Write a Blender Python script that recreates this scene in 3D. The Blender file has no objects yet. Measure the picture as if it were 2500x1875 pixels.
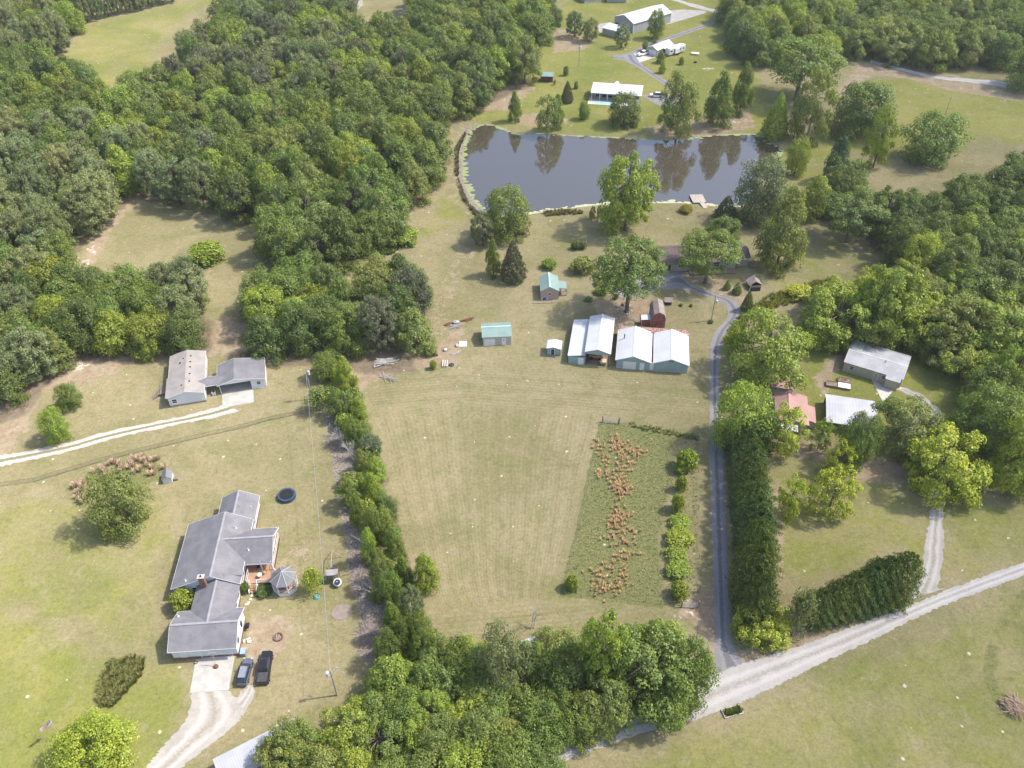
import bpy, math, random
import numpy as np
from mathutils import Vector, Matrix
# ---------------------------------------------------------------- camera, light, exposure
SC = bpy.context.scene
HC = 126.0; PITCH = math.radians(41.0); ROLL = math.radians(0.6); FV = 1830.0   # focal length for a 2212 px wide frame
R_ = math.radians
fwd = np.array([0, math.cos(PITCH), -math.sin(PITCH)])
r0 = np.array([1.0, 0, 0]); u0 = np.cross(r0, fwd)
RT = r0*math.cos(ROLL) - u0*math.sin(ROLL); UP = u0*math.cos(ROLL) + r0*math.sin(ROLL)
cam = bpy.data.cameras.new('camera'); cam.sensor_width = 36; cam.lens = 36*FV/2212; cam.clip_start = 1; cam.clip_end = 9000
co = bpy.data.objects.new('camera', cam); SC.collection.objects.link(co)
m = Matrix(((RT[0], UP[0], -fwd[0], 0), (RT[1], UP[1], -fwd[1], 0), (RT[2], UP[2], -fwd[2], HC), (0, 0, 0, 1)))
co.matrix_world = m; SC.camera = co
SUN_EL = 54.0; SUN_AZ = 8.0       # sun stands to the right of the picture; azimuth measured from +x towards +y
w = bpy.data.worlds.new('World'); SC.world = w; w.use_nodes = True
nt = w.node_tree; nt.nodes.clear()
sky = nt.nodes.new('ShaderNodeTexSky'); sky.sky_type = 'NISHITA'; sky.sun_disc = False
sky.sun_elevation = R_(SUN_EL); sky.sun_rotation = R_(90-SUN_AZ); sky.dust_density = 2.5; sky.air_density = 1.0
bg = nt.nodes.new('ShaderNodeBackground'); bg.inputs[1].default_value = 0.15
wo = nt.nodes.new('ShaderNodeOutputWorld'); nt.links.new(sky.outputs[0], bg.inputs[0]); nt.links.new(bg.outputs[0], wo.inputs[0])
sl = bpy.data.lights.new('sun', 'SUN'); sl.energy = 2.85; sl.angle = R_(2.0); sl.color = (1.0, 0.95, 0.87)
so = bpy.data.objects.new('sun', sl); SC.collection.objects.link(so)
sd = Vector((math.cos(R_(SUN_AZ))*math.cos(R_(SUN_EL)), math.sin(R_(SUN_AZ))*math.cos(R_(SUN_EL)), math.sin(R_(SUN_EL))))
so.rotation_euler = sd.to_track_quat('Z', 'Y').to_euler(); so.location = (0, 0, 200)
SC.view_settings.view_transform = 'Standard'; SC.view_settings.look = 'None'; SC.view_settings.exposure = 0.97
SC.view_settings.gamma = 1; SC.view_settings.use_curve_mapping = False
try:
    SC.cycles.max_bounces = 6; SC.cycles.transparent_max_bounces = 4
except Exception: pass
col = SC.collection
rnd = random.Random(7)

# ---------------------------------------------------------------- helpers
def at(x, y, h=0.0):      # point of a 2212 x 1659 view of the photograph -> point at height h in the place
    d = fwd*FV + RT*(x-1106) - UP*(y-829.5)
    s = (h-HC)/d[2]
    return Vector((d[0]*s, d[1]*s, h))
def an(x, y, h=0.0): return at(x*.8848, y*.8848, h)       # same for 2500 x 1875
def proj(p):
    d = np.array([p[0], p[1], p[2]-HC]); z = d@fwd
    return 1106+FV*(d@RT)/z, 829.5-FV*(d@UP)/z, z
def tag(o, label=None, cat=None, group=None, kind=None):
    if label: o['label'] = label
    if cat: o['category'] = cat
    if group: o['group'] = group
    if kind: o['kind'] = kind
    return o
def thing(name, label, cat, loc=(0, 0, 0), rz=0, group=None):
    o = bpy.data.objects.new(name, None); col.objects.link(o); o.empty_display_size = .5
    o.location = loc; o.rotation_euler = (0, 0, rz)
    return tag(o, label, cat, group)
class MB:
    def __init__(s): s.v = []; s.f = []
    def poly(s, pts):
        n = len(s.v); s.v += [tuple(p) for p in pts]; s.f.append(tuple(range(n, n+len(pts)))); return s
    def box(s, x0, x1, y0, y1, z0, z1, m=None):
        n = len(s.v); P = [(x, y, z) for z in (z0, z1) for x, y in ((x0, y0), (x1, y0), (x1, y1), (x0, y1))]
        if m is not None: P = [tuple(m @ Vector(p)) for p in P]
        s.v += P
        for f in ((3, 2, 1, 0), (4, 5, 6, 7), (0, 1, 5, 4), (1, 2, 6, 5), (2, 3, 7, 6), (3, 0, 4, 7)): s.f.append(tuple(n+i for i in f))
        return s
    def prism(s, pts, z0, z1):        # pts: xy outline counter-clockwise
        n = len(s.v); k = len(pts)
        s.v += [(p[0], p[1], z0) for p in pts] + [(p[0], p[1], z1) for p in pts]
        s.f.append(tuple(n+k-1-i for i in range(k))); s.f.append(tuple(n+k+i for i in range(k)))
        for i in range(k): j = (i+1) % k; s.f.append((n+i, n+j, n+k+j, n+k+i))
        return s
    def slab(s, a, b, c, d, t):       # four corners counter-clockwise from above, thickness t downwards
        n = len(s.v); P = [Vector(p) for p in (a, b, c, d)]
        s.v += [tuple(p) for p in P] + [(p[0], p[1], p[2]-t) for p in P]
        s.f.append((n, n+1, n+2, n+3)); s.f.append((n+7, n+6, n+5, n+4))
        for i in range(4): j = (i+1) % 4; s.f.append((n+j, n+i, n+4+i, n+4+j))
        return s
    def rod(s, a, b, r0, r1=None, k=6, cap=True):
        if r1 is None: r1 = r0
        a = Vector(a); b = Vector(b); d = (b-a)
        if d.length < 1e-6: return s
        q = d.to_track_quat('Z', 'Y'); n = len(s.v)
        for p, r in ((a, r0), (b, r1)):
            for i in range(k):
                t = 2*math.pi*i/k; s.v.append(tuple(p + q @ Vector((r*math.cos(t), r*math.sin(t), 0))))
        for i in range(k): j = (i+1) % k; s.f.append((n+i, n+j, n+k+j, n+k+i))
        if cap: s.f.append(tuple(n+k-1-i for i in range(k))); s.f.append(tuple(n+k+i for i in range(k)))
        return s
    def tube(s, pts, r, k=5):
        for a, b in zip(pts[:-1], pts[1:]): s.rod(a, b, r, r, k, False)
        return s
    def ball(s, c, r, nu=10, nv=6, sz=1.0, jit=0.0):
        n = len(s.v)
        for j in range(nv+1):
            th = math.pi*j/nv
            for i in range(nu):
                ph = 2*math.pi*i/nu; q = r*(1+jit*(rnd.random()-.5))
                s.v.append((c[0]+q*math.sin(th)*math.cos(ph), c[1]+q*math.sin(th)*math.sin(ph), c[2]+q*sz*math.cos(th)))
        for j in range(nv):
            for i in range(nu):
                k = (i+1) % nu; s.f.append((n+j*nu+i, n+(j+1)*nu+i, n+(j+1)*nu+k, n+j*nu+k))
        return s
    def mesh(s, name):
        me = bpy.data.meshes.new(name); me.from_pydata(s.v, [], s.f); me.update(); return me
    def build(s, name, mat, parent=None, smooth=False, bevel=0):
        me = s.mesh(name); me.materials.append(mat)
        if smooth:
            for p in me.polygons: p.use_smooth = True
        o = bpy.data.objects.new(name, me); col.objects.link(o)
        if parent is not None: o.parent = parent
        if bevel:
            b = o.modifiers.new('bevel', 'BEVEL'); b.width = bevel; b.segments = 2; b.limit_method = 'ANGLE'
        return o
def npmesh(name, V, F, mat):
    me = bpy.data.meshes.new(name); V = np.asarray(V, np.float32); F = np.asarray(F, np.int32)
    me.vertices.add(len(V)); me.vertices.foreach_set('co', V.ravel())
    k = F.shape[1]; me.loops.add(F.size); me.loops.foreach_set('vertex_index', F.ravel())
    me.polygons.add(len(F)); me.polygons.foreach_set('loop_start', np.arange(0, F.size, k, dtype=np.int32))
    me.polygons.foreach_set('loop_total', np.full(len(F), k, np.int32))
    me.update(calc_edges=True); me.validate(); me.materials.append(mat); return me

# ---------------------------------------------------------------- materials
MATS = {}
class NT:
    def __init__(s, name):
        s.m = bpy.data.materials.new(name); s.m.use_nodes = True; s.t = s.m.node_tree; s.t.nodes.clear()
    def n(s, typ, **k):
        o = s.t.nodes.new(typ)
        for a, b in k.items():
            if a.startswith('i_'):
                key = a[2:].replace('_', ' ')
                o.inputs[int(key) if key.isdigit() else key].default_value = b
            else: setattr(o, a, b)
        return o
    def l(s, a, b): s.t.links.new(a, b)
    def val(s, x, sock):
        if hasattr(x, 'is_linked') or hasattr(x, 'links'): s.l(x, sock)
        else: sock.default_value = x
    def math(s, op, a, b=0.0, c=None, clamp=False):
        o = s.n('ShaderNodeMath', operation=op, use_clamp=clamp); s.val(a, o.inputs[0]); s.val(b, o.inputs[1])
        if c is not None: s.val(c, o.inputs[2])
        return o.outputs[0]
    def mix(s, f, a, b, mode='MIX'):
        o = s.n('ShaderNodeMix', data_type='RGBA', blend_type=mode)
        s.val(f, o.inputs[0])
        for x, i in ((a, 6), (b, 7)):
            if isinstance(x, (tuple, list)): x = tuple(x)[:3]+(1,)
            s.val(x, o.inputs[i])
        return o.outputs[2]
    def noise(s, vec, scale, detail=4, rough=.55, dist=0.0):
        o = s.n('ShaderNodeTexNoise'); o.inputs['Scale'].default_value = scale; o.inputs['Detail'].default_value = detail
        o.inputs['Roughness'].default_value = rough; o.inputs['Distortion'].default_value = dist
        if vec is not None: s.l(vec, o.inputs['Vector'])
        return o.outputs['Fac']
    def ramp(s, x, lo, hi):
        o = s.n('ShaderNodeMapRange', interpolation_type='SMOOTHSTEP'); s.l(x, o.inputs[0]); o.inputs[1].default_value = lo; o.inputs[2].default_value = hi
        return o.outputs[0]
    def out(s, sh):
        o = s.n('ShaderNodeOutputMaterial'); s.l(sh, o.inputs[0]); return s.m
def M(name, c1, c2=None, scale=.6, rough=.8, metal=0.0, ribs=None, rib_k=.12, bump=.0, fine=12.0, spot=None, spotlo=.62, spec=.3):
    """surface with large blotches (scale), fine grain (fine), optional ribs=(axis, period) and optional stain colour spot"""
    if name in MATS: return MATS[name]
    t = NT(name); tc = t.n('ShaderNodeTexCoord'); vec = tc.outputs['Object']
    c2 = c2 or tuple(x*.8 for x in c1)
    n1 = t.ramp(t.noise(vec, scale, 5), .35, .65); n2 = t.noise(vec, fine, 3)
    c = t.mix(n1, c1, c2)
    g = t.n('ShaderNodeMapRange'); t.l(n2, g.inputs[0]); g.inputs[3].default_value = .82; g.inputs[4].default_value = 1.18
    vv = t.n('ShaderNodeCombineXYZ'); [t.l(g.outputs[0], vv.inputs[i]) for i in range(3)]
    c = t.mix(1.0, c, vv.outputs[0], 'MULTIPLY')
    if spot: c = t.mix(t.ramp(t.noise(vec, scale*2.3, 6, .6), spotlo, spotlo+.12), c, spot)
    h = None
    if ribs:
        sp = t.n('ShaderNodeSeparateXYZ'); t.l(vec, sp.inputs[0])
        q = t.math('FRACT', t.math('DIVIDE', sp.outputs[ribs[0]], ribs[1]))
        band = t.math('LESS_THAN', q, .16)
        dk = t.n('ShaderNodeCombineXYZ', i_0=1-rib_k, i_1=1-rib_k, i_2=1-rib_k)
        c = t.mix(band, c, t.mix(1.0, c, dk.outputs[0], 'MULTIPLY')); h = band
    b = t.n('ShaderNodeBsdfPrincipled'); t.l(c, b.inputs['Base Color']); b.inputs['Roughness'].default_value = rough; b.inputs['Metallic'].default_value = metal
    b.inputs['Specular IOR Level'].default_value = spec
    if bump or ribs:
        bp = t.n('ShaderNodeBump'); bp.inputs['Strength'].default_value = bump or .4; bp.inputs['Distance'].default_value = .04
        t.l(h if h is not None else n2, bp.inputs['Height']); t.l(bp.outputs[0], b.inputs['Normal'])
    MATS[name] = t.out(b.outputs[0]); return MATS[name]
def foliage(name, hue2=(1.14, 1.03, .75), trans=.36, vary=.42, tcol=(1.15, 1.2, .55)):
    t = NT(name); oi = t.n('ShaderNodeObjectInfo'); geo = t.n('ShaderNodeNewGeometry'); tc = t.n('ShaderNodeTexCoord')
    c = oi.outputs['Color']
    cb = t.n('ShaderNodeMapRange'); t.l(geo.outputs['Random Per Island'], cb.inputs[0]); cb.inputs[3].default_value = 1-vary; cb.inputs[4].default_value = 1+vary
    cx = t.n('ShaderNodeCombineXYZ'); [t.l(cb.outputs[0], cx.inputs[i]) for i in range(3)]
    c = t.mix(1.0, c, cx.outputs[0], 'MULTIPLY')
    n = t.ramp(t.noise(tc.outputs['Object'], 4.0, 3), .35, .7)
    c = t.mix(n, c, t.mix(1.0, c, hue2, 'MULTIPLY'))
    d = t.n('ShaderNodeBsdfDiffuse'); t.l(c, d.inputs[0]); tr = t.n('ShaderNodeBsdfTranslucent')
    t.l(t.mix(1.0, c, tcol, 'MULTIPLY'), tr.inputs[0])
    mx = t.n('ShaderNodeMixShader', i_0=trans); t.l(d.outputs[0], mx.inputs[1]); t.l(tr.outputs[0], mx.inputs[2])
    gl = t.n('ShaderNodeBsdfGlossy'); gl.inputs['Roughness'].default_value = .5; gl.inputs[0].default_value = (.8, .85, .75, 1)
    m2 = t.n('ShaderNodeMixShader', i_0=.035); t.l(mx.outputs[0], m2.inputs[1]); t.l(gl.outputs[0], m2.inputs[2])
    return t.out(m2.outputs[0])
LEAF = foliage('broad_leaves'); NEEDLE = foliage('pine_needles', (1.0, 1.04, .85), .25, .35); DRY = foliage('dry_blades', (1.08, .97, .9), .25, .35, (1, 1, .9))
BARK = M('bark', (.17, .14, .11), (.10, .08, .065), 3, .95, fine=20, bump=.5)
PALE = M('pale_bark', (.42, .38, .34), (.28, .25, .22), 3, .95, fine=20)
# ---------------------------------------------------------------- ground, water, roads
def P2(pts, h=0.0): return np.array([at(x, y, h)[:2] for x, y in pts])
def TT(c, r, pts):      # points read in a quarter-size tile (column, row) of the photograph
    ox = (0, 548.6, 1097.2, 1645.7)[c]; oy = (0, 407.0, 822.9, 1234.3)[r]
    return [(ox+x*.256, oy+y*.256) for x, y in pts]
def sdist(X, Y, poly):  # signed distance, negative inside
    d = np.full(X.shape, 1e9); ins = np.zeros(X.shape, bool); n = len(poly)
    for i in range(n):
        a = poly[i]; b = poly[(i+1) % n]; e = b-a; L = max(e@e, 1e-9)
        t = np.clip(((X-a[0])*e[0]+(Y-a[1])*e[1])/L, 0, 1)
        d = np.minimum(d, (X-a[0]-t*e[0])**2+(Y-a[1]-t*e[1])**2)
        c = ((a[1] > Y) != (b[1] > Y)) & (X < (b[0]-a[0])*(Y-a[1])/(b[1]-a[1]+1e-12)+a[0]); ins ^= c
    return np.where(ins, -1, 1)*np.sqrt(d)
def ldist(X, Y, pts):
    d = np.full(X.shape, 1e9)
    for a, b in zip(pts[:-1], pts[1:]):
        e = b-a; L = max(e@e, 1e-9); t = np.clip(((X-a[0])*e[0]+(Y-a[1])*e[1])/L, 0, 1)
        d = np.minimum(d, (X-a[0]-t*e[0])**2+(Y-a[1]-t*e[1])**2)
    return np.sqrt(d)
rows = [at(1106, yv)[1] for yv in np.arange(1760, -70, -3.3)]
rows = [-1500, -400, -100, 0]+[y for y in rows]+[rows[-1]+s for s in (20, 60, 150, 400, 1200, 3500)]
ts = list(np.linspace(-1, 1, 470)); ts = [-14, -5, -2.4, -1.5, -1.15]+ts+[1.15, 1.5, 2.4, 5, 14]
ry = np.array(rows); tx = np.array(ts)
Y = np.repeat(ry[:, None], len(tx), 1); X = tx[None, :]*(0.60*np.maximum(ry, 60)[:, None]+75)
POND = TT(2, 0, [(-380, 1330), (-368, 1220), (-330, 1120), (-230, 1050), (-120, 1050), (-20, 1095), (60, 1130), (270, 1125), (480, 1140), (700, 1150), (900, 1160), (1100, 1172), (1300, 1178), (1500, 1172), (1650, 1150), (1850, 1132), (2060, 1130), (2180, 1150), (2260, 1210), (2330, 1270), (2290, 1330), (2150, 1420), (2080, 1520), (2100, 1660), (2030, 1745), (1740, 1738), (1500, 1712), (1250, 1712), (900, 1716), (650, 1740), (330, 1780), (120, 1820), (-60, 1825), (-200, 1790), (-300, 1680), (-375, 1530)])
pond = P2(POND, -.35); psd = sdist(X, Y, pond)
Z = np.where(psd < 0, -.35-1.6*np.clip(-psd/6, 0, 1), -.35*np.clip(1-psd/3.0, 0, 1))
za = np.zeros(X.shape+(4,)); zb = np.zeros(X.shape+(4,))
def zone(arr, ch, pts, soft=2.0, k=1.0, world=False):
    p = pts if world else P2(pts)
    lo = p.min(0)-soft*2; hi = p.max(0)+soft*2
    mk = (X > lo[0]) & (X < hi[0]) & (Y > lo[1]) & (Y < hi[1])
    if not mk.any(): return
    d = sdist(X[mk], Y[mk], p); t = np.clip(.5-d/(2*soft), 0, 1); arr[..., ch][mk] = np.maximum(arr[..., ch][mk], k*t*t*(3-2*t))
def spot(arr, ch, x, y, rx, ry_, k=1.0, soft=.5):      # ellipse on the ground, radii in metres
    c = at(x, y); d = np.sqrt(((X-c[0])/rx)**2+((Y-c[1])/ry_)**2)
    t = np.clip((1+soft-d)/(2*soft), 0, 1); arr[..., ch] = np.maximum(arr[..., ch], k*t*t*(3-2*t))
def line(arr, ch, pts, wd, k=1.0):
    p = P2(pts); d = ldist(X, Y, p); t = np.clip(1.5-d/wd, 0, 1); arr[..., ch] = np.maximum(arr[..., ch], k*t*t*(3-2*t))
LUSH, DIRT, SAND, LIT = 0, 1, 2, 3
MOW, WEED, GREY, PINK = 0, 1, 2, 3
MAIN = [(800, 815), (1000, 790), (1230, 805), (1520, 825), (1523, 900), (1300, 905), (1270, 1010), (1235, 1180), (1205, 1290), (1470, 1340), (1300, 1350), (1150, 1390), (955, 1395), (905, 1280), (880, 1180), (850, 1080), (830, 980), (790, 890)]
UPPER = [(1000, 790), (940, 740), (960, 690), (880, 560), (780, 570), (900, 490), (960, 470), (1000, 470), (1100, 480), (1300, 470), (1620, 470), (1900, 500), (1880, 560), (1700, 640), (1540, 830), (1230, 805)]
zone(za, LUSH, [(1060, 200), (1200, 30), (1240, -30), (1560, -30), (1580, 100), (1640, 150), (1700, 300), (1560, 290), (1300, 292), (1120, 282), (1050, 265), (985, 250)], 5, .8)
zone(za, LUSH, [(1830, 190), (1990, 150), (2300, 190), (2300, 330), (2130, 300), (2060, 330), (1930, 340), (1830, 330), (1700, 410), (1690, 330), (1800, 250)], 5, .75)
zone(za, LUSH, [(110, 140), (190, 50), (380, 5), (620, -20), (420, 20), (340, 110), (330, 180), (200, 200)], 6, .62)
zone(za, LUSH, [(1660, 990), (1900, 1010), (2000, 1080), (2300, 1080), (2300, 1215), (2000, 1260), (1950, 1190), (1750, 1270), (1660, 1200)], 3, .55)
zone(za, LUSH, [(1720, 760), (2300, 650), (2300, 1100), (1900, 1000), (1720, 900)], 6, .95)
zone(za, LUSH, [(-60, 1300), (100, 1350), (250, 1440), (400, 1430), (420, 1480), (330, 1720), (-100, 1720)], 4, .72)
zone(za, LUSH, [(1300, 1660), (1650, 1520), (2230, 1260), (2300, 1700), (1300, 1720)], 4, .52)
zone(za, LUSH, [(940, 430), (1010, 420), (1040, 470), (960, 500), (900, 520)], 4, .55)
zone(za, LUSH, [(-60, 1110), (150, 1060), (380, 1090), (390, 1180), (300, 1400), (-60, 1300)], 5, .5)
for q in ([(800, 1300), (1300, 1380), (1230, 1200)], [(560, 1290), (760, 1180), (760, 1400), (640, 1500)]): zone(za, LUSH, q, 4, .25)
zone(za, LUSH, [(1640, 320), (1800, 285), (1880, 380), (1760, 450), (1690, 430)], 6, .6); zone(za, LUSH, [(1620, 560), (1880, 480), (1890, 560), (1700, 640), (1640, 620)], 6, .45); zone(za, LUSH, [(1100, 480), (1600, 465), (1560, 520), (1120, 560)], 6, .25)
# bare soil and sand
zone(za, DIRT, [(262, 425), (300, 430), (240, 500), (205, 575), (175, 580), (200, 500), (240, 440)], 2.5, .9)
zone(za, DIRT, [(0, 770), (120, 740), (230, 770), (330, 770), (200, 830), (90, 850), (60, 930), (10, 1000), (-40, 1000), (-40, 840)], 4, .85)
zone(za, DIRT, [(440, 740), (480, 680), (560, 700), (640, 770), (600, 790), (450, 765)], 4, 1)
zone(za, DIRT, [(690, 770), (850, 790), (940, 750), (990, 700), (1010, 690), (990, 790), (880, 800), (800, 830), (760, 880)], 3, .8)
zone(za, DIRT, [(1280, 650), (1400, 640), (1420, 690), (1330, 705), (1290, 690)], 3, .9)
zone(za, DIRT, [(1460, 640), (1600, 610), (1640, 650), (1650, 720), (1600, 690), (1540, 625)], 3, .55)
zone(za, DIRT, [(1470, 590), (1560, 600), (1600, 630), (1560, 640), (1500, 610)], 2, .8)
zone(za, DIRT, [(1390, 275), (1480, 262), (1560, 240), (1620, 235), (1630, 275), (1560, 290), (1420, 297)], 3, 1)
zone(za, DIRT, [(1098, 262), (1130, 245), (1190, 245), (1240, 262), (1200, 275), (1130, 272)], 3, 1)
zone(za, DIRT, [(1030, 180), (1110, 170), (1160, 190), (1100, 240), (1010, 240)], 4, .9)
zone(za, DIRT, [(1180, 45), (1290, 85), (1270, 110), (1190, 115)], 4, .7)
zone(za, DIRT, [(1810, 200), (1860, 135), (2000, 150), (2240, 200), (2240, 225), (2050, 195), (1960, 170), (1880, 160), (1830, 205)], 4, 1)
zone(za, DIRT, [(560, 1210), (640, 1130), (700, 1150), (720, 1230), (640, 1300), (560, 1290)], 5, .45)
zone(za, DIRT, [(540, 1310), (640, 1330), (640, 1390), (560, 1480), (520, 1500), (510, 1420)], 3, .7)
zone(za, DIRT, [(1500, 1275), (1540, 1270), (1545, 1420), (1530, 1450), (1500, 1350), (1465, 1330)], 1.6, 1)
zone(za, DIRT, [(1655, 1100), (1680, 1000), (1700, 1080), (1695, 1250), (1665, 1270)], 3, .8)
zone(za, DIRT, [(1840, 1010), (1960, 970), (1990, 1030), (1930, 1050), (1850, 1040)], 3, 1)
zone(za, DIRT, [(1745, 820), (1820, 740), (1860, 760), (1820, 800), (1780, 860)], 3, .75)
zone(za, DIRT, [(1560, 1425), (1700, 1360), (1980, 1270), (2000, 1280), (1760, 1385), (1600, 1440)], 1.8, .9)
zone(za, DIRT, [(1700, 950), (1840, 960), (1800, 1000), (1700, 990)], 3, .8)
zone(za, DIRT, [(1200, 1600), (1330, 1540), (1530, 1420), (1540, 1460), (1300, 1580)], 2.0, .9)
for q in TT(0, 1, [(980, 200), (900, 300), (780, 520), (730, 630), (960, 130)]): spot(za, SAND, q[0], q[1], 2.6, 3.2, .78)
zone(za, SAND, TT(0, 1, [(340, 1500), (500, 1450), (650, 1420), (780, 1480), (700, 1580), (520, 1560), (420, 1610)]), 2.5, .95)
zone(za, SAND, TT(0, 2, [(-40, 650), (60, 400), (180, 120), (300, 20), (430, 0), (340, 70), (200, 330), (240, 460), (100, 560), (60, 640)]), 3, .74)
for x, y, a, b, k in ((1530, 148, 4, 1.8, .9), (1345, 106, 5, 1.5, .7), (1320, 120, 5, 1.2, .7), (1150, 250, 4, 2, .6), (1220, 262, 3, 1.5, .6), (1600, 262, 5, 2.5, .7), (1540, 282, 5, 2, .6), (1390, 282, 6, 1.5, .6), (1340, 690, 3, 2, .7), (1350, 662, 4, 1.6, .6), (890, 20, 8, 18, .8), (1460, 1337, 1.6, 1.6, .9), (1490, 1320, 1.5, 4, .7), (960, 725, 2, 1.5, .6), (1900, 140, 6, 3, .5), (1560, 600, 2, 1, .6), (1870, 1385, 4, .8, .7), (1940, 1170, 2, 1, .4), (1668, 1240, .8, 2, .7), (1762, 1000, 2, 1, .6)): spot(za, SAND, x, y, a, b, k)
for x, y, a, b in ((95, 465, 5, 6), (105, 510, 4, 4)): spot(za, DIRT, x, y, a, b, 1); spot(zb, PINK, x, y, a, b, 1)
line(za, SAND, [(983, 290), (978, 340), (974, 380), (990, 430), (1020, 455)], .9, .62)
line(za, DIRT, [(990, 262), (975, 330), (972, 400), (1010, 450), (1050, 470), (1000, 560), (960, 640), (940, 720)], 3.5, .45)
line(zb, GREY, [(1012, 275), (995, 320), (993, 380), (1020, 440), (1045, 470)], 1.4, .9)
line(zb, GREY, [(715, 880), (735, 940), (745, 1010), (762, 1100), (775, 1180), (790, 1270), (815, 1350), (800, 1400)], 2.3, 1)
zone(zb, GREY, [(700, 885), (750, 900), (770, 1020), (735, 1025), (718, 950)], 1.2, 1)
zone(zb, GREY, TT(0, 1, [(360, 1480), (420, 1380), (560, 1340), (620, 1380), (500, 1460)]), 2, 1)
zone(zb, GREY, TT(0, 2, [(-60, 880), (300, 800), (800, 660), (1100, 590), (1600, 440), (1700, 460), (1100, 650), (700, 770), (300, 890), (-60, 960)]), 2, .45)
zone(zb, PINK, [(520, 1080), (560, 1060), (700, 1010), (720, 1060), (560, 1090)], 4, .5)
zone(zb, PINK, [(1300, 1170), (1345, 1280), (1260, 1270)], 3, .4)
zone(zb, PINK, [(900, 1020), (1150, 1010), (1120, 1270), (1000, 1260)], 8, .28)
PADDOCK = TT(2, 2, [(795, 345), (1200, 400), (1600, 480), (1605, 1080), (1605, 1900), (1290, 1880), (700, 1810), (470, 1790), (560, 1350), (680, 900)])
zone(zb, WEED, TT(2, 2, [(795, 345), (1200, 400), (1400, 440), (1380, 900), (1280, 1300), (1330, 1700), (1290, 1880), (700, 1810), (470, 1790), (560, 1350), (680, 900)]), 1.2, .75)
zone(zb, WEED, TT(2, 2, [(780, 450), (1100, 500), (1080, 1700), (560, 1700), (620, 1200)]), 2, 1)
line(zb, WEED, [(2230, 1270), (2170, 1340), (2145, 1400), (2135, 1460), (2150, 1500)], 1.3, .55)
zone(zb, WEED, [(180, 1030), (340, 990), (370, 1030), (300, 1060), (190, 1090)], 2, .8)
line(zb, WEED, TT(2, 2, [(800, 365), (700, 800), (610, 1250), (490, 1720), (475, 1790), (700, 1815), (1290, 1885)]), .8, 1); line(zb, WEED, TT(2, 2, [(800, 345), (1250, 405), (1603, 480)]), .5, 1)
zone(zb, MOW, MAIN, 3, 1.0)
zone(zb, MOW, UPPER, 4, .35)
zone(zb, MOW, [(60, 900), (300, 830), (640, 800), (640, 870), (100, 980)], 3, .3)
MLp = P2([(770, 800), (800, 880), (835, 980), (858, 1080), (888, 1180), (915, 1280), (965, 1400)]); MRp = P2([(1330, 800), (1310, 905), (1275, 1010), (1240, 1180), (1210, 1290), (1200, 1400)])
dl = ldist(X, Y, MLp); dr = ldist(X, Y, MRp); mowd = dl/(dl+dr+.01)*46
dt = ldist(X, Y, P2([(700, 800), (1000, 775), (1230, 790), (1540, 815)])); db = ldist(X, Y, P2([(880, 1420), (1300, 1380), (1500, 1330)])); mowh = np.minimum(dt, db)
mowm = np.clip((18-dt)/3, 0, 1); mowm = np.maximum(mowm, np.clip((10-db)/3, 0, 1)); mowm = np.where(sdist(X, Y, P2(MAIN)) > 0, 1, mowm)
# forest floors
WOODS = {
 'the big wood': [(90, 130), (150, 150), (230, 212), (275, 212), (300, 172), (375, 168), (390, 110), (450, 50), (530, -25), (690, -40), (760, 50), (870, 60), (900, -30), (1185, -40), (1168, 60), (1132, 140), (1088, 160), (1005, 195), (945, 235), (925, 320), (912, 370), (858, 425), (815, 480), (745, 515), (700, 520), (640, 560), (580, 520), (575, 440), (500, 415), (400, 385), (270, 374), (196, 430), (142, 490), (116, 545), (80, 585), (-60, 570), (-60, 130)],
 'the far meadow wood': [(-60, -40), (150, -40), (155, 20), (95, 100), (50, 115), (-60, 110)],
 'the gravel track clump': [(-60, 590), (30, 590), (160, 585), (270, 590), (400, 590), (450, 640), (440, 690), (410, 710), (310, 725), (150, 715), (70, 770), (25, 830), (-60, 860)],
 'the green shed clump': [(540, 590), (620, 570), (700, 600), (800, 610), (900, 590), (925, 640), (900, 690), (890, 740), (780, 745), (700, 720), (600, 730), (545, 700), (520, 640)],
 'the bottom thicket': [(500, 1700), (560, 1632), (650, 1580), (710, 1535), (800, 1475), (880, 1420), (960, 1395), (1060, 1385), (1180, 1390), (1280, 1400), (1420, 1400), (1500, 1440), (1470, 1510), (1330, 1535), (1240, 1560), (1190, 1620), (1120, 1720)],
 'the orchard': [(1760, 640), (1890, 590), (2010, 600), (2120, 640), (2270, 650), (2270, 810), (2120, 800), (2020, 745), (1960, 700), (1860, 725), (1760, 700)],
 'the top right wood': [(1575, -40), (1575, 40), (1600, 85), (1680, 95), (1740, 75), (1790, 85), (1840, 72), (1930, 98), (2030, 108), (2110, 92), (2190, 102), (2270, 132), (2270, -40)],
 'the right edge wood': [(1768, 420), (1785, 375), (1850, 362), (1900, 392), (1960, 412), (2060, 395), (2130, 388), (2180, 352), (2270, 315), (2270, 620), (2190, 640), (2090, 600), (2010, 560), (1950, 500), (1900, 470), (1850, 420)],
}
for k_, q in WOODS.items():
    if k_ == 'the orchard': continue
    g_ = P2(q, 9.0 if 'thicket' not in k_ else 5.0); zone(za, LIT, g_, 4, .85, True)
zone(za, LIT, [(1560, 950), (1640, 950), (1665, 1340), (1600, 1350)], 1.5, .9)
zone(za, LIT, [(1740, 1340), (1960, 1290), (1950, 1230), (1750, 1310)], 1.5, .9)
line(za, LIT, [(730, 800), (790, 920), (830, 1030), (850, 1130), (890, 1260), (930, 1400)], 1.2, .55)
V_ = np.stack([X, Y, Z], -1).reshape(-1, 3); nr, nc = X.shape
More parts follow.
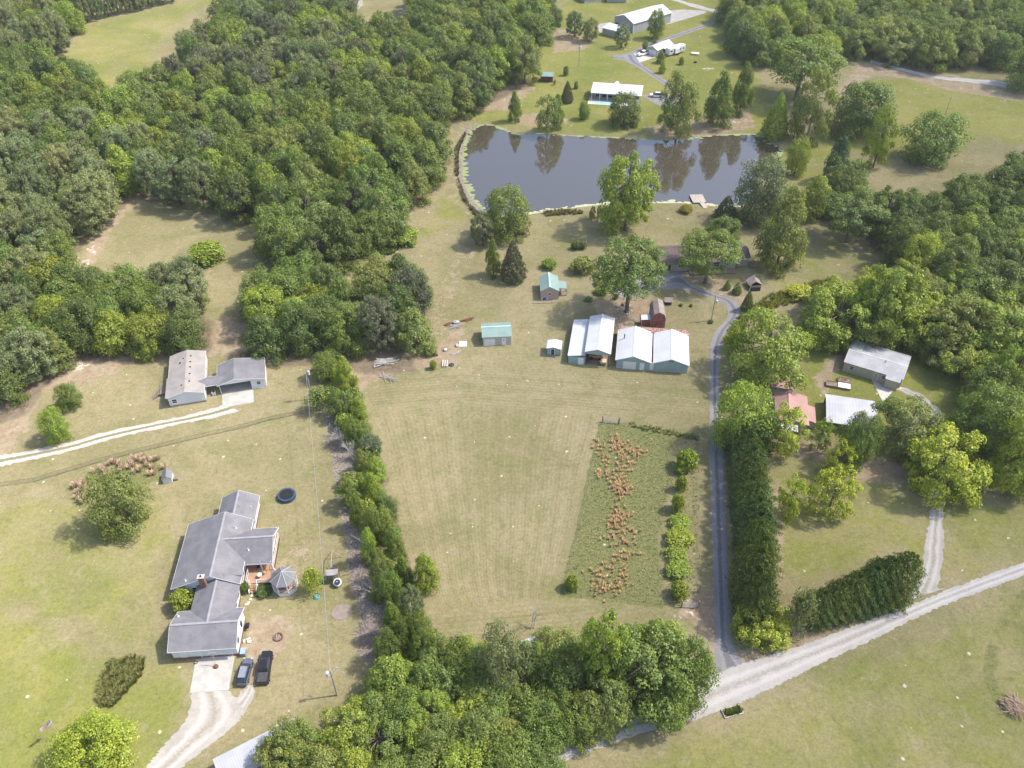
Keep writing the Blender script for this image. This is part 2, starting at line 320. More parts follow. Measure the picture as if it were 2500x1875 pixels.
ii = (np.arange(nr-1)[:, None]*nc+np.arange(nc-1)[None, :]).ravel()
F_ = np.stack([ii, ii+1, ii+nc+1, ii+nc], 1)
def ground_mat():
    t = NT('ground'); tc = t.n('ShaderNodeTexCoord'); v = tc.outputs['Object']
    def att(nm):
        a = t.n('ShaderNodeAttribute', attribute_name=nm); s = t.n('ShaderNodeSeparateColor'); t.l(a.outputs['Color'], s.inputs[0])
        return s.outputs[0], s.outputs[1], s.outputs[2], a.outputs['Alpha']
    lush, dirt, sand, lit = att('za'); mow, weed, grey, pink = att('zb')
    n1 = t.noise(v, .045, 5, .6, .6); n2 = t.noise(v, .35, 5, .65, .3); n3 = t.noise(v, 2.6, 4, .7); n4 = t.noise(v, 9.0, 2, .6); n5 = t.noise(v, .13, 4, .6)
    def edge(w, k=.7, lo=.42, hi=.6):      # ragged border of a zone
        m_ = t.math('ADD', w, t.math('MULTIPLY', t.math('SUBTRACT', t.math('ADD', t.math('MULTIPLY', n2, .6), t.math('MULTIPLY', n3, .4)), .5), k*2))
        return t.math('MULTIPLY', t.ramp(m_, lo, hi), t.ramp(w, .02, .3))
    dry = t.mix(t.ramp(n1, .35, .65), (.232, .208, .105), (.300, .258, .145))
    dry = t.mix(t.math('MULTIPLY', t.ramp(n2, .55, .75), .5), dry, (.31, .245, .165))
    dry = t.mix(t.math('MULTIPLY', t.ramp(n5, .5, .72), .55), dry, (.180, .190, .072))
    gr = t.mix(t.ramp(n1, .3, .7), (.182, .205, .050), (.270, .255, .080))
    gr = t.mix(t.math('MULTIPLY', t.ramp(n2, .5, .8), .4), gr, (.28, .235, .11))
    c = t.mix(t.ramp(t.math('ADD', lush, t.math('MULTIPLY', t.math('SUBTRACT', n5, .5), 1.1)), .15, .85), dry, gr)
    # mowing lines that follow the edge of the field
    def stripes(nm):
        a = t.n('ShaderNodeAttribute', attribute_name=nm); ph = t.math('ADD', a.outputs['Fac'], t.math('MULTIPLY', n5, 1.1))
        return t.math('ADD', t.math('MULTIPLY', t.math('SINE', t.math('MULTIPLY', ph, 6.2832/.95)), .5), t.math('MULTIPLY', t.math('SINE', t.math('MULTIPLY', ph, 6.2832/3.7)), .4))
    mm = t.n('ShaderNodeAttribute', attribute_name='mowm').outputs['Fac']; sa, sb = stripes('mowd'), stripes('mowh')
    st = t.math('ADD', t.math('MULTIPLY', sa, t.math('SUBTRACT', 1.0, mm)), t.math('MULTIPLY', sb, mm)); st = t.math('MULTIPLY', st, t.ramp(t.math('ADD', t.math('MULTIPLY', n2, .3), t.math('MULTIPLY', n1, .7)), .20, .52))
    stm = t.math('MULTIPLY', t.math('MULTIPLY', st, mow), .14)
    c = t.mix(t.ramp(stm, 0, .30), c, (.36, .31, .20)); c = t.mix(t.ramp(stm, 0, -.30), c, (.17, .15, .075))
    n7 = t.noise(v, .22, 7, .72, 1.0)
    c = t.mix(t.math('MULTIPLY', t.ramp(n7, .54, .66), .45), c, (.17, .165, .07)); c = t.mix(t.math('MULTIPLY', t.ramp(n7, .46, .34), .35), c, (.35, .30, .20))
    c = t.mix(t.math('MULTIPLY', edge(weed, .8), .75), c, t.mix(t.ramp(n3, .4, .6), (.11, .135, .045), (.20, .20, .08)))
    c = t.mix(t.math('MULTIPLY', edge(pink, .9), .6), c, (.30, .225, .165))
    c = t.mix(t.math('MULTIPLY', edge(dirt, .7), .85), c, t.mix(t.ramp(n2, .35, .65), (.30, .215, .145), (.37, .30, .215)))
    c = t.mix(edge(grey, .6), c, t.mix(t.ramp(n3, .35, .65), (.17, .14, .112), (.335, .29, .24)))
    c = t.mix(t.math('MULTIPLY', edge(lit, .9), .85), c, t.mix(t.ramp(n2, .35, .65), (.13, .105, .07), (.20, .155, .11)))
    sn = t.noise(v, .55, 6, .7, 1.2)
    c = t.mix(t.ramp(t.math('ADD', sand, t.math('MULTIPLY', t.math('SUBTRACT', sn, .5), 2.2)), .78, .95), c, (.62, .54, .47))
    # pale bare scars scattered thinly over every lawn
    vo = t.n('ShaderNodeTexVoronoi', voronoi_dimensions='2D'); vo.inputs['Scale'].default_value = .17; t.l(v, vo.inputs['Vector'])
    vsz = t.n('ShaderNodeSeparateColor'); t.l(vo.outputs['Color'], vsz.inputs[0])
    dd = t.math('ADD', vo.outputs['Distance'], t.math('MULTIPLY', t.math('SUBTRACT', t.noise(v, 1.9, 3), .5), .12))
    thr = t.math('MULTIPLY', t.math('GREATER_THAN', vsz.outputs[0], .6), t.math('MULTIPLY', vsz.outputs[1], .05))
    c = t.mix(t.math('MULTIPLY', t.math('LESS_THAN', dd, thr), .8), c, (.62, .55, .44))
    n6 = t.noise(v, 1.1, 6, .75, .4)
    g = t.n('ShaderNodeMapRange'); t.l(t.math('ADD', t.math('MULTIPLY', n3, .35), t.math('ADD', t.math('MULTIPLY', n6, .4), t.math('MULTIPLY', n4, .25))), g.inputs[0]); g.inputs[1].default_value = .3; g.inputs[2].default_value = .7; g.inputs[3].default_value = .50; g.inputs[4].default_value = 1.48
    x = t.n('ShaderNodeCombineXYZ'); [t.l(g.outputs[0], x.inputs[i]) for i in range(3)]
    c = t.mix(1.0, c, x.outputs[0], 'MULTIPLY')
    b = t.n('ShaderNodeBsdfDiffuse', i_Roughness=.9); t.l(c, b.inputs[0])
    bp = t.n('ShaderNodeBump'); bp.inputs['Strength'].default_value = .5; bp.inputs['Distance'].default_value = .12; t.l(n3, bp.inputs['Height']); t.l(bp.outputs[0], b.inputs['Normal'])
    return t.out(b.outputs[0])
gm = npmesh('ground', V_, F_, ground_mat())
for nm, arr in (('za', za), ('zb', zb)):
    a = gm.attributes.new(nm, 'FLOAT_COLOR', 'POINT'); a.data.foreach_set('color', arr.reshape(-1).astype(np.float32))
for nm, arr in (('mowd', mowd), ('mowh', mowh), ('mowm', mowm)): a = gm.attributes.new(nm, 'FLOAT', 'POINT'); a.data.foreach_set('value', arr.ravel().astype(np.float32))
for p in (0,): gm.polygons.foreach_set('use_smooth', np.ones(len(gm.polygons), bool))
go = bpy.data.objects.new('ground', gm); col.objects.link(go); tag(go, kind='structure')

def ribbon(name, L, Rr, mat, z=.03, step=1.5, rag=.08, label=None, world=False):
    """surface between two edge lines (paired points), with ragged edges and an 'across' attribute"""
    A = L if world else P2(L); B = Rr if world else P2(Rr); V = []; U = []
    def cr(P, i, t):
        p0 = P[max(i-1, 0)]; p1 = P[i]; p2 = P[i+1]; p3 = P[min(i+2, len(P)-1)]
        return .5*((2*p1)+(p2-p0)*t+(2*p0-5*p1+4*p2-p3)*t*t+(3*p1-p0-3*p2+p3)*t**3)
    secs = []
    for i in range(len(A)-1):
        n = max(1, int(max(np.linalg.norm(A[i+1]-A[i]), np.linalg.norm(B[i+1]-B[i]))/step))
        for k in range(n): secs.append((cr(A, i, k/n), cr(B, i, k/n)))
    secs.append((A[-1], B[-1])); K = 9
    for a, b in secs:
        for j in range(K):
            u = j/(K-1); e = a*(1-u)+b*u
            if j in (0, K-1): e = e+(b-a)/max(np.linalg.norm(b-a), .1)*rnd.uniform(-rag, rag)*2
            V.append((e[0], e[1], z)); U.append(u)
    F = [(i*K+j, i*K+j+1, (i+1)*K+j+1, (i+1)*K+j) for i in range(len(secs)-1) for j in range(K-1)]
    e1 = np.array(V[1])-np.array(V[0]); e2 = np.array(V[K])-np.array(V[0])
    if e1[0]*e2[1]-e1[1]*e2[0] < 0: F = [f[::-1] for f in F]
    me = npmesh(name, V, F, mat); a = me.attributes.new('across', 'FLOAT', 'POINT'); a.data.foreach_set('value', np.array(U, np.float32))
    o = bpy.data.objects.new(name, me); col.objects.link(o); return tag(o, label, kind='structure')
def road_mat(name, c1, c2, track, mid=None, midw=.12, wild=.12):
    t = NT(name); tc = t.n('ShaderNodeTexCoord'); v = tc.outputs['Object']; a = t.n('ShaderNodeAttribute', attribute_name='across')
    n1 = t.noise(v, .3, 5, .6); n2 = t.noise(v, 2.2, 4, .65); n3 = t.noise(v, 10, 2)
    u = t.math('ADD', a.outputs['Fac'], t.math('MULTIPLY', t.math('SUBTRACT', n1, .5), wild))
    c = t.mix(t.ramp(n1, .35, .65), c1, c2)
    q = t.math('ABSOLUTE', t.math('SUBTRACT', t.math('ABSOLUTE', t.math('SUBTRACT', u, .5)), .21))
    c = t.mix(t.math('MULTIPLY', t.ramp(q, .12, .02), .6), c, track)
    m_ = t.math('ABSOLUTE', t.math('SUBTRACT', u, .5))
    if mid: c = t.mix(t.math('MULTIPLY', t.ramp(t.math('ADD', m_, t.math('MULTIPLY', t.math('SUBTRACT', n2, .5), .3)), midw+.05, midw-.04), .9), c, mid)
    g = t.n('ShaderNodeMapRange'); t.l(t.math('ADD', t.math('MULTIPLY', n2, .5), t.math('MULTIPLY', n3, .5)), g.inputs[0]); g.inputs[1].default_value = .25; g.inputs[2].default_value = .75; g.inputs[3].default_value = .82; g.inputs[4].default_value = 1.16
    x = t.n('ShaderNodeCombineXYZ'); [t.l(g.outputs[0], x.inputs[i]) for i in range(3)]
    c = t.mix(1.0, c, x.outputs[0], 'MULTIPLY')
    b = t.n('ShaderNodeBsdfDiffuse', i_Roughness=.9); t.l(c, b.inputs[0]); return t.out(b.outputs[0])
GRAV = road_mat('road_gravel', (.40, .375, .35), (.47, .44, .41), (.54, .52, .50), (.36, .33, .30), .05)
ASPH = road_mat('old_asphalt', (.25, .24, .245), (.30, .285, .285), (.31, .295, .295), (.18, .172, .182), .12)
TRK = road_mat('two_track', (.42, .385, .34), (.48, .44, .39), (.58, .54, .49), (.20, .195, .10), .13, .06)
DRV = road_mat('drive_gravel', (.36, .335, .30), (.43, .40, .36), (.52, .49, .45), (.33, .29, .235), .05, .3)
CONC = M('concrete', (.47, .44, .40), (.38, .36, .33), .5, .9, fine=6, spot=(.28, .27, .25), spotlo=.66)
ribbon('gravel_road', [(2330, 1170), (2230, 1208), (2080, 1262), (1980, 1302), (1850, 1350), (1760, 1385), (1663, 1415), (1542, 1458), (1440, 1515), (1340, 1550), (1261, 1577), (1197, 1612), (1100, 1680), (1000, 1760)],
       [(2330, 1195), (2230, 1236), (2105, 1283), (2000, 1325), (1880, 1384), (1780, 1430), (1680, 1480), (1590, 1522), (1512, 1552), (1420, 1575), (1310, 1610), (1210, 1652), (1130, 1710), (1060, 1780)], GRAV, .05, .45, .09)
ribbon('paved_driveway', TT(2, 1, [(868, 850), (940, 920), (1100, 908), (1290, 858), (1450, 850), (1560, 872), (1680, 912), (1790, 950), (1848, 1010), (1858, 1065), (1820, 1130), (1765, 1190), (1722, 1260), (1705, 1400), (1703, 1650)])+TT(2, 2, [(1700, 350), (1702, 600), (1712, 1000), (1722, 1400), (1735, 1700), (1745, 2000), (1748, 2200), (1745, 2350), (1725, 2480)]),
       TT(2, 1, [(868, 800), (1000, 765), (1200, 740), (1362, 714), (1458, 706), (1500, 780), (1600, 838), (1760, 890), (1900, 940), (1966, 1030), (1955, 1095), (1900, 1150), (1850, 1215), (1825, 1300), (1790, 1400), (1785, 1650)][:3]+[(1362, 714), (1458, 706), (1530, 800), (1740, 885), (1900, 938), (1966, 1020), (1960, 1085), (1900, 1150), (1850, 1225), (1815, 1320), (1792, 1420), (1785, 1650)])+TT(2, 2, [(1795, 350), (1812, 600), (1830, 1000), (1848, 1400), (1855, 1700), (1870, 2000), (1885, 2200), (1960, 2330), (2090, 2440)]), ASPH, .02, .8, .08)
ribbon('gravel_track', TT(0, 2, [(-120, 655), (0, 630), (540, 528), (900, 430), (1300, 345), (1600, 285), (1780, 235), (1880, 205)]), TT(0, 2, [(-120, 745), (0, 722), (530, 610), (890, 508), (1300, 410), (1650, 340), (1850, 300), (2020, 250)]), TRK, .02, .8, .12)
ribbon('garage_drive', TT(0, 3, [(1606, 1024), (1605, 1150), (1550, 1290), (1400, 1450), (1225, 1660), (1050, 1850)]), TT(0, 3, [(1925, 1002), (2010, 1090), (2040, 1210), (1930, 1340), (1530, 1660), (1400, 1850)]), DRV, .015, .35, .13)
ribbon('car_track', TT(0, 3, [(2050, 1225), (2130, 1060), (2150, 960)]), TT(0, 3, [(1950, 1120), (2060, 1000), (2090, 960)]), DRV, .012, .35, .13)
ribbon('gravel_lane', TT(3, 2, [(1400, 700), (1425, 880), (1425, 1050), (1410, 1200), (1378, 1400), (1338, 1640), (1225, 1830), (1150, 1880)]), TT(3, 2, [(1500, 700), (1520, 885), (1530, 1050), (1532, 1200), (1530, 1400), (1512, 1640), (1475, 1745), (1560, 1745)]), DRV, .018, .7, .15)

kq = lambda pts: np.array([an(1860+x*.217, 810+y*.217)[:2] for x, y in pts])
ribbon('orchard_path', kq([(1580, 615), (1700, 665), (1810, 715), (1920, 810), (2030, 930), (2045, 1080), (2000, 1280), (1950, 1420)]), kq([(1500, 650), (1640, 705), (1740, 770), (1840, 860), (1900, 960), (1920, 1080), (1890, 1280), (1850, 1420)]), DRV, .016, 1, .2, world=True)
ribbon('farm_lane', TT(2, 0, [(2000, 60), (1800, 140), (1700, 190), (1500, 260), (1300, 330), (1150, 385), (1050, 430), (960, 462), (880, 470)]), TT(2, 0, [(2000, 85), (1800, 165), (1710, 212), (1515, 285), (1320, 355), (1215, 405), (1120, 480), (1070, 520), (900, 498)]), ASPH, .02, 2, .15)
ribbon('farm_lane', TT(2, 0, [(960, 462), (1000, 520), (1080, 560), (1160, 610), (1250, 670), (1330, 725), (1400, 800)]), TT(2, 0, [(1090, 460), (1105, 510), (1150, 555), (1215, 600), (1290, 655), (1370, 705), (1450, 790)]), ASPH, .024, 2, .15)
ribbon('farm_road', TT(2, 0, [(1200, -60), (1400, 5), (1560, 60), (1700, 95), (1830, 130), (2100, 190)]), TT(2, 0, [(1300, -60), (1450, 0), (1600, 42), (1720, 75), (1840, 105), (2100, 160)]), GRAV, .028, 2, .2)
ribbon('farm_road', [(1880, 135), (1925, 147), (2010, 168), (2090, 178), (2160, 187), (2260, 205)], [(1880, 129), (1925, 141), (2010, 162), (2090, 170), (2160, 175), (2260, 190)], GRAV, .028, 2, .2)
def sheet(name, pts, mat, z=.04, label=None, h=0):
    o = MB().poly([(p[0], p[1], z) for p in P2(pts)])
    me = o.mesh(name); me.materials.append(mat)
    if me.polygons[0].normal.z < 0: me.flip_normals()
    ob = bpy.data.objects.new(name, me); col.objects.link(ob); return tag(ob, label, kind='structure')
sheet('driveway_slab', TT(0, 3, [(1600, 1027), (1932, 1000), (1985, 700), (1652, 745)]), CONC, .045)
sheet('carport_slab', [(x*.8848, y*.8848) for x, y in ((544, 996), (619.5, 982.5), (618.5, 951), (620, 925), (540, 938))], CONC, .045)
sheet('gravel_yard', TT(2, 0, [(1340, 92), (1480, 80), (1680, 92), (1660, 112), (1370, 200), (1335, 205)]), GRAV, .014)
sheet('gravel_yard', TT(2, 0, [(750, 205), (872, 185), (880, 260), (800, 290), (760, 260)]), GRAV, .014)
sheet('parking_apron', TT(2, 0, [(1060, 450), (1180, 462), (1250, 482), (1110, 528)]), CONC, .032)
sheet('parking_apron', TT(2, 0, [(1125, 805), (1210, 795), (1420, 800), (1420, 890), (1290, 895), (1230, 870)]), ASPH, .034)
sheet('garden_slab', [(1860*.8848+x*.192, 810*.8848+y*.192) for x, y in ((1225, 525), (1365, 800), (1480, 660), (1610, 640))], CONC, .036)
# water with rippled skin
def water_mat():
    t = NT('pond_water'); tc = t.n('ShaderNodeTexCoord'); v = tc.outputs['Object']
    b = t.n('ShaderNodeBsdfPrincipled'); b.inputs['Base Color'].default_value = (.062, .050, .036, 1); b.inputs['Roughness'].default_value = .04; b.inputs['IOR'].default_value = 1.95
    b.inputs['Specular IOR Level'].default_value = .8
    n = t.noise(v, .9, 3, .6, .5); n2 = t.noise(v, .05, 2); bp = t.n('ShaderNodeBump'); bp.inputs['Distance'].default_value = .02
    t.l(t.math('MULTIPLY', t.ramp(n2, .3, .7), .10), bp.inputs['Strength']); t.l(n, bp.inputs['Height']); t.l(bp.outputs[0], b.inputs['Normal'])
    return t.out(b.outputs[0])
wp = [(p[0]+(p[0]-pond[:, 0].mean())*.02, p[1]+(p[1]-pond[:, 1].mean())*.02, -.36) for p in pond]
from mathutils.geometry import tessellate_polygon
tr = tessellate_polygon([[Vector(p) for p in wp]])
me = npmesh('pond_water', wp, [tuple(f) for f in tr], water_mat())
if me.polygons[0].normal.z < 0: me.flip_normals()
o = bpy.data.objects.new('pond_water', me); col.objects.link(o); tag(o, kind='structure')
# scum of pale algae along the shore: ragged thin mats
ALG = M('algae', (.34, .35, .21), (.42, .42, .29), 1.5, .9, fine=8); ALG2 = M('algae_green', (.20, .235, .10), (.27, .29, .15), 1.5, .9, fine=8)
def algae(name, pts, wd, n, mat, zoff=0):
    P = P2(pts, -.35); seg = np.linalg.norm(P[1:]-P[:-1], axis=1); cum = np.concatenate([[0], np.cumsum(seg)]); b = MB()
    for i in range(n):
        s = rnd.random()*cum[-1]; j = min(int(np.searchsorted(cum, s))-1, len(seg)-1); j = max(j, 0); t = (s-cum[j])/seg[j]
        p = P[j]*(1-t)+P[j+1]*t; d = (P[j+1]-P[j])/seg[j]; nn = np.array([-d[1], d[0]]); p = p+nn*rnd.gauss(0, .45)*wd
        r = rnd.uniform(.25, 1.0)*(.45+.55*rnd.random()); k = 9; ph = rnd.random()*6
        b.poly([(p[0]+r*1.5*math.cos(6.2832*q/k)*(1+.35*rnd.uniform(-1, 1)), p[1]+r*math.sin(6.2832*q/k)*(1+.35*rnd.uniform(-1, 1)), -.345+zoff+i*.00002) for q in range(k)])
    o = b.build(name, mat); tag(o, kind='stuff')
S_ = [POND[i] for i in range(23, 33)]
algae('algae', S_, 1.1, 330, ALG); algae('algae', POND[31:]+POND[:6], 1.0, 260, ALG2, .01)
algae('algae', POND[4:17], .7, 170, ALG2, .005); algae('algae', POND[16:22], 2.2, 140, ALG2, .005)
# ---------------------------------------------------------------- trees
def rs(seed): return np.random.RandomState(seed)
def dirs(r, n):
    v = r.normal(size=(n, 3)); return v/np.linalg.norm(v, axis=1)[:, None]
def quads(P, N, su, sv, r, jit=.5, up=None):
    n = len(P); N = N+r.normal(size=(n, 3))*jit; N /= np.linalg.norm(N, axis=1)[:, None]+1e-9
    a = dirs(r, n) if up is None else up+r.normal(size=(n, 3))*.35
    U = np.cross(N, a); U /= np.linalg.norm(U, axis=1)[:, None]+1e-9; W = np.cross(N, U)
    k1 = (su*(.6+.8*r.rand(n)))[:, None]; k2 = (sv*(.6+.8*r.rand(n)))[:, None]
    a_, b_ = U*k1, W*k2
    V = np.stack([P-a_-b_*.5, P+a_*.3-b_, P+a_+b_*.5, P-a_*.3+b_], 1).reshape(-1, 3)
    F = np.arange(4*n).reshape(n, 4); return V, F
def crown(seed, nl=26, z0=.26, lr=(.13, .21), n=8500, leaf=.017, shape='round', env_r=.36, gap=0.0, sub=11, ulo=1.8):
    r = rs(seed); zc = (z0+1)/2; c = (1-z0)/2
    D = []
    for i in range(nl):
        u = 1-(i+.5)/nl*ulo; ph = i*2.39996+r.rand()*.7; s = max(0, 1-u*u)**(.5 if shape == 'cone' else .36); D.append((s*math.cos(ph), s*math.sin(ph), u))
    D = np.array(D); rad = .78+.26*r.rand(nl)
    L = D*np.array([env_r, env_r, c-.07])*rad[:, None]
    if shape == 'cone': L[:, :2] *= (1.12-.95*((L[:, 2]/c)+1)/2)[:, None]*1.15
    if shape == 'flat': L[:, 2] *= .75
    L[:, 2] += zc+(.03 if shape == 'round' else 0)
    R = r.uniform(lr[0], lr[1], nl)
    if gap: keep = r.rand(nl) > gap; keep[0] = True; L = L[keep]; R = R[keep]
    L = np.vstack([L, [[0, 0, zc-.04]]]); R = np.append(R, .2); nl = len(R)
    # small clumps on every limb end
    C = []; CR = []
    for k in range(nl):
        d = dirs(r, sub); d[:, 2] = np.abs(d[:, 2])*.9-.25*r.rand(sub); C.append(L[k]+d*R[k]*.78*np.array([1, 1, .85])); CR.append(R[k]*r.uniform(.33, .55, sub))
    C = np.vstack(C); CR = np.concatenate(CR)
    w_ = CR**2; idx = r.choice(len(C), n, p=w_/w_.sum()); d = dirs(r, n); d[:, 2] = np.where(d[:, 2] < -.35, -d[:, 2], d[:, 2])
    P = C[idx]+d*CR[idx][:, None]*(.82+.3*r.rand(n))[:, None]
    out = P-np.array([0, 0, zc-.1]); out /= np.linalg.norm(out, axis=1)[:, None]
    V, F = quads(P, d*.9+out*.5+np.array([0, 0, .25]), leaf, leaf*.72, r, .45)
    return V, F, L
def pine(seed, z0=.38, n=8000, nt=95, leaf=.020):
    r = rs(seed); zc = (z0+1)/2; c = (1-z0)/2; T = []
    for i in range(nt):
        u = 1-(i+.5)/nt*1.85; ph = i*2.39996+r.rand(); s = math.sqrt(max(0, 1-u*u)); k = .72+.35*r.rand()
        T.append((s*math.cos(ph)*.42*k, s*math.sin(ph)*.42*k, zc+u*(c-.05)*k))
    T = np.array(T); TR = r.uniform(.055, .10, nt); idx = r.choice(nt, n); d = dirs(r, n); d[:, 2] = d[:, 2]*.55+.15
    P = T[idx]+d*TR[idx][:, None]*np.sqrt(r.rand(n))[:, None]*1.1
    V, F = quads(P, np.array([0, 0, 1])+d*.6, leaf*1.25, leaf*.38, r, .6)
    return V, F, T[::6]
def cone(seed, n=7000, leaf=.018, p=1.0, lump=.16, z0=.03, plume=False):
    r = rs(seed); z = z0+(1-z0)*(1-np.sqrt(r.rand(n)))if p > .8 else z0+(1-z0)*r.rand(n)
    ph = r.rand(n)*6.2832; t = (z-z0)/(1-z0)
    prof = (1-t)**(.75*p)*np.minimum(1, .72+t*2) if p > .8 else np.sqrt(np.clip(1-(np.abs(t-.38)/.64)**2.4, 0, 1))
    lum = 1+lump*np.sin(ph*5+seed+6*np.sin(z*9))*np.cos(z*31+seed)+lump*.8*np.sin(ph*11+z*23+seed)
    rr = .5*prof*lum*(.86+.2*r.rand(n))*.93
    P = np.stack([rr*np.cos(ph), rr*np.sin(ph), z], 1); N = np.stack([np.cos(ph), np.sin(ph), .55+0*ph], 1)
    V, F = quads(P, N, leaf, leaf*.6, r, .55); return V, F, np.array([[0, 0, .5]])
def bush(seed, n=4500, nl=12, leaf=.03, flat=1.0):
    r = rs(seed); L = []
    for i in range(nl):
        a = i*2.4; q = .3*math.sqrt((i+.5)/nl)*1.15; L.append((q*math.cos(a), q*math.sin(a), .52-.25*(i/nl)+.1*r.rand()))
    L = np.array(L); R = r.uniform(.17, .25, nl); C = []; CR = []
    for k in range(nl):
        d = dirs(r, 9); d[:, 2] = np.abs(d[:, 2]); C.append(L[k]+d*R[k]*.7*np.array([1, 1, 1.3])); CR.append(R[k]*r.uniform(.4, .65, 9))
    C = np.vstack(C); CR = np.concatenate(CR); idx = r.choice(len(C), n); d = dirs(r, n)
    P = C[idx]+d*CR[idx][:, None]*np.array([1, 1, 1.25]); P[:, 2] = np.abs(P[:, 2])
    low = r.rand(n) < .25; P[low, 2] *= r.rand(low.sum())
    V, F = quads(P, d+np.array([0, 0, .3]), leaf, leaf*.7, r, .45); return V, F, L
def trunkmesh(name, L, z0, mat, r0=.028, seed=0, full=False):
    b = MB(); r = random.Random(seed); zf = z0+(.1 if not full else .5)
    b.rod((0, 0, -.01), (0, 0, .03), r0*1.7, r0*1.15, 7); b.rod((0, 0, .03), (.008, .004, zf), r0*1.15, r0*.62, 7)
    b.rod((.008, .004, zf), (0, 0, min(.9, zf+.35)), r0*.62, r0*.18, 5)
    for i, p in enumerate(L[:-1] if len(L) > 1 else []):
        if i % 2 == 0 or full:
            s = Vector((.006, .003, zf*(.72+.28*r.random()))); e = Vector(p); mid = s.lerp(e, .5)+Vector((r.uniform(-.02, .02), r.uniform(-.02, .02), .015))
            b.rod(s, mid, r0*.36, r0*.24, 4, False); b.rod(mid, e, r0*.24, r0*.08, 4, False)
    me = b.mesh(name); me.materials.append(mat); return me
PROTO = {}
ZLOW = {'broad': .03, 'tall': .02, 'loose': .05, 'pecan': .07, 'oak': .37, 'airy': .10, 'pine': .10}
def proto(kind, V, F, L, z0, leafmat, barkmat=BARK, r0=.028, full=False):
    if kind in ZLOW:       # crown fills the height from its skirt to the very top
        zl, zh = np.percentile(V[:, 2], 1.0), V[:, 2].max(); k = (1-ZLOW[kind])/(zh-zl); V = V.copy(); V[:, 2] = np.maximum(ZLOW[kind]+(V[:, 2]-zl)*k, .01); L = np.array(L, float); L[:, 2] = ZLOW[kind]+(L[:, 2]-zl)*k
    i = len(PROTO.get(kind, [])); PROTO.setdefault(kind, []).append((npmesh(kind+'_crown', V, F, leafmat), trunkmesh(kind+'_trunk', L, z0, barkmat, r0, i, full)))
for s in (1, 2, 3, 4, 5): V, F, L = crown(s, 28+s, .07, n=13500, leaf=.0125); proto('broad', V, F, L, .12, LEAF)
for s in (11, 12, 13): V, F, L = crown(s, 26, .03, (.12, .19), n=12500, leaf=.0125, shape='cone', env_r=.40); proto('tall', V, F, L, .08, LEAF)
for s in (21, 22, 23): V, F, L = crown(s, 36, .10, (.10, .17), n=14000, leaf=.0118, gap=.24, env_r=.40, sub=10); proto('loose', V, F, L, .15, LEAF, PALE if s == 22 else BARK, .024, True)
for s in (31, 32, 33): V, F, L = crown(s, 44, .10, (.09, .145), n=15000, leaf=.0125, gap=.12, env_r=.41, sub=9); proto('pecan', V, F, L, .15, LEAF, BARK, .026, True)
for s in (95, 96): V, F, L = crown(s, 34, .12, (.10, .16), n=5200, leaf=.016, gap=.2, env_r=.41, sub=7); proto('airy', V, F, L, .15, LEAF, BARK, .02, True)
for s in (91, 92): V, F, L = crown(s, 42, .20, (.10, .16), n=16000, leaf=.0112, gap=.08, env_r=.41, sub=10); proto('oak', V, F, L, .22, LEAF, BARK, .026, True)
for s in (41, 42, 43): V, F, L = pine(s, (.16, .22, .12)[s-41], 15000, 120, .0150); proto('pine', V, F, L, .45, NEEDLE, BARK, .022, True)
for s in (51, 52): V, F, L = cone(s, 7500, .020); proto('cedar', V, F, L, .05, NEEDLE, BARK, .02)
for s in (61, 62, 63): V, F, L = cone(s, 11000, .019, .5, .30, .0); proto('leyland', V, F, L, .05, NEEDLE, BARK, .02)
for s in (71, 72, 73): V, F, L = bush(s, 4500, 12+s-71, .032); proto('shrub', V, F, L*.8, .05, LEAF, BARK, .015)
for s in (81,): V, F, L = bush(s, 1600, 14, .03); proto('thin', V, F, L*.9, .05, LEAF, PALE, .012, True)
# tints: real leaf colours
MID = (0.156, 0.220, 0.043); DEEP = (0.117, 0.167, 0.038); YEL = (0.325, 0.386, 0.041); LIME = (0.248, 0.324, 0.047); OLIV = (0.202, 0.247, 0.065); GREYG = (0.171, 0.204, 0.096)
PINEC = (0.196, 0.235, 0.098); PINEG = (0.239, 0.265, 0.117); CEDB = (0.123, 0.121, 0.058); LEY = (0.111, 0.154, 0.040); BLUEG = (0.066, 0.125, 0.052); BR = (0.231, 0.220, 0.077)
RAD = {'oak': .5, 'broad': .5, 'tall': .5, 'loose': .52, 'pecan': .52, 'pine': .5, 'cedar': .46, 'leyland': .5, 'shrub': .5, 'thin': .5}
KZ = {'broad': (.53, .46), 'tall': (.52, .47), 'loose': (.55, .44), 'pecan': (.55, .43), 'oak': (.68, .32), 'airy': (.55, .44), 'pine': (.58, .41), 'cedar': (.5, .48), 'leyland': (.5, .5), 'shrub': (.42, .45), 'thin': (.42, .45)}
NAMES = {'airy': 'open_crowned_tree', 'oak': 'oak_tree', 'broad': 'broadleaf_tree', 'tall': 'tall_broadleaf_tree', 'loose': 'open_crowned_tree', 'pecan': 'spreading_tree', 'pine': 'pine_tree', 'cedar': 'cedar_tree', 'leyland': 'hedge_tree', 'shrub': 'shrub', 'thin': 'shrub'}
cnt = {}
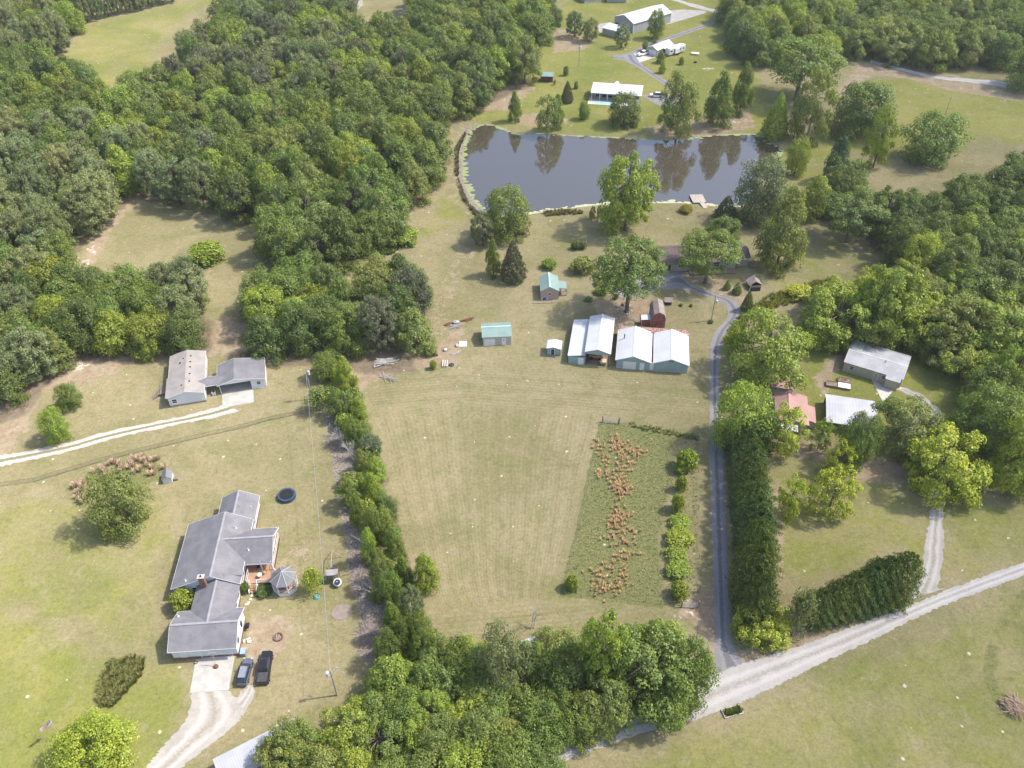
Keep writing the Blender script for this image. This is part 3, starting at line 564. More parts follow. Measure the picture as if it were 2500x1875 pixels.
def plant(kind, loc, W, H, label, tint, cat=None, group=None, name=None, vary=.10, rz=None):
    i = cnt.get(kind, 0); cnt[kind] = i+1; cr, tk = PROTO[kind][i % len(PROTO[kind])]
    nm = name or NAMES[kind]; isb = kind in ('shrub', 'thin')
    root = thing(nm, label, cat or ('shrub' if isb else 'tree'), loc, rnd.uniform(0, 6.28) if rz is None else rz, group)
    root.scale = (W, W, H)
    for part, me in (('foliage' if isb else 'crown', cr), ('stem' if isb else 'trunk', tk)):
        o = bpy.data.objects.new(part, me); col.objects.link(o); o.parent = root
        k = 1+rnd.uniform(-vary, vary); h = 1+rnd.uniform(-vary, vary)*.8; o.color = (tint[0]*k*h, tint[1]*k, tint[2]*k/h, 1)
    return root
def solve(kind, x, y, topy, w):
    g = at(x, y); z = proj(g)[2]; W = w*z/FV; hc, c = KZ[kind]; lo, hi = .3, 40
    for _ in range(30):
        H = (lo+hi)/2; px, py, zz = proj((g[0], g[1], hc*H)); d = math.atan2(HC-hc*H, math.hypot(g[0], g[1]))
        top = py-FV/zz*math.sqrt((W*.5*math.sin(d))**2+(c*H*math.cos(d))**2)
        if top > topy: lo = H
        else: hi = H
    return g, W, H
def T(kind, x, y, topy, w, label, tint, **k):
    g, W, H = solve(kind, x, y, topy, w)
    if kind in ('broad', 'tall', 'loose', 'pecan', 'airy', 'shrub', 'thin'):      # y is the lowest leaf seen, not the foot
        yy = y; hc, c = KZ[kind]; mn = W*(.45 if kind == 'shrub' else .62)
        for _ in range(9):
            H = max(H, mn); px, py, zz = proj((g[0], g[1], hc*H)); d = math.atan2(HC-hc*H, math.hypot(g[0], g[1]))
            e = FV/zz*math.sqrt((W*.5*math.sin(d))**2+(c*H*math.cos(d))**2)*.97
            err = (py+e-y) if H > mn*1.001 else (py-(topy+y)/2)
            yy -= max(-12, min(12, err*.7)); g, W2_, H = solve(kind, x, yy, topy, w)
        H = max(H, mn)
    return plant(kind, (g[0], g[1], -.02), W, H, label, tint, **k)
ON = 'first second third fourth fifth sixth seventh eighth ninth tenth eleventh twelfth thirteenth fourteenth fifteenth sixteenth seventeenth eighteenth nineteenth twentieth'.split()
ORD = ON+[a+'-'+b for a in ('twenty', 'thirty', 'forty') for b in ON[:9]]
FAR = 'lone trees round the far farmyard'
for a in [
 ('broad', 1199.6, 52.5, 11, 34, 'small dark round tree at the wood edge near the top, left of two pines', DEEP),
 ('pine', 1240.5, 81, 23, 42, 'left one of two dark rounded pines left of the big grey metal barn', PINEC),
 ('pine', 1273.8, 90, 36, 40, 'right one of two dark rounded pines left of the big grey metal barn', PINEC),
 ('pine', 1343, 103, 50, 38, 'dark pine in front of the low grey shed beside the metal barn', PINEC),
 ('broad', 1414.6, 77, 20, 40, 'green tree standing against the long side of the grey metal barn', MID),
 ('broad', 1392.9, 107, 87, 16, 'small round tree beside the white pickup and the small garage', MID),
 ('thin', 1413, 97, 85, 14, 'thin grey half bare sapling behind the small white roofed garage', GREYG),
 ('tall', 1426, 134, 109, 24, 'small tree right in front of the small garage door', MID),
 ('tall', 1430, 156, 131, 20, 'small pale tree on the lawn below the small garage', LIME),
 ('broad', 1471, 138, 122, 12, 'tiny tree on the lawn below the camper trailer', MID),
 ('broad', 1222, 161, 141, 14, 'tiny round tree on the lawn left of the far power pole', MID),
 ('broad', 1244.4, 190, 174, 11, 'tiny dark tree on the lawn behind the white pool house', DEEP),
 ('thin', 1198, 184, 172, 8, 'tiny brown leafed sapling right of the red brown cabin', BR),
 ('cedar', 1225, 221, 175, 30, 'brown green cone shaped cedar left of the pool house', CEDB),
 ('airy', 1181.7, 277, 201, 54, 'airy pale green tree on the far bank, left of a denser twin', OLIV),
 ('tall', 1203.5, 272, 203, 38, 'narrow green tree on the far bank right beside the airy one', MID),
 ('tall', 1112.6, 257, 196, 34, 'narrow tree at the left end of the far pond bank', MID),
 ('broad', 1261, 255, 219, 28, 'small dense tree between the far bank and the pool', MID),
 ('broad', 1347, 266, 195, 76, 'round dark tree hiding half of the white pool house', DEEP),
 ('loose', 1461, 273, 151, 86, 'tall ragged tree on the far bank right of the pool house', OLIV),
 ('tall', 1547.8, 266, 153, 74, 'full dark tree on the bare far bank, left of a slimmer one', MID),
 ('tall', 1596.4, 240, 135, 56, 'slimmer dark tree right behind the full one on the far bank', MID),
 ('oak', 1718.7, 216, 72, 164, 'huge oak with bare trunk showing at the left end of the right pasture', MID),
 ('loose', 1741.7, 286, 145, 92, 'slanting twin trunked tree below the huge oak', OLIV),
 ('broad', 1853, 284, 168, 138, 'wide dark tree on the lower left edge of the right pasture', DEEP),
 ('loose', 1886, 346, 225, 66, 'bright slim tree overlapping the wide dark one beside the pasture', LIME),
 ('cedar', 1671, 296, 200, 62, 'feathery pale cypress at the right end of the pond', LIME),
 ('broad', 1715, 373, 293, 52, 'bright round bushy tree on the right shore of the pond', LIME),
 ('tall', 1799, 388, 293, 62, 'dark irregular tree rising in front of the right pasture', BLUEG),
 ('broad', 2004, 344, 234, 136, 'big two lobed tree on the lower edge of the right pasture', MID),
 ('broad', 2212, 185, 95, 110, 'tree cut by the right edge beside the far gravel road', MID),
]: T(a[0], a[1], a[2], a[3], a[4], a[5], a[6])
for a in [
 ('broad', 1097, 508, 395, 110, 'large round green tree on the near pond shore, left of the lawn', MID),
 ('pine', 1044, 530, 456, 60, 'round grey green juniper at the foot of the big shore tree', GREYG),
 ('tall', 1066, 592, 514, 42, 'bright green tree touching a dark cone shaped cedar', MID),
 ('cedar', 1109, 604, 516, 64, 'dark brown green cone shaped cedar on the middle lawn', CEDB),
 ('pecan', 1350, 482, 329, 128, 'tall bright two lobed tree standing in front of the pond', LIME),
 ('cedar', 1564, 481, 420, 62, 'dense blue green magnolia behind the brown ranch house', BLUEG),
 ('loose', 1555, 528, 458, 78, 'green tree with bare silver limbs behind the ranch house', MID),
 ('oak', 1523, 611, 484, 138, 'large tree in front of the brown ranch house', MID),
 ('oak', 1353.4, 674, 503, 154, 'great spreading oak with tall bare trunk behind the white barns', MID),
 ('broad', 1636, 470, 329, 120, 'grey green tree hanging over the right corner of the pond', GREYG),
 ('tall', 1677, 576, 397, 122, 'tall pale green tree right of the ranch house', OLIV),
 ('oak', 1827, 523, 400, 134, 'dark leaning tree above the shady lawn at the right', DEEP),
 ('cedar', 1570, 625, 603, 18, 'small cedar below the ranch house, leftmost of three beside the drive', MID),
 ('cedar', 1591, 634, 608, 24, 'small cedar below the ranch house, middle one of three beside the drive', MID),
 ('cedar', 1612, 671, 626, 30, 'taller narrow cedar at the bend of the paved drive', DEEP),
 ('loose', 1279, 470, 444, 14, 'thin young tree by the near shore, left of its pair', OLIV),
 ('loose', 1294, 466, 441, 13, 'thin young tree by the near shore, right of its pair', OLIV),
 ('loose', 1645, 822, 655, 186, 'big pale tree with silver limbs right of the paved drive', LIME),
 ('pecan', 1799.6, 740, 612, 165, 'bright spreading tree at the left end of the orchard', LIME),
 ('pecan', 1905, 732, 580, 150, 'bright spreading tree behind the long trailer house', LIME),
 ('pecan', 1870, 720, 568, 110, 'bright tree between two spreading ones at the orchard back', LIME),
 ('pecan', 1953, 640, 556, 100, 'bright tree at the top of the orchard below the brown shrubs', LIME),
 ('pecan', 2053, 645, 566, 78, 'small lime green tree with round top at the orchard back', YEL),
 ('pecan', 2047, 768, 640, 150, 'dull green spreading tree right behind the trailer house', OLIV),
 ('pecan', 2140, 790, 635, 190, 'widest lime green tree at the right edge of the orchard', LIME),
 ('pecan', 2215, 700, 600, 120, 'lime tree cut by the right edge at the orchard back', LIME),
 ('pecan', 2160, 870, 745, 110, 'lower lime tree near the right edge of the orchard', LIME),
 ('broad', 2130, 905, 786, 132, 'pale green tree right of the concrete garden path', MID),
 ('loose', 1945, 980, 842, 158, 'wide airy tree hanging over the white carport and path', OLIV),
 ('broad', 1838, 1003, 879, 92, 'dense green tree in front of the white carport roof', MID),
 ('pecan', 2020, 1068, 911, 182, 'great yellow green tree over the gravel lane', YEL),
 ('broad', 2100, 990, 822, 150, 'large dull green tree right of the great yellow green one', MID),
 ('pecan', 2178, 1050, 884, 140, 'yellow green tree at the right edge above the wire fence', LIME),
 ('pecan', 2225, 960, 830, 120, 'lime tree cut by the right edge beside the dull green one', YEL),
 ('airy', 1682, 975, 868, 96, 'thin yellow leafed tree below the red roofed house', YEL),
 ('airy', 1765, 970, 900, 50, 'small yellow green tree between the red roof and the carport', LIME),
 ('airy', 1800, 1030, 948, 64, 'upper small yellow tree on the lawn below the carport', YEL),
 ('airy', 1787, 1114, 1000, 106, 'round yellow green tree on the lawn below the sheds', YEL),
 ('airy', 1697, 1117, 1022, 62, 'small slim yellow tree on the lawn beside the tall hedge', YEL),
 ('broad', 1592, 965, 815, 135, 'bright tree overhanging the paved drive at the top of the hedge', LIME),
 ('thin', 1640, 985, 880, 70, 'dark tree with grey bare twigs at the top of the tall hedge', DEEP),
 ('pecan', 1640, 1400, 1286, 138, 'bright yellow feathery tree at the foot of the paved drive', YEL),
 ('thin', 1712, 1385, 1262, 64, 'grey brown half bare shrub between the two hedges', GREYG),
 ('tall', 322, 778, 741, 40, 'small pale drooping tree below the left clump', LIME),
 ('broad', 157, 882, 820, 58, 'upper of two round trees beside the gravel track', MID),
 ('broad', 130, 952, 871, 64, 'lower brighter one of two round trees beside the gravel track', LIME),
 ('broad', 272, 1146, 1003, 136, 'large open tree amid dry grass beside the white playhouse', OLIV),
 ('broad', 215, 1690, 1536, 185, 'large yellow green tree at the bottom left beside the flag', YEL),
 ('thin', 680, 1285, 1222, 50, 'small yellow leaved tree between the gazebo and the play tower', YEL),
 ('tall', 922, 1278, 1186, 72, 'bright lone tree right of the hedgerow', LIME),
]: T(a[0], a[1], a[2], a[3], a[4], a[5], a[6])
for a in [
 ('shrub', 452, 571, 518, 76, 'bright bushy shrub alone in the small meadow', LIME),
 ('shrub', 1243, 540, 520, 20, 'dark ball shrub on the middle lawn, left of its twin', DEEP),
 ('shrub', 1258, 539, 521, 19, 'dark ball shrub on the middle lawn, right of its twin', DEEP),
 ('shrub', 1187, 582, 556, 34, 'yellow green shrub behind the green roofed cabin', LIME),
 ('shrub', 1258, 592, 551, 52, 'wide rounded shrub right of the green roofed cabin', OLIV),
 ('shrub', 1297, 621, 602, 31, 'upper of two clipped round shrubs beside the great oak', OLIV),
 ('shrub', 1297, 638, 618, 30, 'lower of two clipped round shrubs beside the great oak', LIME),
 ('shrub', 1330, 647, 634, 10, 'small dark shrub at the left end of the paved apron', DEEP),
 ('shrub', 1271, 651, 640, 20, 'low grey green shrub below the two clipped ones', GREYG),
 ('shrub', 1314.8, 489, 471, 18, 'dark green ball shrub beside the broken stump', DEEP),
 ('shrub', 1482, 461, 441, 31, 'golden rounded shrub near the wooden dock', (.21, .20, .03)),
 ('shrub', 1535, 699, 689, 12, 'low dark shrub around the foot of the power pole', DEEP),
 ('shrub', 1471, 662, 655, 9, 'tiny dark shrub on the lawn, left of its twin', DEEP),
 ('shrub', 1492.6, 663, 656, 8, 'tiny dark shrub on the lawn, right of its twin', DEEP),
 ('shrub', 398, 1322, 1268, 54, 'bright leafy shrub against the porch of the long grey house', LIME),
 ('shrub', 530, 1284, 1258, 24, 'dark shrub left of the deck stairs', DEEP),
 ('shrub', 570, 1290, 1262, 38, 'dark shrub in the shade right of the deck stairs', DEEP),
 ('shrub', 1235, 1275, 1238, 30, 'yellow green shrub on the lower left corner of the paddock', LIME),
 ('shrub', 936, 798, 777, 16, 'small bright shrub amid the yard debris', LIME),
 ('shrub', 930, 770, 745, 30, 'scrubby shrub at the foot of the clump near the log pile', OLIV),
 ('shrub', 1955, 610, 545, 80, 'brown tinged shrub at the right wood edge, left of its twin', BR),
 ('shrub', 1990, 615, 552, 62, 'brown tinged shrub at the right wood edge, right of its twin', BR),
 ('shrub', 1725, 640, 620, 60, 'yellow topped shrub at the left tip of the orchard', YEL),
 ('shrub', 1585, 760, 705, 40, 'yellow shrub on the bend of the paved drive', YEL),
 ('shrub', 875, 530, 490, 70, 'low bright shrub at the wood edge above the worn track', LIME),
 ('shrub', 1900, 800, 780, 30, 'low shrub at the left corner of the trailer house', DEEP),
]: T(a[0], a[1], a[2], a[3], a[4], a[5], a[6])
# vine covered shrubs inside the paddock
for i, (px, py, pw, ph, nm) in enumerate([(1500, 760, 190, 200, 'top'), (1450, 790, 120, 110, 'second'), (1455, 930, 100, 140, 'third'), (1420, 1110, 125, 170, 'fourth'), (1450, 1265, 190, 140, 'fifth'), (1440, 1400, 250, 160, 'sixth'), (1425, 1540, 210, 170, 'seventh'), (1430, 1680, 220, 170, 'eighth'), (1440, 1850, 170, 170, 'lowest')]):
    q = TT(2, 2, [(px, py)])[0]; T('shrub', q[0], q[1], q[1]-ph*.256, pw*.256, 'yellow green vine covered shrub, %s of the row inside the paddock' % nm, (.22, .29, .03), group='vine covered shrubs in the paddock')
# tall clipped hedge beside the drive, and the short one along the road
for i in range(13):
    t = i/12; x = 1607+t*17+rnd.uniform(-7, 7); y = 985+360*t**1.02
    T('leyland', x, y, y-80-20*t+rnd.uniform(-9, 9), 64+12*t+rnd.uniform(-8, 8), 'dark evergreen in the tall hedge beside the drive, %s' % ('topmost of thirteen', 'second from the top', 'third from the top', 'fourth from the top', 'fifth from the top', 'sixth from the top', 'midway down the row', 'sixth from the bottom', 'fifth from the bottom', 'fourth from the bottom', 'third from the bottom', 'second from the bottom', 'lowest of thirteen')[i], LEY, group='evergreens of the tall hedge beside the drive', vary=.2)
for i, (x, y, ty, w_) in enumerate([(1765, 1345, 1262, 66), (1797, 1334, 1243, 72), (1830, 1324, 1225, 74), (1863, 1315, 1208, 76), (1897, 1305, 1192, 80), (1930, 1297, 1182, 84), (1880, 1280, 1195, 60)]):
    T('leyland', x-6, y, ty+10, w_*.84, 'dark evergreen in the short hedge along the gravel road, %s' % ('leftmost', 'second from the left', 'third from the left', 'fourth from the left', 'second from the right', 'rightmost', 'set back behind the row')[i], LEY, group='evergreens of the short hedge along the road', vary=.2)
# hedgerow between the two fields
HD = [(720, 790), (735, 825), (765, 880), (720, 870), (752, 930), (785, 950), (800, 1010), (790, 1055), (760, 1060), (820, 1095), (790, 1110), (800, 1165), (845, 1175), (830, 1225), (858, 1245), (820, 1300), (870, 1300), (860, 1345), (900, 1370), (880, 1420), (930, 1400), (850, 1410)]
for i, (x, y) in enumerate(HD): T('broad' if i % 2 else 'shrub', x, y, y-44, 44+i*.5, 'bushy filler of the hedgerow between the fields, %s from the top' % ORD[i], (MID, LIME, OLIV)[i % 3], group='bushy fillers of the hedgerow', name='hedgerow_shrub', cat='shrub')
hed = [(700, 820, 752, 70, 'broad', MID), (748, 850, 760, 66, 'tall', LIME), (690, 895, 825, 70, 'thin', OLIV), (740, 900, 830, 70, 'loose', MID), (775, 915, 850, 56, 'tall', LIME), (765, 960, 890, 56, 'broad', MID), (800, 985, 925, 62, 'pine', GREYG), (780, 1020, 960, 50, 'tall', OLIV), (812, 1040, 975, 62, 'tall', LIME), (755, 1095, 1025, 66, 'loose', MID), (805, 1085, 1010, 62, 'tall', LIME), (835, 1120, 1062, 56, 'broad', DEEP), (775, 1140, 1060, 56, 'tall', MID), (820, 1165, 1080, 76, 'broad', MID), (800, 1215, 1130, 60, 'tall', LIME), (850, 1210, 1130, 66, 'tall', MID), (825, 1265, 1180, 66, 'loose', OLIV), (872, 1270, 1190, 60, 'tall', MID), (845, 1310, 1220, 70, 'broad', MID), (890, 1335, 1255, 62, 'pine', GREYG), (850, 1380, 1290, 66, 'tall', MID), (905, 1395, 1310, 76, 'broad', MID), (840, 1440, 1350, 80, 'broad', DEEP), (915, 1440, 1350, 70, 'loose', MID), (870, 1410, 1330, 60, 'tall', DEEP)]
for i, (x, y, ty, w_, k, c) in enumerate(hed):
    T(k, x+4, y, ty+4, w_*.88, '%s hedgerow tree between the fields, %s from the top' % ({'broad': 'round', 'tall': 'narrow', 'thin': 'thin twiggy', 'loose': 'open', 'pine': 'grey green'}[k], ORD[i]), c, group='trees of the hedgerow between the fields', name='hedgerow_tree' if k != 'pine' else 'pine_tree', cat='tree')
# the thicket at the bottom: largest crowns placed one by one
for a in [('broad', 1085, 1500, 1345, 120, 'grey green tree at the top of the bottom thicket', GREYG), ('loose', 1385, 1545, 1325, 225, 'very large ragged tree with silver dead limbs beside the road junction', MID), ('pecan', 1290, 1490, 1320, 120, 'bright green tree on the upper edge of the bottom thicket', LIME),
          ('broad', 1470, 1520, 1370, 130, 'dull green tree at the right end of the bottom thicket by the drive', MID), ('broad', 1215, 1520, 1380, 130, 'dark green tree left of the very large ragged one', DEEP), ('loose', 1440, 1575, 1465, 110, 'low tree hanging over the gravel road edge', MID), ('broad', 985, 1480, 1365, 110, 'green tree at the upper left of the bottom thicket', MID), ('loose', 1300, 1575, 1440, 130, 'tree with bare twigs just above the gravel road', OLIV)]:
    T(*a)
# ---- woods: every crown a tree of its own
def woods(name, spacing, Wr, Hr, mix, tints, seed, hoff=9.0):
    r = random.Random(seed); poly = P2(WOODS[name], hoff); lo = poly.min(0); hi = poly.max(0); pts = []; y = lo[1]; j = 0
    while y < hi[1]:
        x = lo[0]+(spacing/2 if j % 2 else 0)
        while x < hi[0]: pts.append((x+r.uniform(-.33, .33)*spacing, y+r.uniform(-.33, .33)*spacing, j)); x += spacing
        y += spacing*.87; j += 1
    out = []; A = np.array(pts); d = sdist(A[:, 0], A[:, 1], poly); n = 0
    for (x, y, jj), q in zip(pts, d):
        if q > spacing*.08: continue
        pp = proj((x, y, hoff))
        if pp[0] < -110 or pp[0] > 2320 or pp[1] < -60 or pp[1] > 1740: continue
        # kinds gather in patches
        f = .5+.5*math.sin(x*.031+y*.023+seed)*math.cos(y*.037-x*.013+seed*2)+r.uniform(-.3, .3)
        k = mix(pp[0], pp[1], f, r); tn, tint = tints(k, pp[0], pp[1], f, r); W = r.uniform(*Wr); H = r.uniform(*Hr)
        if k == 'pine': W *= .88; H *= 1.08
        g = plant(k, (x, y, -.05), W, H, 'x', tint, group='trees of '+name, cat='tree', name={'pine': 'pine_tree', 'broad': 'broadleaf_tree', 'tall': 'tall_broadleaf_tree', 'loose': 'open_crowned_tree', 'pecan': 'bright_tree'}[k]); n += 1
        out.append((jj, x, g, tn, {'pine': 'pine', 'broad': 'tree', 'tall': 'tree', 'loose': 'tree', 'pecan': 'tree'}[k]))
    rws = sorted(set(o[0] for o in out))
    for ri, jj in enumerate(rws):
        for ci, o in enumerate(sorted([q for q in out if q[0] == jj], key=lambda q: q[1])): o[2]['label'] = '%s %s, %s from the left in the %s row of %s' % (o[3], o[4], ORD[ci], ORD[ri], name)
    print(name, n)
def tn_(k, x, y, f, r):
    if k == 'pine' and x < 210: return r.choice([('olive', PINEG), ('light olive', (.255, .275, .115)), ('grey', PINEC)])
    if k == 'pine': return r.choice([('grey', PINEC), ('olive', PINEG), ('grey', (.15, .155, .085))])
    q = r.random()
    return ('mid green', MID) if q < .38 else ('dark green', DEEP) if q < .62 else ('olive', OLIV) if q < .78 else ('bright green', LIME) if q < .93 else ('yellow green', (.21, .26, .035))
def mixA(x, y, f, r):
    if x < 190 and y > 250: return 'pine' if r.random() < .8 else 'broad'
    if x > 270 and y < 170 and x < 460: return 'pine' if r.random() < .75 else 'broad'
    if y < 90 and x < 700: return 'pine' if r.random() < .35 else 'broad'
    if f > .84: return 'pine'
    return 'broad' if r.random() < .30 else ('tall' if r.random() < .5 else 'loose')
woods('the big wood', 9.3, (11.5, 16), (13, 18), mixA, tn_, 3)
woods('the far meadow wood', 9.3, (11, 15), (13, 17), lambda x, y, f, r: 'pine' if r.random() < .45 else 'broad', tn_, 5)
woods('the gravel track clump', 7.4, (9.5, 13.5), (10, 14), lambda x, y, f, r: 'pine' if (x < 90 or (330 < x < 420 and y < 690)) and r.random() < .7 else ('broad' if r.random() < .6 else 'tall'), tn_, 8, 7)
woods('the green shed clump', 7.4, (9.5, 14), (11, 15), lambda x, y, f, r: 'pine' if (x > 760 and y > 640 and r.random() < .6) else ('broad' if r.random() < .6 else 'tall'), tn_, 13, 7)
woods('the bottom thicket', 5.0, (7.5, 11.5), (7, 10), lambda x, y, f, r: r.choice(['broad', 'loose', 'pecan', 'broad', 'tall']), lambda k, x, y, f, r: ('mid green', MID) if r.random() < .5 else ('olive', OLIV) if r.random() < .5 else ('bright green', LIME), 21, 5)
woods('the orchard', 7.0, (10, 14), (8, 11), lambda x, y, f, r: r.choice(['pecan', 'pecan', 'loose', 'broad']), lambda k, x, y, f, r: ('lime green', LIME) if r.random() < .5 else ('yellow green', YEL) if r.random() < .75 else ('dull green', OLIV), 77, 5)
woods('the top right wood', 9.3, (12, 16), (12, 16), lambda x, y, f, r: 'broad' if r.random() < .45 else ('tall' if r.random() < .6 else 'loose'), tn_, 34)
woods('the right edge wood', 8.0, (10.5, 14.5), (11, 15), lambda x, y, f, r: 'broad' if r.random() < .6 else ('tall' if r.random() < .6 else 'pecan'), lambda k, x, y, f, r: ('dark green', DEEP) if r.random() < .42 else tn_(k, x, y, f, r), 55)
# thin pines behind the far meadow
for i, (x, y) in enumerate([(190, 48), (212, 43), (235, 36), (258, 31), (283, 27), (305, 22), (330, 15), (352, 10), (372, 5), (200, 22), (245, 12), (290, 3)]):
    g = at(x, y); plant('pine', (g[0], g[1], -.05), rnd.uniform(7, 9), rnd.uniform(15, 18), 'thin pine behind the far meadow, %s' % ('leftmost in front', 'second in front', 'third in front', 'fourth in front', 'fifth in front', 'sixth in front', 'seventh in front', 'eighth in front', 'rightmost in front', 'leftmost of the rear three', 'middle of the rear three', 'rightmost of the rear three')[i], PINEC, group='thin pines behind the far meadow')
# bare dead trees and limbs
def bare(b, p, d, L, r, depth, rr):
    e = Vector(p)+Vector(d)*L; b.rod(p, e, r, r*.6, 4, False)
    if depth == 0: return
    for i in range(3 if depth > 1 else 4):
        nd = (Vector(d)+Vector((rr.uniform(-.8, .8), rr.uniform(-.8, .8), rr.uniform(-.25, .5)))).normalized()
        s = Vector(p)+Vector(d)*L*rr.uniform(.45, 1); bare(b, s, nd, L*rr.uniform(.5, .75), r*.5, depth-1, rr)
DEAD = M('dead_wood', (.50, .46, .43), (.36, .33, .31), 2, .9)
for i, (x, y, sz, lean, lab) in enumerate([(1325, 1500, 7.5, (-.35, -.15), 'silver dead limbs poking out of the very large ragged tree'), (1370, 1530, 7, (.3, -.3), 'second set of silver dead limbs below the very large ragged tree'), (745, 965, 5, (-.5, .1), 'leaning bare grey branches on the left side of the hedgerow'), (770, 1000, 5, (-.45, .2), 'bare grey twigs below the leaning ones in the hedgerow'), (795, 1195, 4, (-.7, .2), 'pale dead branch sticking left out of the hedgerow'), (822, 1290, 4.5, (-.8, .25), 'forked pale branch sticking left from the lower hedgerow'), (1560, 520, 8, (.1, 0), 'bare silver limbs rising behind the ranch house'), (1640, 800, 6, (-.1, -.2), 'bare silver limbs inside the pale tree beside the drive'), (1630, 960, 5, (.1, 0), 'bare grey twigs at the head of the tall hedge'), (735, 905, 4.5, (-.3, 0), 'fan of bare branches above the grey brush strip'), (1150, 1360, 5, (.2, .1), 'thin bare top above the thicket beside the main field'), (870, 1400, 4, (-.1, -.2), 'fan of pale dead twigs in the gap of the hedgerow')]):
    b = MB(); rr = random.Random(i+50); g = at(x, y)
    for q in range(4 if i in (2, 3, 9) else 2): bare(b, (rr.uniform(-.5, .5), rr.uniform(-.5, .5), 0), Vector((lean[0]+rr.uniform(-.2, .2), lean[1]+rr.uniform(-.2, .2), 1)).normalized(), sz*.55, .11, 3, rr)
    o = b.build('dead_tree', DEAD); o.location = g; tag(o, lab, 'dead tree')
# ---------------------------------------------------------------- buildings
SHG = M('grey_shingles', (.205, .20, .21), (.165, .16, .17), .5, .9, ribs=(1, .33), rib_k=.06, fine=9, spot=(.125, .12, .13), spotlo=.60)
SHT = M('tan_grey_shingles', (.33, .295, .27), (.27, .245, .23), .5, .9, fine=9)
SHB = M('brown_shingles', (.125, .095, .09), (.085, .068, .07), .4, .9, ribs=(0, .9), rib_k=.2, fine=8)
WHM = M('white_metal_roof', (.55, .55, .57), (.49, .495, .52), .3, .45, ribs=(0, .62), rib_k=.09)
WHX = M('white_metal_roof_cross', (.54, .54, .56), (.48, .49, .515), .3, .45, ribs=(1, .7), rib_k=.10)
GRM = M('green_metal_roof', (.215, .305, .275), (.19, .27, .25), .4, .5, ribs=(0, .45), rib_k=.12)
GRX = M('green_metal_roof_cross', (.215, .305, .275), (.19, .27, .25), .4, .5, ribs=(1, .5), rib_k=.10)
TEAL = M('teal_siding', (.29, .41, .42), (.26, .37, .385), .5, .8, ribs=(0, .3), rib_k=.08)
WHT = M('white_paint', (.74, .74, .73), (.70, .70, .70), .6, .6)
WSID = M('white_siding', (.70, .71, .72), (.66, .67, .69), .4, .7, ribs=(2, .2), rib_k=.10)
GSID = M('grey_metal_siding', (.36, .36, .38), (.33, .33, .35), .4, .7, ribs=(0, .5), rib_k=.10)
BEIG = M('beige_siding', (.44, .41, .36), (.40, .38, .34), .4, .8, ribs=(2, .25), rib_k=.08)
PEACH = M('peach_siding', (.50, .37, .30), (.46, .35, .29), .5, .8, ribs=(2, .25), rib_k=.08)
BRIK = M('brick', (.26, .15, .115), (.20, .115, .09), 2, .9, ribs=(2, .15), rib_k=.15, fine=14)
RUST = M('rusted_roof', (.22, .085, .065), (.33, .20, .16), .9, .8, ribs=(0, .5), rib_k=.45, spot=(.45, .41, .39), spotlo=.52)
REDM = M('red_brown_metal_roof', (.34, .205, .18), (.30, .18, .155), .4, .6, ribs=(0, .4), rib_k=.2)
REDB = M('red_barn_boards', (.30, .075, .065), (.38, .16, .14), 1.1, .85, ribs=(0, .3), rib_k=.3, spot=(.46, .30, .27), spotlo=.62)
OLDS = M('weathered_shingles', (.22, .18, .16), (.28, .245, .225), .8, .9, ribs=(0, .5), rib_k=.15)
OLDM = M('stained_metal_roof', (.36, .36, .38), (.28, .285, .31), .35, .6, ribs=(0, .45), rib_k=.16, spot=(.42, .44, .36), spotlo=.62)
DECK = M('deck_boards', (.36, .21, .13), (.42, .27, .18), .8, .85, ribs=(1, .14), rib_k=.18)
WOOD = M('weathered_wood', (.25, .20, .165), (.18, .145, .12), 1.5, .9)
DKW = M('dark_wood', (.075, .062, .055), (.05, .042, .038), 2, .9)
GLAS = M('window_glass', (.035, .042, .05), (.02, .025, .03), 1, .12, spec=.6)
BLKP = M('black_rubber', (.018, .018, .02), (.012, .012, .013), 2, .7)
DIRTF = M('earth_floor', (.24, .17, .12), (.16, .12, .085), .7, .95)
STEEL = M('galvanised_steel', (.45, .46, .47), (.36, .37, .38), 1, .45, metal=.5)
BLUE = M('blue_plastic', (.04, .09, .32), (.03, .07, .24), 1, .5)
TEALP = M('teal_plastic', (.12, .34, .34), (.10, .28, .29), 1, .5)
def A2(v): return np.array([v[0], v[1]])
def fit(FL, FR, BL, BR):
    FL, FR, BL, BR = map(A2, (FL, FR, BL, BR)); e = (FR-FL)+(BR-BL); f = (BL-FL)+(BR-FR)
    a = math.atan2(e[1], e[0]); b = math.atan2(-f[0], f[1]); yaw = (a+b)/2; L = np.linalg.norm(e)/2; W = np.linalg.norm(f)/2
    c = (FL+FR+BL+BR)/4; ex = np.array([math.cos(yaw), math.sin(yaw)]); ey = np.array([-ex[1], ex[0]]); o = c-ex*L/2-ey*W/2
    return (o[0], o[1], 0), yaw, L, W
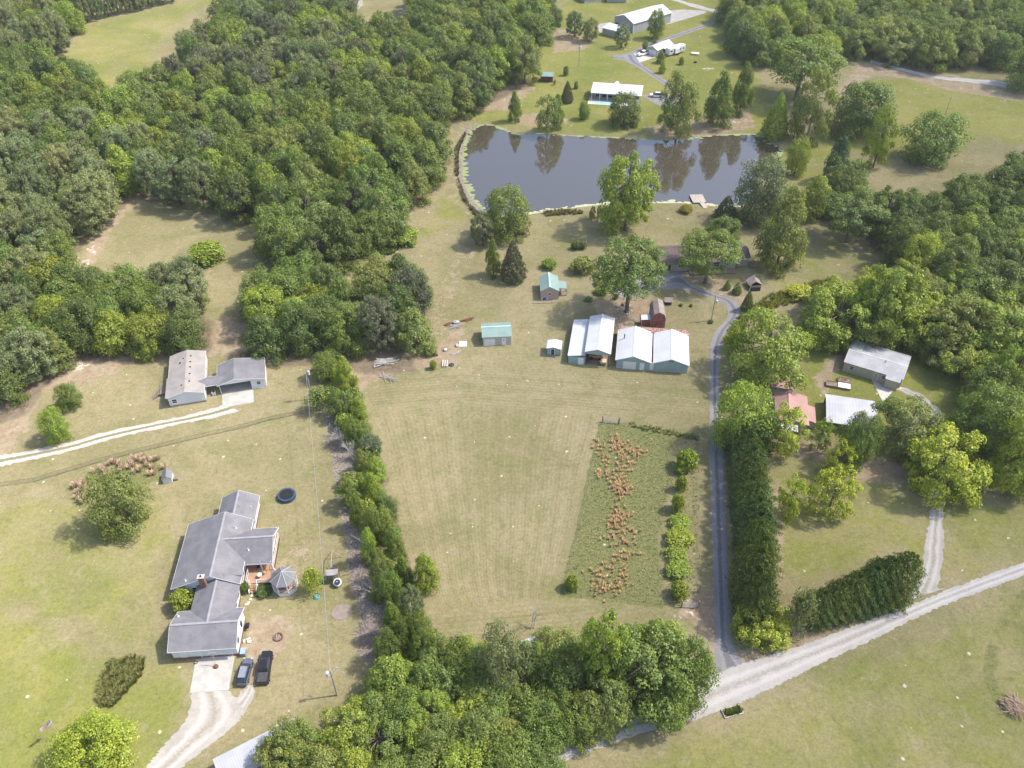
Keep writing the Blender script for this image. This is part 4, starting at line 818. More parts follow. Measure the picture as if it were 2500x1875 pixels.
class B:
    def __init__(s, name, label, o, yaw, cat, group=None): s.r = thing(name, label, cat, o, yaw, group)
    def part(s, name, mb, mat, parent=None, label=None, bevel=0):
        o = mb.build(name, mat, parent or s.r, bevel=bevel)
        if label: o['label'] = label
        return o
    def opening(s, kind, axis, p, a, w_, h, z, frame=None, pane=None, out=1, parent=None):
        """axis 'y': wall faces -y (out=-1) or +y; a = start along wall, p = wall plane"""
        f = MB(); g = MB(); t = .09
        def bx(m, a0, a1, z0, z1, d0, d1):
            lo, hi = sorted((p+out*d0, p+out*d1))
            m.box(a0, a1, lo, hi, z0, z1) if axis == 'y' else m.box(lo, hi, a0, a1, z0, z1)
        bx(f, a-t, a, z-t, z+h+t, .004, .07); bx(f, a+w_, a+w_+t, z-t, z+h+t, .004, .07); bx(f, a, a+w_, z-t, z, .004, .07); bx(f, a, a+w_, z+h, z+h+t, .004, .07)
        if kind == 'window' and h > .7: bx(f, a, a+w_, z+h/2-.03, z+h/2+.03, .03, .055)
        bx(g, a, a+w_, z, z+h, .006, .03)
        fr = s.part(kind if kind != 'door' else 'door', f, frame or WHT, parent)
        s.part('pane' if kind == 'window' else ('panel'), g, pane or (GLAS if kind == 'window' else WHT), fr); return fr
def walls(mb, x0, x1, y0, y1, axis, e, r, o=.3, oe=.3, z0=0.0, mid=None):
    if axis == 'x':       # ridge runs along x
        a0, a1, b0, b1 = x0+oe, x1-oe, y0+o, y1-o; ym = mid if mid is not None else (y0+y1)/2; k0 = e+(r-e)*o/(ym-y0)-.08; k1 = e+(r-e)*o/(y1-ym)-.08; r = r-.1
        mb.poly([(a0, b0, z0), (a1, b0, z0), (a1, b0, k0), (a0, b0, k0)]); mb.poly([(a1, b1, z0), (a0, b1, z0), (a0, b1, k1), (a1, b1, k1)])
        mb.poly([(a0, b1, z0), (a0, b0, z0), (a0, b0, k0), (a0, ym, r), (a0, b1, k1)]); mb.poly([(a1, b0, z0), (a1, b1, z0), (a1, b1, k1), (a1, ym, r), (a1, b0, k0)])
    else:
        a0, a1, b0, b1 = x0+o, x1-o, y0+oe, y1-oe; xm = mid if mid is not None else (x0+x1)/2; k0 = e+(r-e)*o/(xm-x0)-.08; k1 = e+(r-e)*o/(x1-xm)-.08; r = r-.1
        mb.poly([(a0, b1, z0), (a0, b0, z0), (a0, b0, k0), (a0, b1, k0)]); mb.poly([(a1, b0, z0), (a1, b1, z0), (a1, b1, k1), (a1, b0, k1)])
        mb.poly([(a0, b0, z0), (a1, b0, z0), (a1, b0, k1), (xm, b0, r), (a0, b0, k0)]); mb.poly([(a1, b1, z0), (a0, b1, z0), (a0, b1, k0), (xm, b1, r), (a1, b1, k1)])
def roof(mb, x0, x1, y0, y1, axis, e, r, t=.14, mid=None, e2=None, cap=None):
    e2 = e if e2 is None else e2
    if axis == 'x':
        m_ = mid if mid is not None else (y0+y1)/2
        mb.slab((x0, y0, e), (x1, y0, e), (x1, m_, r), (x0, m_, r), t); mb.slab((x0, m_, r), (x1, m_, r), (x1, y1, e2), (x0, y1, e2), t)
        if cap is not None: cap.slab((x0-.01, m_-.2, r+.01), (x1+.01, m_-.2, r+.01), (x1+.01, m_, r+.06), (x0-.01, m_, r+.06), .04); cap.slab((x0-.01, m_, r+.06), (x1+.01, m_, r+.06), (x1+.01, m_+.2, r+.01), (x0-.01, m_+.2, r+.01), .04)
    else:
        m_ = mid if mid is not None else (x0+x1)/2
        mb.slab((x0, y1, e), (x0, y0, e), (m_, y0, r), (m_, y1, r), t); mb.slab((m_, y1, r), (m_, y0, r), (x1, y0, e2), (x1, y1, e2), t)
        if cap is not None: cap.slab((m_-.2, y1+.01, r+.01), (m_-.2, y0-.01, r+.01), (m_, y0-.01, r+.06), (m_, y1+.01, r+.06), .04); cap.slab((m_, y1+.01, r+.06), (m_, y0-.01, r+.06), (m_+.2, y0-.01, r+.01), (m_+.2, y1+.01, r+.01), .04)
def edge_trim(mb, x0, x1, y0, y1, axis, e, r, mid=None, e2=None, ends=(1, 1)):
    """white boards along the eaves and the two raking edges"""
    e2 = e if e2 is None else e2; h = .16; d = .035
    if axis == 'x':
        m_ = mid if mid is not None else (y0+y1)/2
        mb.box(x0, x1, y0-d, y0-.002, e-h, e+.01); mb.box(x0, x1, y1+.002, y1+d, e2-h, e2+.01)
        for xx, k in ((x0-d, ends[0]), (x1+.002, ends[1])):
            if k:
                for a, za_, b_, zb_ in ((y0, e, m_, r), (m_, r, y1, e2)): mb.slab((xx, a, za_+.02), (xx+d-.002, a, za_+.02), (xx+d-.002, b_, zb_+.02), (xx, b_, zb_+.02), h+.04)
    else:
        m_ = mid if mid is not None else (x0+x1)/2
        mb.box(x0-d, x0-.002, y0, y1, e-h, e+.01); mb.box(x1+.002, x1+d, y0, y1, e2-h, e2+.01)
        for yy, k in ((y0-d, ends[0]), (y1+.002, ends[1])):
            if k:
                for a, za_, b_, zb_ in ((x0, e, m_, r), (m_, r, x1, e2)): mb.slab((a, yy, za_+.02), (b_, yy, zb_+.02), (b_, yy+d-.002, zb_+.02), (a, yy+d-.002, za_+.02), h+.04)
def posts(h, bs, mat, name='post'):
    for b_ in bs: h.part(name, MB().box(*b_), mat)
def Kc(x0, y0, s): return lambda px, py, h=0: an(x0+px*s, y0+py*s, h)
def rail(mb, pts, z, h=.95, gap=.22, closed=False):
    for a, b in zip(pts[:-1], pts[1:]):
        a = Vector((a[0], a[1], 0)); b = Vector((b[0], b[1], 0)); L = (b-a).length; n = max(1, int(L/gap))
        for zz, rr in ((z+h, .045), (z+.12, .03)): mb.rod(a+Vector((0, 0, zz)), b+Vector((0, 0, zz)), rr, rr, 4)
        for i in range(n+1): p = a.lerp(b, i/n); mb.rod(p+Vector((0, 0, z)), p+Vector((0, 0, z+h+(.12 if i in (0, n) else 0))), .05 if i in (0, n) else .02, None, 4)

# --- long grey ranch house, bottom left
k1 = Kc(400, 1180, .14466); k2 = Kc(400, 1400, .14466); k5 = Kc(560, 1340, .0904)
o, yaw, L, W = fit(k2(50, 1350, 3), k2(1215, 1250, 3), k2(240, 655, 3), k2(1370, 565, 3))
h = B('ranch_house', 'long white ranch house with grey shingle roofs and two car garage at the lower left', o, yaw, 'house'); HO, HY = o, yaw
wl = MB(); rf = MB(); cp = MB(); tm = MB(); bb = MB()
G1 = (0, 11.1, 0, 7.8)
roof(rf, *G1, 'x', 3.0, 4.95, cap=cp); walls(wl, *G1, 'x', 3.0, 4.95, .5, .3, .62); edge_trim(tm, *G1, 'x', 3.0, 4.95)
roof(rf, 2.1, 9.6, 3.9, 13.2, 'y', 3.02, 4.9, mid=6.0, cap=cp); walls(wl, 2.1, 9.6, 3.9, 13.2, 'y', 3.02, 4.9, .4, .3, .62, mid=6.0)
roof(rf, -2.3, 9.7, 12.5, 27.0, 'y', 3.0, 5.95, mid=5.1, e2=3.35, cap=cp); edge_trim(tm, -2.3, 9.7, 12.5, 27.0, 'y', 3.0, 5.95, mid=5.1, e2=3.35)
wl.poly([(0, 26.6, .62), (0, 12.9, .62), (0, 12.9, 3.75), (0, 26.6, 3.75)]); wl.poly([(0, 12.9, .62), (9.3, 12.9, .62), (9.3, 12.9, 3.4), (5.1, 12.9, 5.8), (0, 12.9, 3.8)])
wl.poly([(9.3, 26.6, .62), (0, 26.6, .62), (0, 26.6, 3.8), (5.1, 26.6, 5.8), (9.3, 26.6, 3.4)]); wl.poly([(9.3, 12.9, .62), (9.3, 26.6, .62), (9.3, 26.6, 3.4), (9.3, 12.9, 3.4)])
roof(rf, 2.8, 9.9, 25.0, 33.2, 'y', 3.0, 4.9, mid=6.3, cap=cp); walls(wl, 2.8, 9.9, 25.0, 33.2, 'y', 3.0, 4.9, .4, .3, .62, mid=6.3); edge_trim(tm, 2.8, 9.9, 26.9, 33.2, 'y', 3.0, 4.9, mid=6.3, ends=(0, 1))
roof(rf, 5.3, 14.6, 16.8, 25.0, 'x', 3.0, 5.55, mid=20.9, cap=cp); edge_trim(tm, 9.8, 14.6, 16.8, 25.0, 'x', 3.0, 5.55, mid=20.9, ends=(0, 1))
wl.poly([(9.3, 20.3, .62), (12.4, 20.3, .62), (12.4, 20.3, 3.6), (9.3, 20.3, 3.6)]); wl.poly([(12.4, 20.3, .62), (12.4, 24.6, .62), (12.4, 24.6, 3.0), (12.4, 20.9, 5.3), (12.4, 20.3, 4.9)]); wl.poly([(12.4, 24.6, .62), (9.3, 24.6, .62), (9.3, 24.6, 3.0), (12.4, 24.6, 3.0)])
for x0, x1, y0, y1 in ((.27, 10.83, .47, 7.33), (2.47, 9.23, 7.4, 12.8), (-.03, 9.33, 12.87, 26.63), (3.17, 9.53, 26.7, 32.93)): bb.box(x0, x1, y0, y1, 0, .62)
rp = h.part('roof', rf, SHG); h.part('ridge_cap', cp, M('ridge_shingles', (.30, .29, .31), (.26, .25, .27), 1, .9), rp); h.part('wall', wl, WSID); h.part('brick_base', bb, BRIK); h.part('roof_trim', tm, WHT)
for a in (1.0, 5.2): pass
gd = h.opening('garage_door', 'y', .5, 4.9, 4.9, 2.15, .08, pane=M('garage_panel', (.62, .63, .65), (.58, .59, .62), .5, .6, ribs=(2, .5), rib_k=.1), out=-1)
h.opening('door', 'y', .5, 1.6, .9, 2.0, .7, out=-1)
for y in (2.1, 5.2):       # oval windows in the garage gable
    b = MB(); b.prism([(.0+.42*math.cos(t*.5236), .75*math.sin(t*.5236)) for t in range(12)], 0, .05)
    q = b.build('window', GLAS, h.r); q.rotation_euler = (0, R_(90), 0); q.rotation_euler = Matrix(((0, 0, 1), (1, 0, 0), (0, 1, 0))).to_euler(); q.location = (10.81, y, 2.1)
for y, w_ in ((8.6, 1.0), (10.6, 1.2), (14.2, 1.3), (27.5, 1.0), (29.6, 1.1), (31.4, .8)): h.opening('window', 'x', 9.2 if y < 13 else (9.3 if y < 27 else 9.5), y, w_, 1.1, 1.35, out=1)
h.opening('window', 'x', 9.3, 15.3, 1.0, 1.3, 1.3, out=1)
h.opening('door', 'y', 20.3, 10.2, 1.0, 2.05, .85, pane=GLAS, out=-1)
for x in (1.2, 3.0): h.opening('window', 'y', 12.9, x, .9, 1.3, 1.3, out=-1)
c = MB(); c.box(3.3, 4.3, 11.75, 12.45, 2.5, 6.5); ch = h.part('chimney', c, BRIK, rp); c = MB(); c.box(3.2, 4.4, 11.65, 12.55, 6.5, 6.62); cc = h.part('chimney_cap', c, CONC, rp)
c = MB(); c.rod((3.8, 12.1, 6.62), (3.8, 12.1, 6.85), .16); h.part('flue', c, BLKP, rp)
c = MB()
for x, y, z in ((2.2, 25.9, 3.75), (8.9, 29.8, 3.35), (7.3, 24.0, 4.6), (10.3, 19.0, 4.3), (.6, 6.3, 3.8), (.4, 13.3, 4.05)): c.rod((x, y, z), (x, y, z+.5), .07, None, 8); c.rod((x, y, z+.02), (x, y, z+.12), .2, .12, 8)
h.part('vent_pipe', c, WHT, rp)
c = MB()      # porch on the west side
for y in (12.8, 16.2, 19.6, 23.0, 26.4): c.box(-2.05, -1.9, y, y+.15, .62, 2.9)
rail(c, [(-1.98, 12.8), (-1.98, 26.5)], .62); h.part('porch_railing', c, WHT); c = MB(); c.box(-2.2, 0, 12.75, 26.6, 0, .6); h.part('porch_floor', c, DECK)
c = MB()      # east porch posts and rails
for x, y in ((14.25, 17.1), (14.25, 20.9), (14.25, 24.7), (12.4, 17.1)): c.box(x-.08, x+.08, y-.08, y+.08, .8, 3.2)
rail(c, [(14.25, 17.1), (14.25, 24.7), (12.4, 24.7)], .8); c.box(14.2, 14.3, 17, 24.8, 2.75, 3.0); h.part('porch_railing', c, WHT)
c = MB(); c.box(9.35, 14.3, 16.9, 24.75, .62, .8); c.box(9.9, 14.6, 14.3, 16.9, .62, .8); h.part('deck', c, DECK)
c = MB(); c.box(9.6, 14.3, 16.85, 24.7, 0, .6); c.box(10.0, 14.5, 14.4, 16.84, 0, .6); h.part('deck_skirt', c, DKW)
c = MB(); rail(c, [(9.95, 16.8), (9.95, 14.35), (10.6, 14.35)], .8); rail(c, [(11.9, 14.35), (14.5, 14.35)], .8); rail(c, [(14.5, 16.9), (15.4, 15.6)], .8)
c.rod((10.6, 14.35, 1.75), (10.6, 12.6, .9), .05, None, 4); c.rod((11.9, 14.35, 1.75), (11.9, 12.6, .9), .05, None, 4); c.box(10.52, 10.6, 12.6, 14.3, 0, .75); c.box(11.9, 11.98, 12.6, 14.3, 0, .75); h.part('deck_railing', c, WHT)
c = MB()
for i in range(5): c.box(10.62, 11.88, 14.3-.36*(i+1), 14.3-.36*i-.003, 0, .8-.16*(i+1))
h.part('stairs', c, DECK)
# dormer of the main roof
c = MB(); c.slab((7.2, 14.0, 4.62), (9.9, 14.0, 3.55), (9.9, 15.1, 3.75), (7.2, 15.1, 4.75), .05); h.part('roof_patch', c, SHG, rp)
def near(hs, x, y, z=0): ex = Vector((math.cos(hs[1]), math.sin(hs[1]), 0)); return Vector(hs[0])+ex*x+Vector((-ex[1], ex[0], 0))*y+Vector((0, 0, z))
HH = (HO, HY)
# gazebo
gz = B('gazebo', 'white octagonal gazebo with grey shingle roof joined to the deck', near(HH, 16.9, 13.6), HY, 'gazebo')
N8 = [(math.cos(R_(22.5+45*i)), math.sin(R_(22.5+45*i))) for i in range(8)]; rf = MB(); hp = MB(); fl = MB(); fr = MB(); rl = MB()
for i in range(8):
    a, b = N8[i], N8[(i+1) % 8]
    rf.poly([(a[0]*2.35, a[1]*2.35, 3.0), (b[0]*2.35, b[1]*2.35, 3.0), (0, 0, 4.6)]); rf.poly([(b[0]*2.35, b[1]*2.35, 2.9), (a[0]*2.35, a[1]*2.35, 2.9), (0, 0, 4.45)]); rf.poly([(a[0]*2.35, a[1]*2.35, 2.9), (b[0]*2.35, b[1]*2.35, 2.9), (b[0]*2.35, b[1]*2.35, 3.0), (a[0]*2.35, a[1]*2.35, 3.0)])
    hp.rod((a[0]*2.36, a[1]*2.36, 3.0), (0, 0, 4.62), .09, None, 4); fr.box(a[0]*2.1-.07, a[0]*2.1+.07, a[1]*2.1-.07, a[1]*2.1+.07, 0, 2.95)
    fr.rod((a[0]*2.1, a[1]*2.1, 2.75), (b[0]*2.1, b[1]*2.1, 2.75), .09, None, 4)
    if i != 3: rail(rl, [(a[0]*2.1, a[1]*2.1), (b[0]*2.1, b[1]*2.1)], .8, .85, .2)
    rl.poly([(a[0]*2.12, a[1]*2.12, .02), (b[0]*2.12, b[1]*2.12, .02), (b[0]*2.12, b[1]*2.12, .78), (a[0]*2.12, a[1]*2.12, .78)])
fl.prism([(x*2.1, y*2.1) for x, y in N8], .66, .8); r_ = gz.part('roof', rf, SHG); gz.part('hip_strip', hp, M('pale_shingles', (.36, .35, .36), (.31, .30, .31), 1, .9), r_); gz.part('post', fr, WHT); gz.part('railing', rl, WHT); gz.part('floor', fl, DECK)
# --- doublewide with carport wing, left middle
k = Kc(380, 840, .1356)
o, yaw, L, W = fit(k(207, 965, 2.9), k(885, 880, 2.9), k(250, 230, 2.9), k(895, 120, 2.9))
h = B('mobile_home', 'pale mobile home with tan grey roof and a carport wing beside the gravel track', o, yaw, 'house'); MH = (o, yaw)
wl = MB(); rf = MB(); cp = MB(); tm = MB(); bb = MB(); g = MB()
roof(rf, 0, L, 0, W, 'y', 2.9, 4.0); walls(wl, 0, L, 0, W, 'y', 2.9, 4.0, .15, .15, .55); edge_trim(tm, 0, L, 0, W, 'y', 2.9, 4.0); rf.slab((-.35, 7.0, 2.86), (-.35, .0, 2.86), (.3, 0, 3.0), (.3, 7.0, 3.0), .12); bb.box(.2, L-.2, .2, W-.2, 0, .55)
rp = h.part('roof', rf, SHT); h.part('wall', wl, WSID); h.part('skirting', bb, M('skirting', (.34, .29, .25), (.30, .26, .23), 1, .9)); h.part('roof_trim', tm, WHT)
cv = MB()
for x, y in ((4.9, 12.8), (4.9, 10.6), (4.9, 8.7), (4.9, 6.3), (4.9, 3.6), (3.3, 12.2), (3.3, 2.6), (2.6, 10.8)): cv.box(x-.16, x+.16, y-.12, y+.12, 3.55, 3.95)
h.part('roof_vent', cv, DKW, rp)
h.opening('window', 'y', .15, .9, .9, 1.0, 1.15, out=-1)
for y in (2.0, 5.5, 9.5): h.opening('window', 'x', L-.15, y, .8, 1.0, 1.3, out=1)
# breezeway and carport roof
x1 = L; roof(g, x1+2.6, x1+13.2, 1.6, 9.2, 'y', 2.75, 3.95, mid=x1+6.5); gr = h.part('carport_roof', g, SHG)
g = MB(); roof(g, x1-1.6, x1+4.5, 2.2, 5.4, 'x', 2.72, 3.3); h.part('breezeway_roof', g, SHG)
g = MB(); edge_trim(g, x1+2.6, x1+13.2, 1.6, 9.2, 'y', 2.75, 3.95, mid=x1+6.5); edge_trim(g, x1, x1+3.2, 2.2, 5.4, 'x', 2.72, 3.3, ends=(0, 0))
g.poly([(x1+2.7, 1.75, 2.68), (x1+10.0, 1.75, 2.68), (x1+10.0, 1.75, 3.2), (x1+6.5, 1.75, 3.86)]); h.part('carport_trim', g, WHT)
g = MB(); g.box(x1+9.8, x1+13.0, 1.9, 9.0, 0, 2.72); g.box(x1+3.0, x1+9.8, 8.7, 8.8, 0, 2.7); g.box(x1+3.0, x1+3.12, 1.9, 2.02, 0, 2.7); h.part('storage_room', g, WSID); h.opening('window', 'y', 1.9, x1+11.1, .7, .8, 1.2, out=-1)
g = MB(); g.box(x1+.1, x1+3.0, 6.6, 9.0, .5, .62); g.box(x1+.15, x1+2.9, 6.65, 8.9, 0, .48); rail(g, [(x1+.15, 6.6), (x1+3.0, 6.6), (x1+3.0, 9.0)], .6, .9, .3); h.part('back_deck', g, WOOD)
g = MB(); g.box(-2.3, .0, 4.6, 7.0, .5, .62); rail(g, [(-.1, 7), (-2.3, 7), (-2.3, 4.6)], .6, .9, .35)
for i in range(5): g.box(-2.4-.35*(i+1), -2.4-.35*i, 4.6-i*.25, 6.0-i*.25, .5-.1*i-.06, .5-.1*i)
h.part('side_steps', g, WOOD)
def ac(loc, rz, lab):
    r = thing('air_conditioner', lab, 'air conditioner', loc, rz); b = MB(); b.box(-.4, .4, -.4, .4, 0, .8); b.build('body', WHT, r, bevel=.04); b = MB(); b.prism([(.3*math.cos(i*.5236), .3*math.sin(i*.5236)) for i in range(12)], .8, .83); b.build('fan_grille', BLKP, r); return r
ac(near(MH, L+1.4, 2.3), yaw, 'white air conditioner unit on the grass beside the mobile home'); ac(near(HH, 10.8, 26.3), HY, 'white air conditioner unit beside the long ranch house')
# --- white roofed barns
kb = Kc(1330, 740, .1718)
o, yaw, L, W = fit(kb(312, 762, 2.5), kb(572, 790, 2.5), kb(400, 258, 2.5), kb(640, 250, 2.5)); o2, yaw2, L2, W2 = fit(kb(568, 690, 3.9), kb(942, 730, 3.9), kb(645, 188, 3.9), kb(995, 215, 3.9))
h = B('storage_barn', 'open fronted white roofed barn with a lower teal lean-to on its left', o2, yaw2, 'barn'); BO = (o2, yaw2)
rf = MB(); wl = MB(); cp = MB(); tm = MB(); roof(rf, 0, L2, 0, W2, 'y', 3.9, 4.9, .1, cap=cp); rp = h.part('roof', rf, WHX); h.part('ridge_cap', cp, WHT, rp)
wl.poly([(.15, W2-.2, 0), (.15, .2, 0), (.15, .2, 3.85), (.15, W2-.2, 3.85)]); wl.poly([(L2-.15, W2-.2, 0), (.15, W2-.2, 0), (.15, W2-.2, 3.85), (L2/2, W2-.2, 4.75), (L2-.15, W2-.2, 3.85)]); wl.poly([(.15, .2, 3.25), (L2-.15, .2, 3.25), (L2-.15, .2, 3.88), (L2/2, .2, 4.78), (.15, .2, 3.88)]); h.part('wall', wl, TEAL)
posts(h, [(L2-.25, L2-.08, y, y+.16, 0, 3.85) for y in (.2, W2*.33, W2*.66, W2-.3)]+[(.1, .28, .12, .28, 0, 3.85)], WOOD); g = MB(); g.box(.3, L2-.3, .3, W2-.3, 0, .03); h.part('floor', g, DIRTF)
lx = -L+.25; g = MB(); g.slab((lx, 0, 2.3), (.2, 0, 2.9), (.2, W2+.2, 2.9), (lx, W2+.2, 2.3), .1); h.part('lean_to_roof', g, WHX)
g = MB(); g.box(lx+.2, .1, .1, W2, 0, 2.2); h.part('lean_to_wall', g, TEAL); h.opening('door', 'y', .1, -1.35, 1.1, 1.75, .05, out=-1)
for nm, FL, FR, BL, BR, lab, chim in (('workshop_barn', (1003, 805), (1510, 852), (1045, 380), (1532, 415), 'white roofed teal barn with a roll-up door and stove pipe, third from the drive', True), ('workshop_barn', (1540, 850), (2055, 890), (1555, 425), (2040, 460), 'white roofed teal barn nearest the paved drive with a blank front', False)):
    o, yaw, L, W = fit(kb(*FL, 2.6), kb(*FR, 2.6), kb(*BL, 2.6), kb(*BR, 2.6)); h = B(nm, lab, o, yaw, 'barn'); rf = MB(); wl = MB(); cp = MB(); tm = MB()
    roof(rf, 0, L, 0, W, 'y', 2.6, 4.1, .1, cap=cp); rp = h.part('roof', rf, WHX); h.part('ridge_cap', cp, WHT, rp); walls(wl, 0, L, 0, W, 'y', 2.6, 4.1, .25, .35); h.part('wall', wl, TEAL)
    edge_trim(tm, 0, L, 0, W, 'y', 2.6, 4.1); h.part('roof_trim', tm, WHT); g = MB(); g.box(.22, L-.22, .32, W-.32, 0, .28); h.part('foundation', g, CONC)
    if chim:
        h.opening('roll_up_door', 'y', .32, 1.9, 2.8, 2.0, .1, pane=M('door_panels', (.70, .71, .73), (.66, .67, .69), .5, .6, ribs=(2, .45), rib_k=.08), out=-1); h.opening('door', 'y', .32, 5.7, .9, 1.95, .1, out=-1); g = MB(); g.rod((1.6, 7.5, 3.0), (1.6, 7.5, 4.3), .11, None, 8); g.rod((1.6, 7.5, 4.3), (1.6, 7.5, 4.42), .22, .1, 8); h.part('stove_pipe', g, BLKP, rp)
    else:
        g = MB(); g.box(-.75, .2, .45, .55, 0, 2.3); fx = h.part('side_door', g, WHT); g = MB(); g.box(3.5, 3.9, .3, .345, 3.0, 3.18); g.box(4.1, 4.5, .3, .345, 3.0, 3.18); h.part('vent', g, DKW); RB = (o, yaw, L, W)
        g = MB(); g.slab((-8.3, W-.2, 2.75), (L+.1, W-.2, 2.75), (L+.1, W+2.4, 2.35), (-8.3, W+2.4, 2.35), .08); rs_ = h.part('rear_lean_to_roof', g, RUST)
        posts(h, [(x, x+.14, W+2.1, W+2.24, 0, 2.3) for x in (-8.1, -4, 0, 4, L-.1)], WOOD, 'lean_to_post'); g = MB(); g.box(-.62, -.04, .6, W-.3, 1.9, 2.0); h.part('gutter_roof', g, RUST)
o, yaw, L, W = fit(kb(25, 645, 2.2), kb(235, 660, 2.2), kb(40, 520, 2.2), kb(250, 540, 2.2)); h = B('garden_shed', 'tiny teal shed with white roof and dark doorway left of the barns', o, yaw, 'shed')
rf = MB(); wl = MB(); roof(rf, 0, L, 0, W, 'y', 2.2, 2.65, .08); walls(wl, 0, L, 0, W, 'y', 2.2, 2.65, .15, .3, .15); h.part('roof', rf, WHX); h.part('wall', wl, TEAL); h.opening('door', 'y', .3, 1.1, .75, 1.7, .2, pane=DKW, out=-1, frame=WHT); g = MB(); g.box(.9, 2.2, -.45, .2, 0, .14); h.part('step', g, WOOD)
# red barn with gambrel roof
k = Kc(1240, 460, .28933); FL = A2(kb(1505, 345)); FR = A2(kb(1702, 345)); yaw = math.atan2(*(FR-FL)[::-1])-.04; L = np.linalg.norm(FR-FL); h = B('red_barn', 'red gambrel barn with weathered roof and a small red lean-to', (FL[0], FL[1], 0), yaw, 'barn'); W = 5.6
g = MB(); prof = [(0, 0), (L, 0), (L, 2.6), (L-.55, 3.9), (L/2, 4.6), (.55, 3.9), (0, 2.6)]
g.poly([(x, 0, z) for x, z in prof]); g.poly([(x, W, z) for x, z in prof[::-1]]); g.poly([(0, W, 0), (0, 0, 0), (0, 0, 2.6), (0, W, 2.6)]); g.poly([(L, 0, 0), (L, W, 0), (L, W, 2.6), (L, 0, 2.6)]); h.part('wall', g, REDB)
g = MB(); q = [(-.15, 2.55), (.45, 3.98), (L/2, 4.72), (L-.45, 3.98), (L+.15, 2.55)]
for (xa, za_), (xb, zb_) in zip(q[:-1], q[1:]): g.slab((xa, W+.2, za_), (xa, -.2, za_), (xb, -.2, zb_), (xb, W+.2, zb_), .08)
h.part('roof', g, OLDS); g = MB(); g.box(-2.3, -.05, .4, 2.2, 0, 2.0); h.part('lean_to_wall', g, REDB); g = MB(); g.slab((-2.45, .25, 2.02), (0, .25, 2.25), (0, 2.4, 2.25), (-2.45, 2.4, 2.02), .07); h.part('lean_to_roof', g, WHX); g = MB(); g.box(-2.36, -2.26, .33, .4, 0, 2.0); g.box(-.12, -.02, .33, .4, 0, 2.2); h.part('corner_board', g, WHT)
# green roofed cabin
kc = Kc(1300, 640, .0663); o, yaw, L, W = fit(kc(290, 1090, 2.6), kc(985, 1070, 2.6), kc(245, 535, 2.6), kc(950, 520, 2.6)); h = B('cabin', 'small peach cabin with green metal roof and a side porch', o, yaw, 'cabin'); CB = (o, yaw)
rf = MB(); wl = MB(); cp = MB(); roof(rf, 0, L, 0, W, 'y', 2.6, 3.9, .1, cap=cp); walls(wl, 0, L, 0, W, 'y', 2.6, 3.9, .15, .2); rp = h.part('roof', rf, GRX); h.part('ridge_cap', cp, M('pale_green_cap', (.42, .55, .52), (.38, .5, .48), 1, .5), rp); h.part('wall', wl, PEACH); h.opening('window', 'y', .2, 2.1, .6, .75, 1.35, out=-1)
g = MB(); g.slab((L-.1, 1.6, 2.55), (L+2.0, 1.6, 2.2), (L+2.0, 5.0, 2.2), (L-.1, 5.0, 2.55), .08); h.part('porch_roof', g, GRM); g = MB(); [g.box(L+1.8, L+1.92, y, y+.12, 0, 2.2) for y in (1.7, 3.2, 4.8)]; g.box(L, L+1.95, 1.7, 4.9, 0, .2); h.part('porch', g, WOOD)
# green roofed shed
kg = Kc(1150, 770, .0542); o, yaw, L, W = fit(kg(490, 1000, 2.6), kg(1825, 950, 2.6), kg(450, 370, 2.6), kg(1790, 280, 2.6)); h = B('garage_shed', 'long low shed with green metal roof, white roll-up door and white door', o, yaw, 'shed'); rf = MB(); wl = MB(); cp = MB()
roof(rf, 0, L, 0, W, 'x', 2.6, 3.6, .1, cap=cp); walls(wl, 0, L, 0, W, 'x', 2.6, 3.6, .15, .2); rp = h.part('roof', rf, GRM); h.part('ridge_cap', cp, M('pale_green_cap', (.42, .55, .52)), rp); h.part('wall', wl, M('putty_siding', (.47, .44, .40), (.43, .41, .37), .5, .8, ribs=(0, .35), rib_k=.1))
h.opening('roll_up_door', 'y', .15, .6, 2.4, 1.85, .08, pane=M('door_panels', (.7, .71, .73)), out=-1); d = h.opening('door', 'y', .15, 4.8, .85, 1.9, .08, out=-1); g = MB(); g.box(5.1, 5.3, .085, .118, 1.35, 1.6); h.part('peephole', g, BLKP, d)
# brown ranch house behind the trees
k4 = Kc(1580, 570, .1356); FL = A2(k4(240, 560, 2.7)); FR = A2(k4(1655, 500, 2.7)); yaw = math.atan2(*(FR-FL)[::-1]); L = np.linalg.norm(FR-FL); h = B('brown_house', 'brown shingled ranch house half hidden behind two big trees', (FL[0], FL[1], 0), yaw, 'house'); BH = ((FL[0], FL[1], 0), yaw)
rf = MB(); wl = MB(); tm = MB(); W = 9.0; roof(rf, 0, L, 0, W, 'x', 2.7, 4.5, .14, mid=5.6); walls(wl, 0, L, 0, W, 'x', 2.7, 4.5, .6, .5, 0, mid=5.6); roof(rf, L-3, L+3.6, 1.2, 8.6, 'x', 2.6, 3.9); walls(wl, L-3, L+3.6, 1.2, 8.6, 'x', 2.6, 3.9, .5, .4); edge_trim(tm, L+.2, L+3.6, 1.2, 8.6, 'x', 2.6, 3.9, ends=(0, 1))
rp = h.part('roof', rf, SHB); h.part('wall', wl, BEIG); h.part('roof_trim', tm, WHT); h.opening('window', 'y', .6, 5.0, 2.4, .9, 1.3, out=-1); h.opening('door', 'y', .6, 2.2, .9, 2.0, .1, pane=DKW, out=-1); h.opening('window', 'y', .6, 14.5, 1.6, 1.1, 1.1, out=-1); h.opening('window', 'y', .6, 10.5, 1.2, 1.1, 1.1, out=-1)
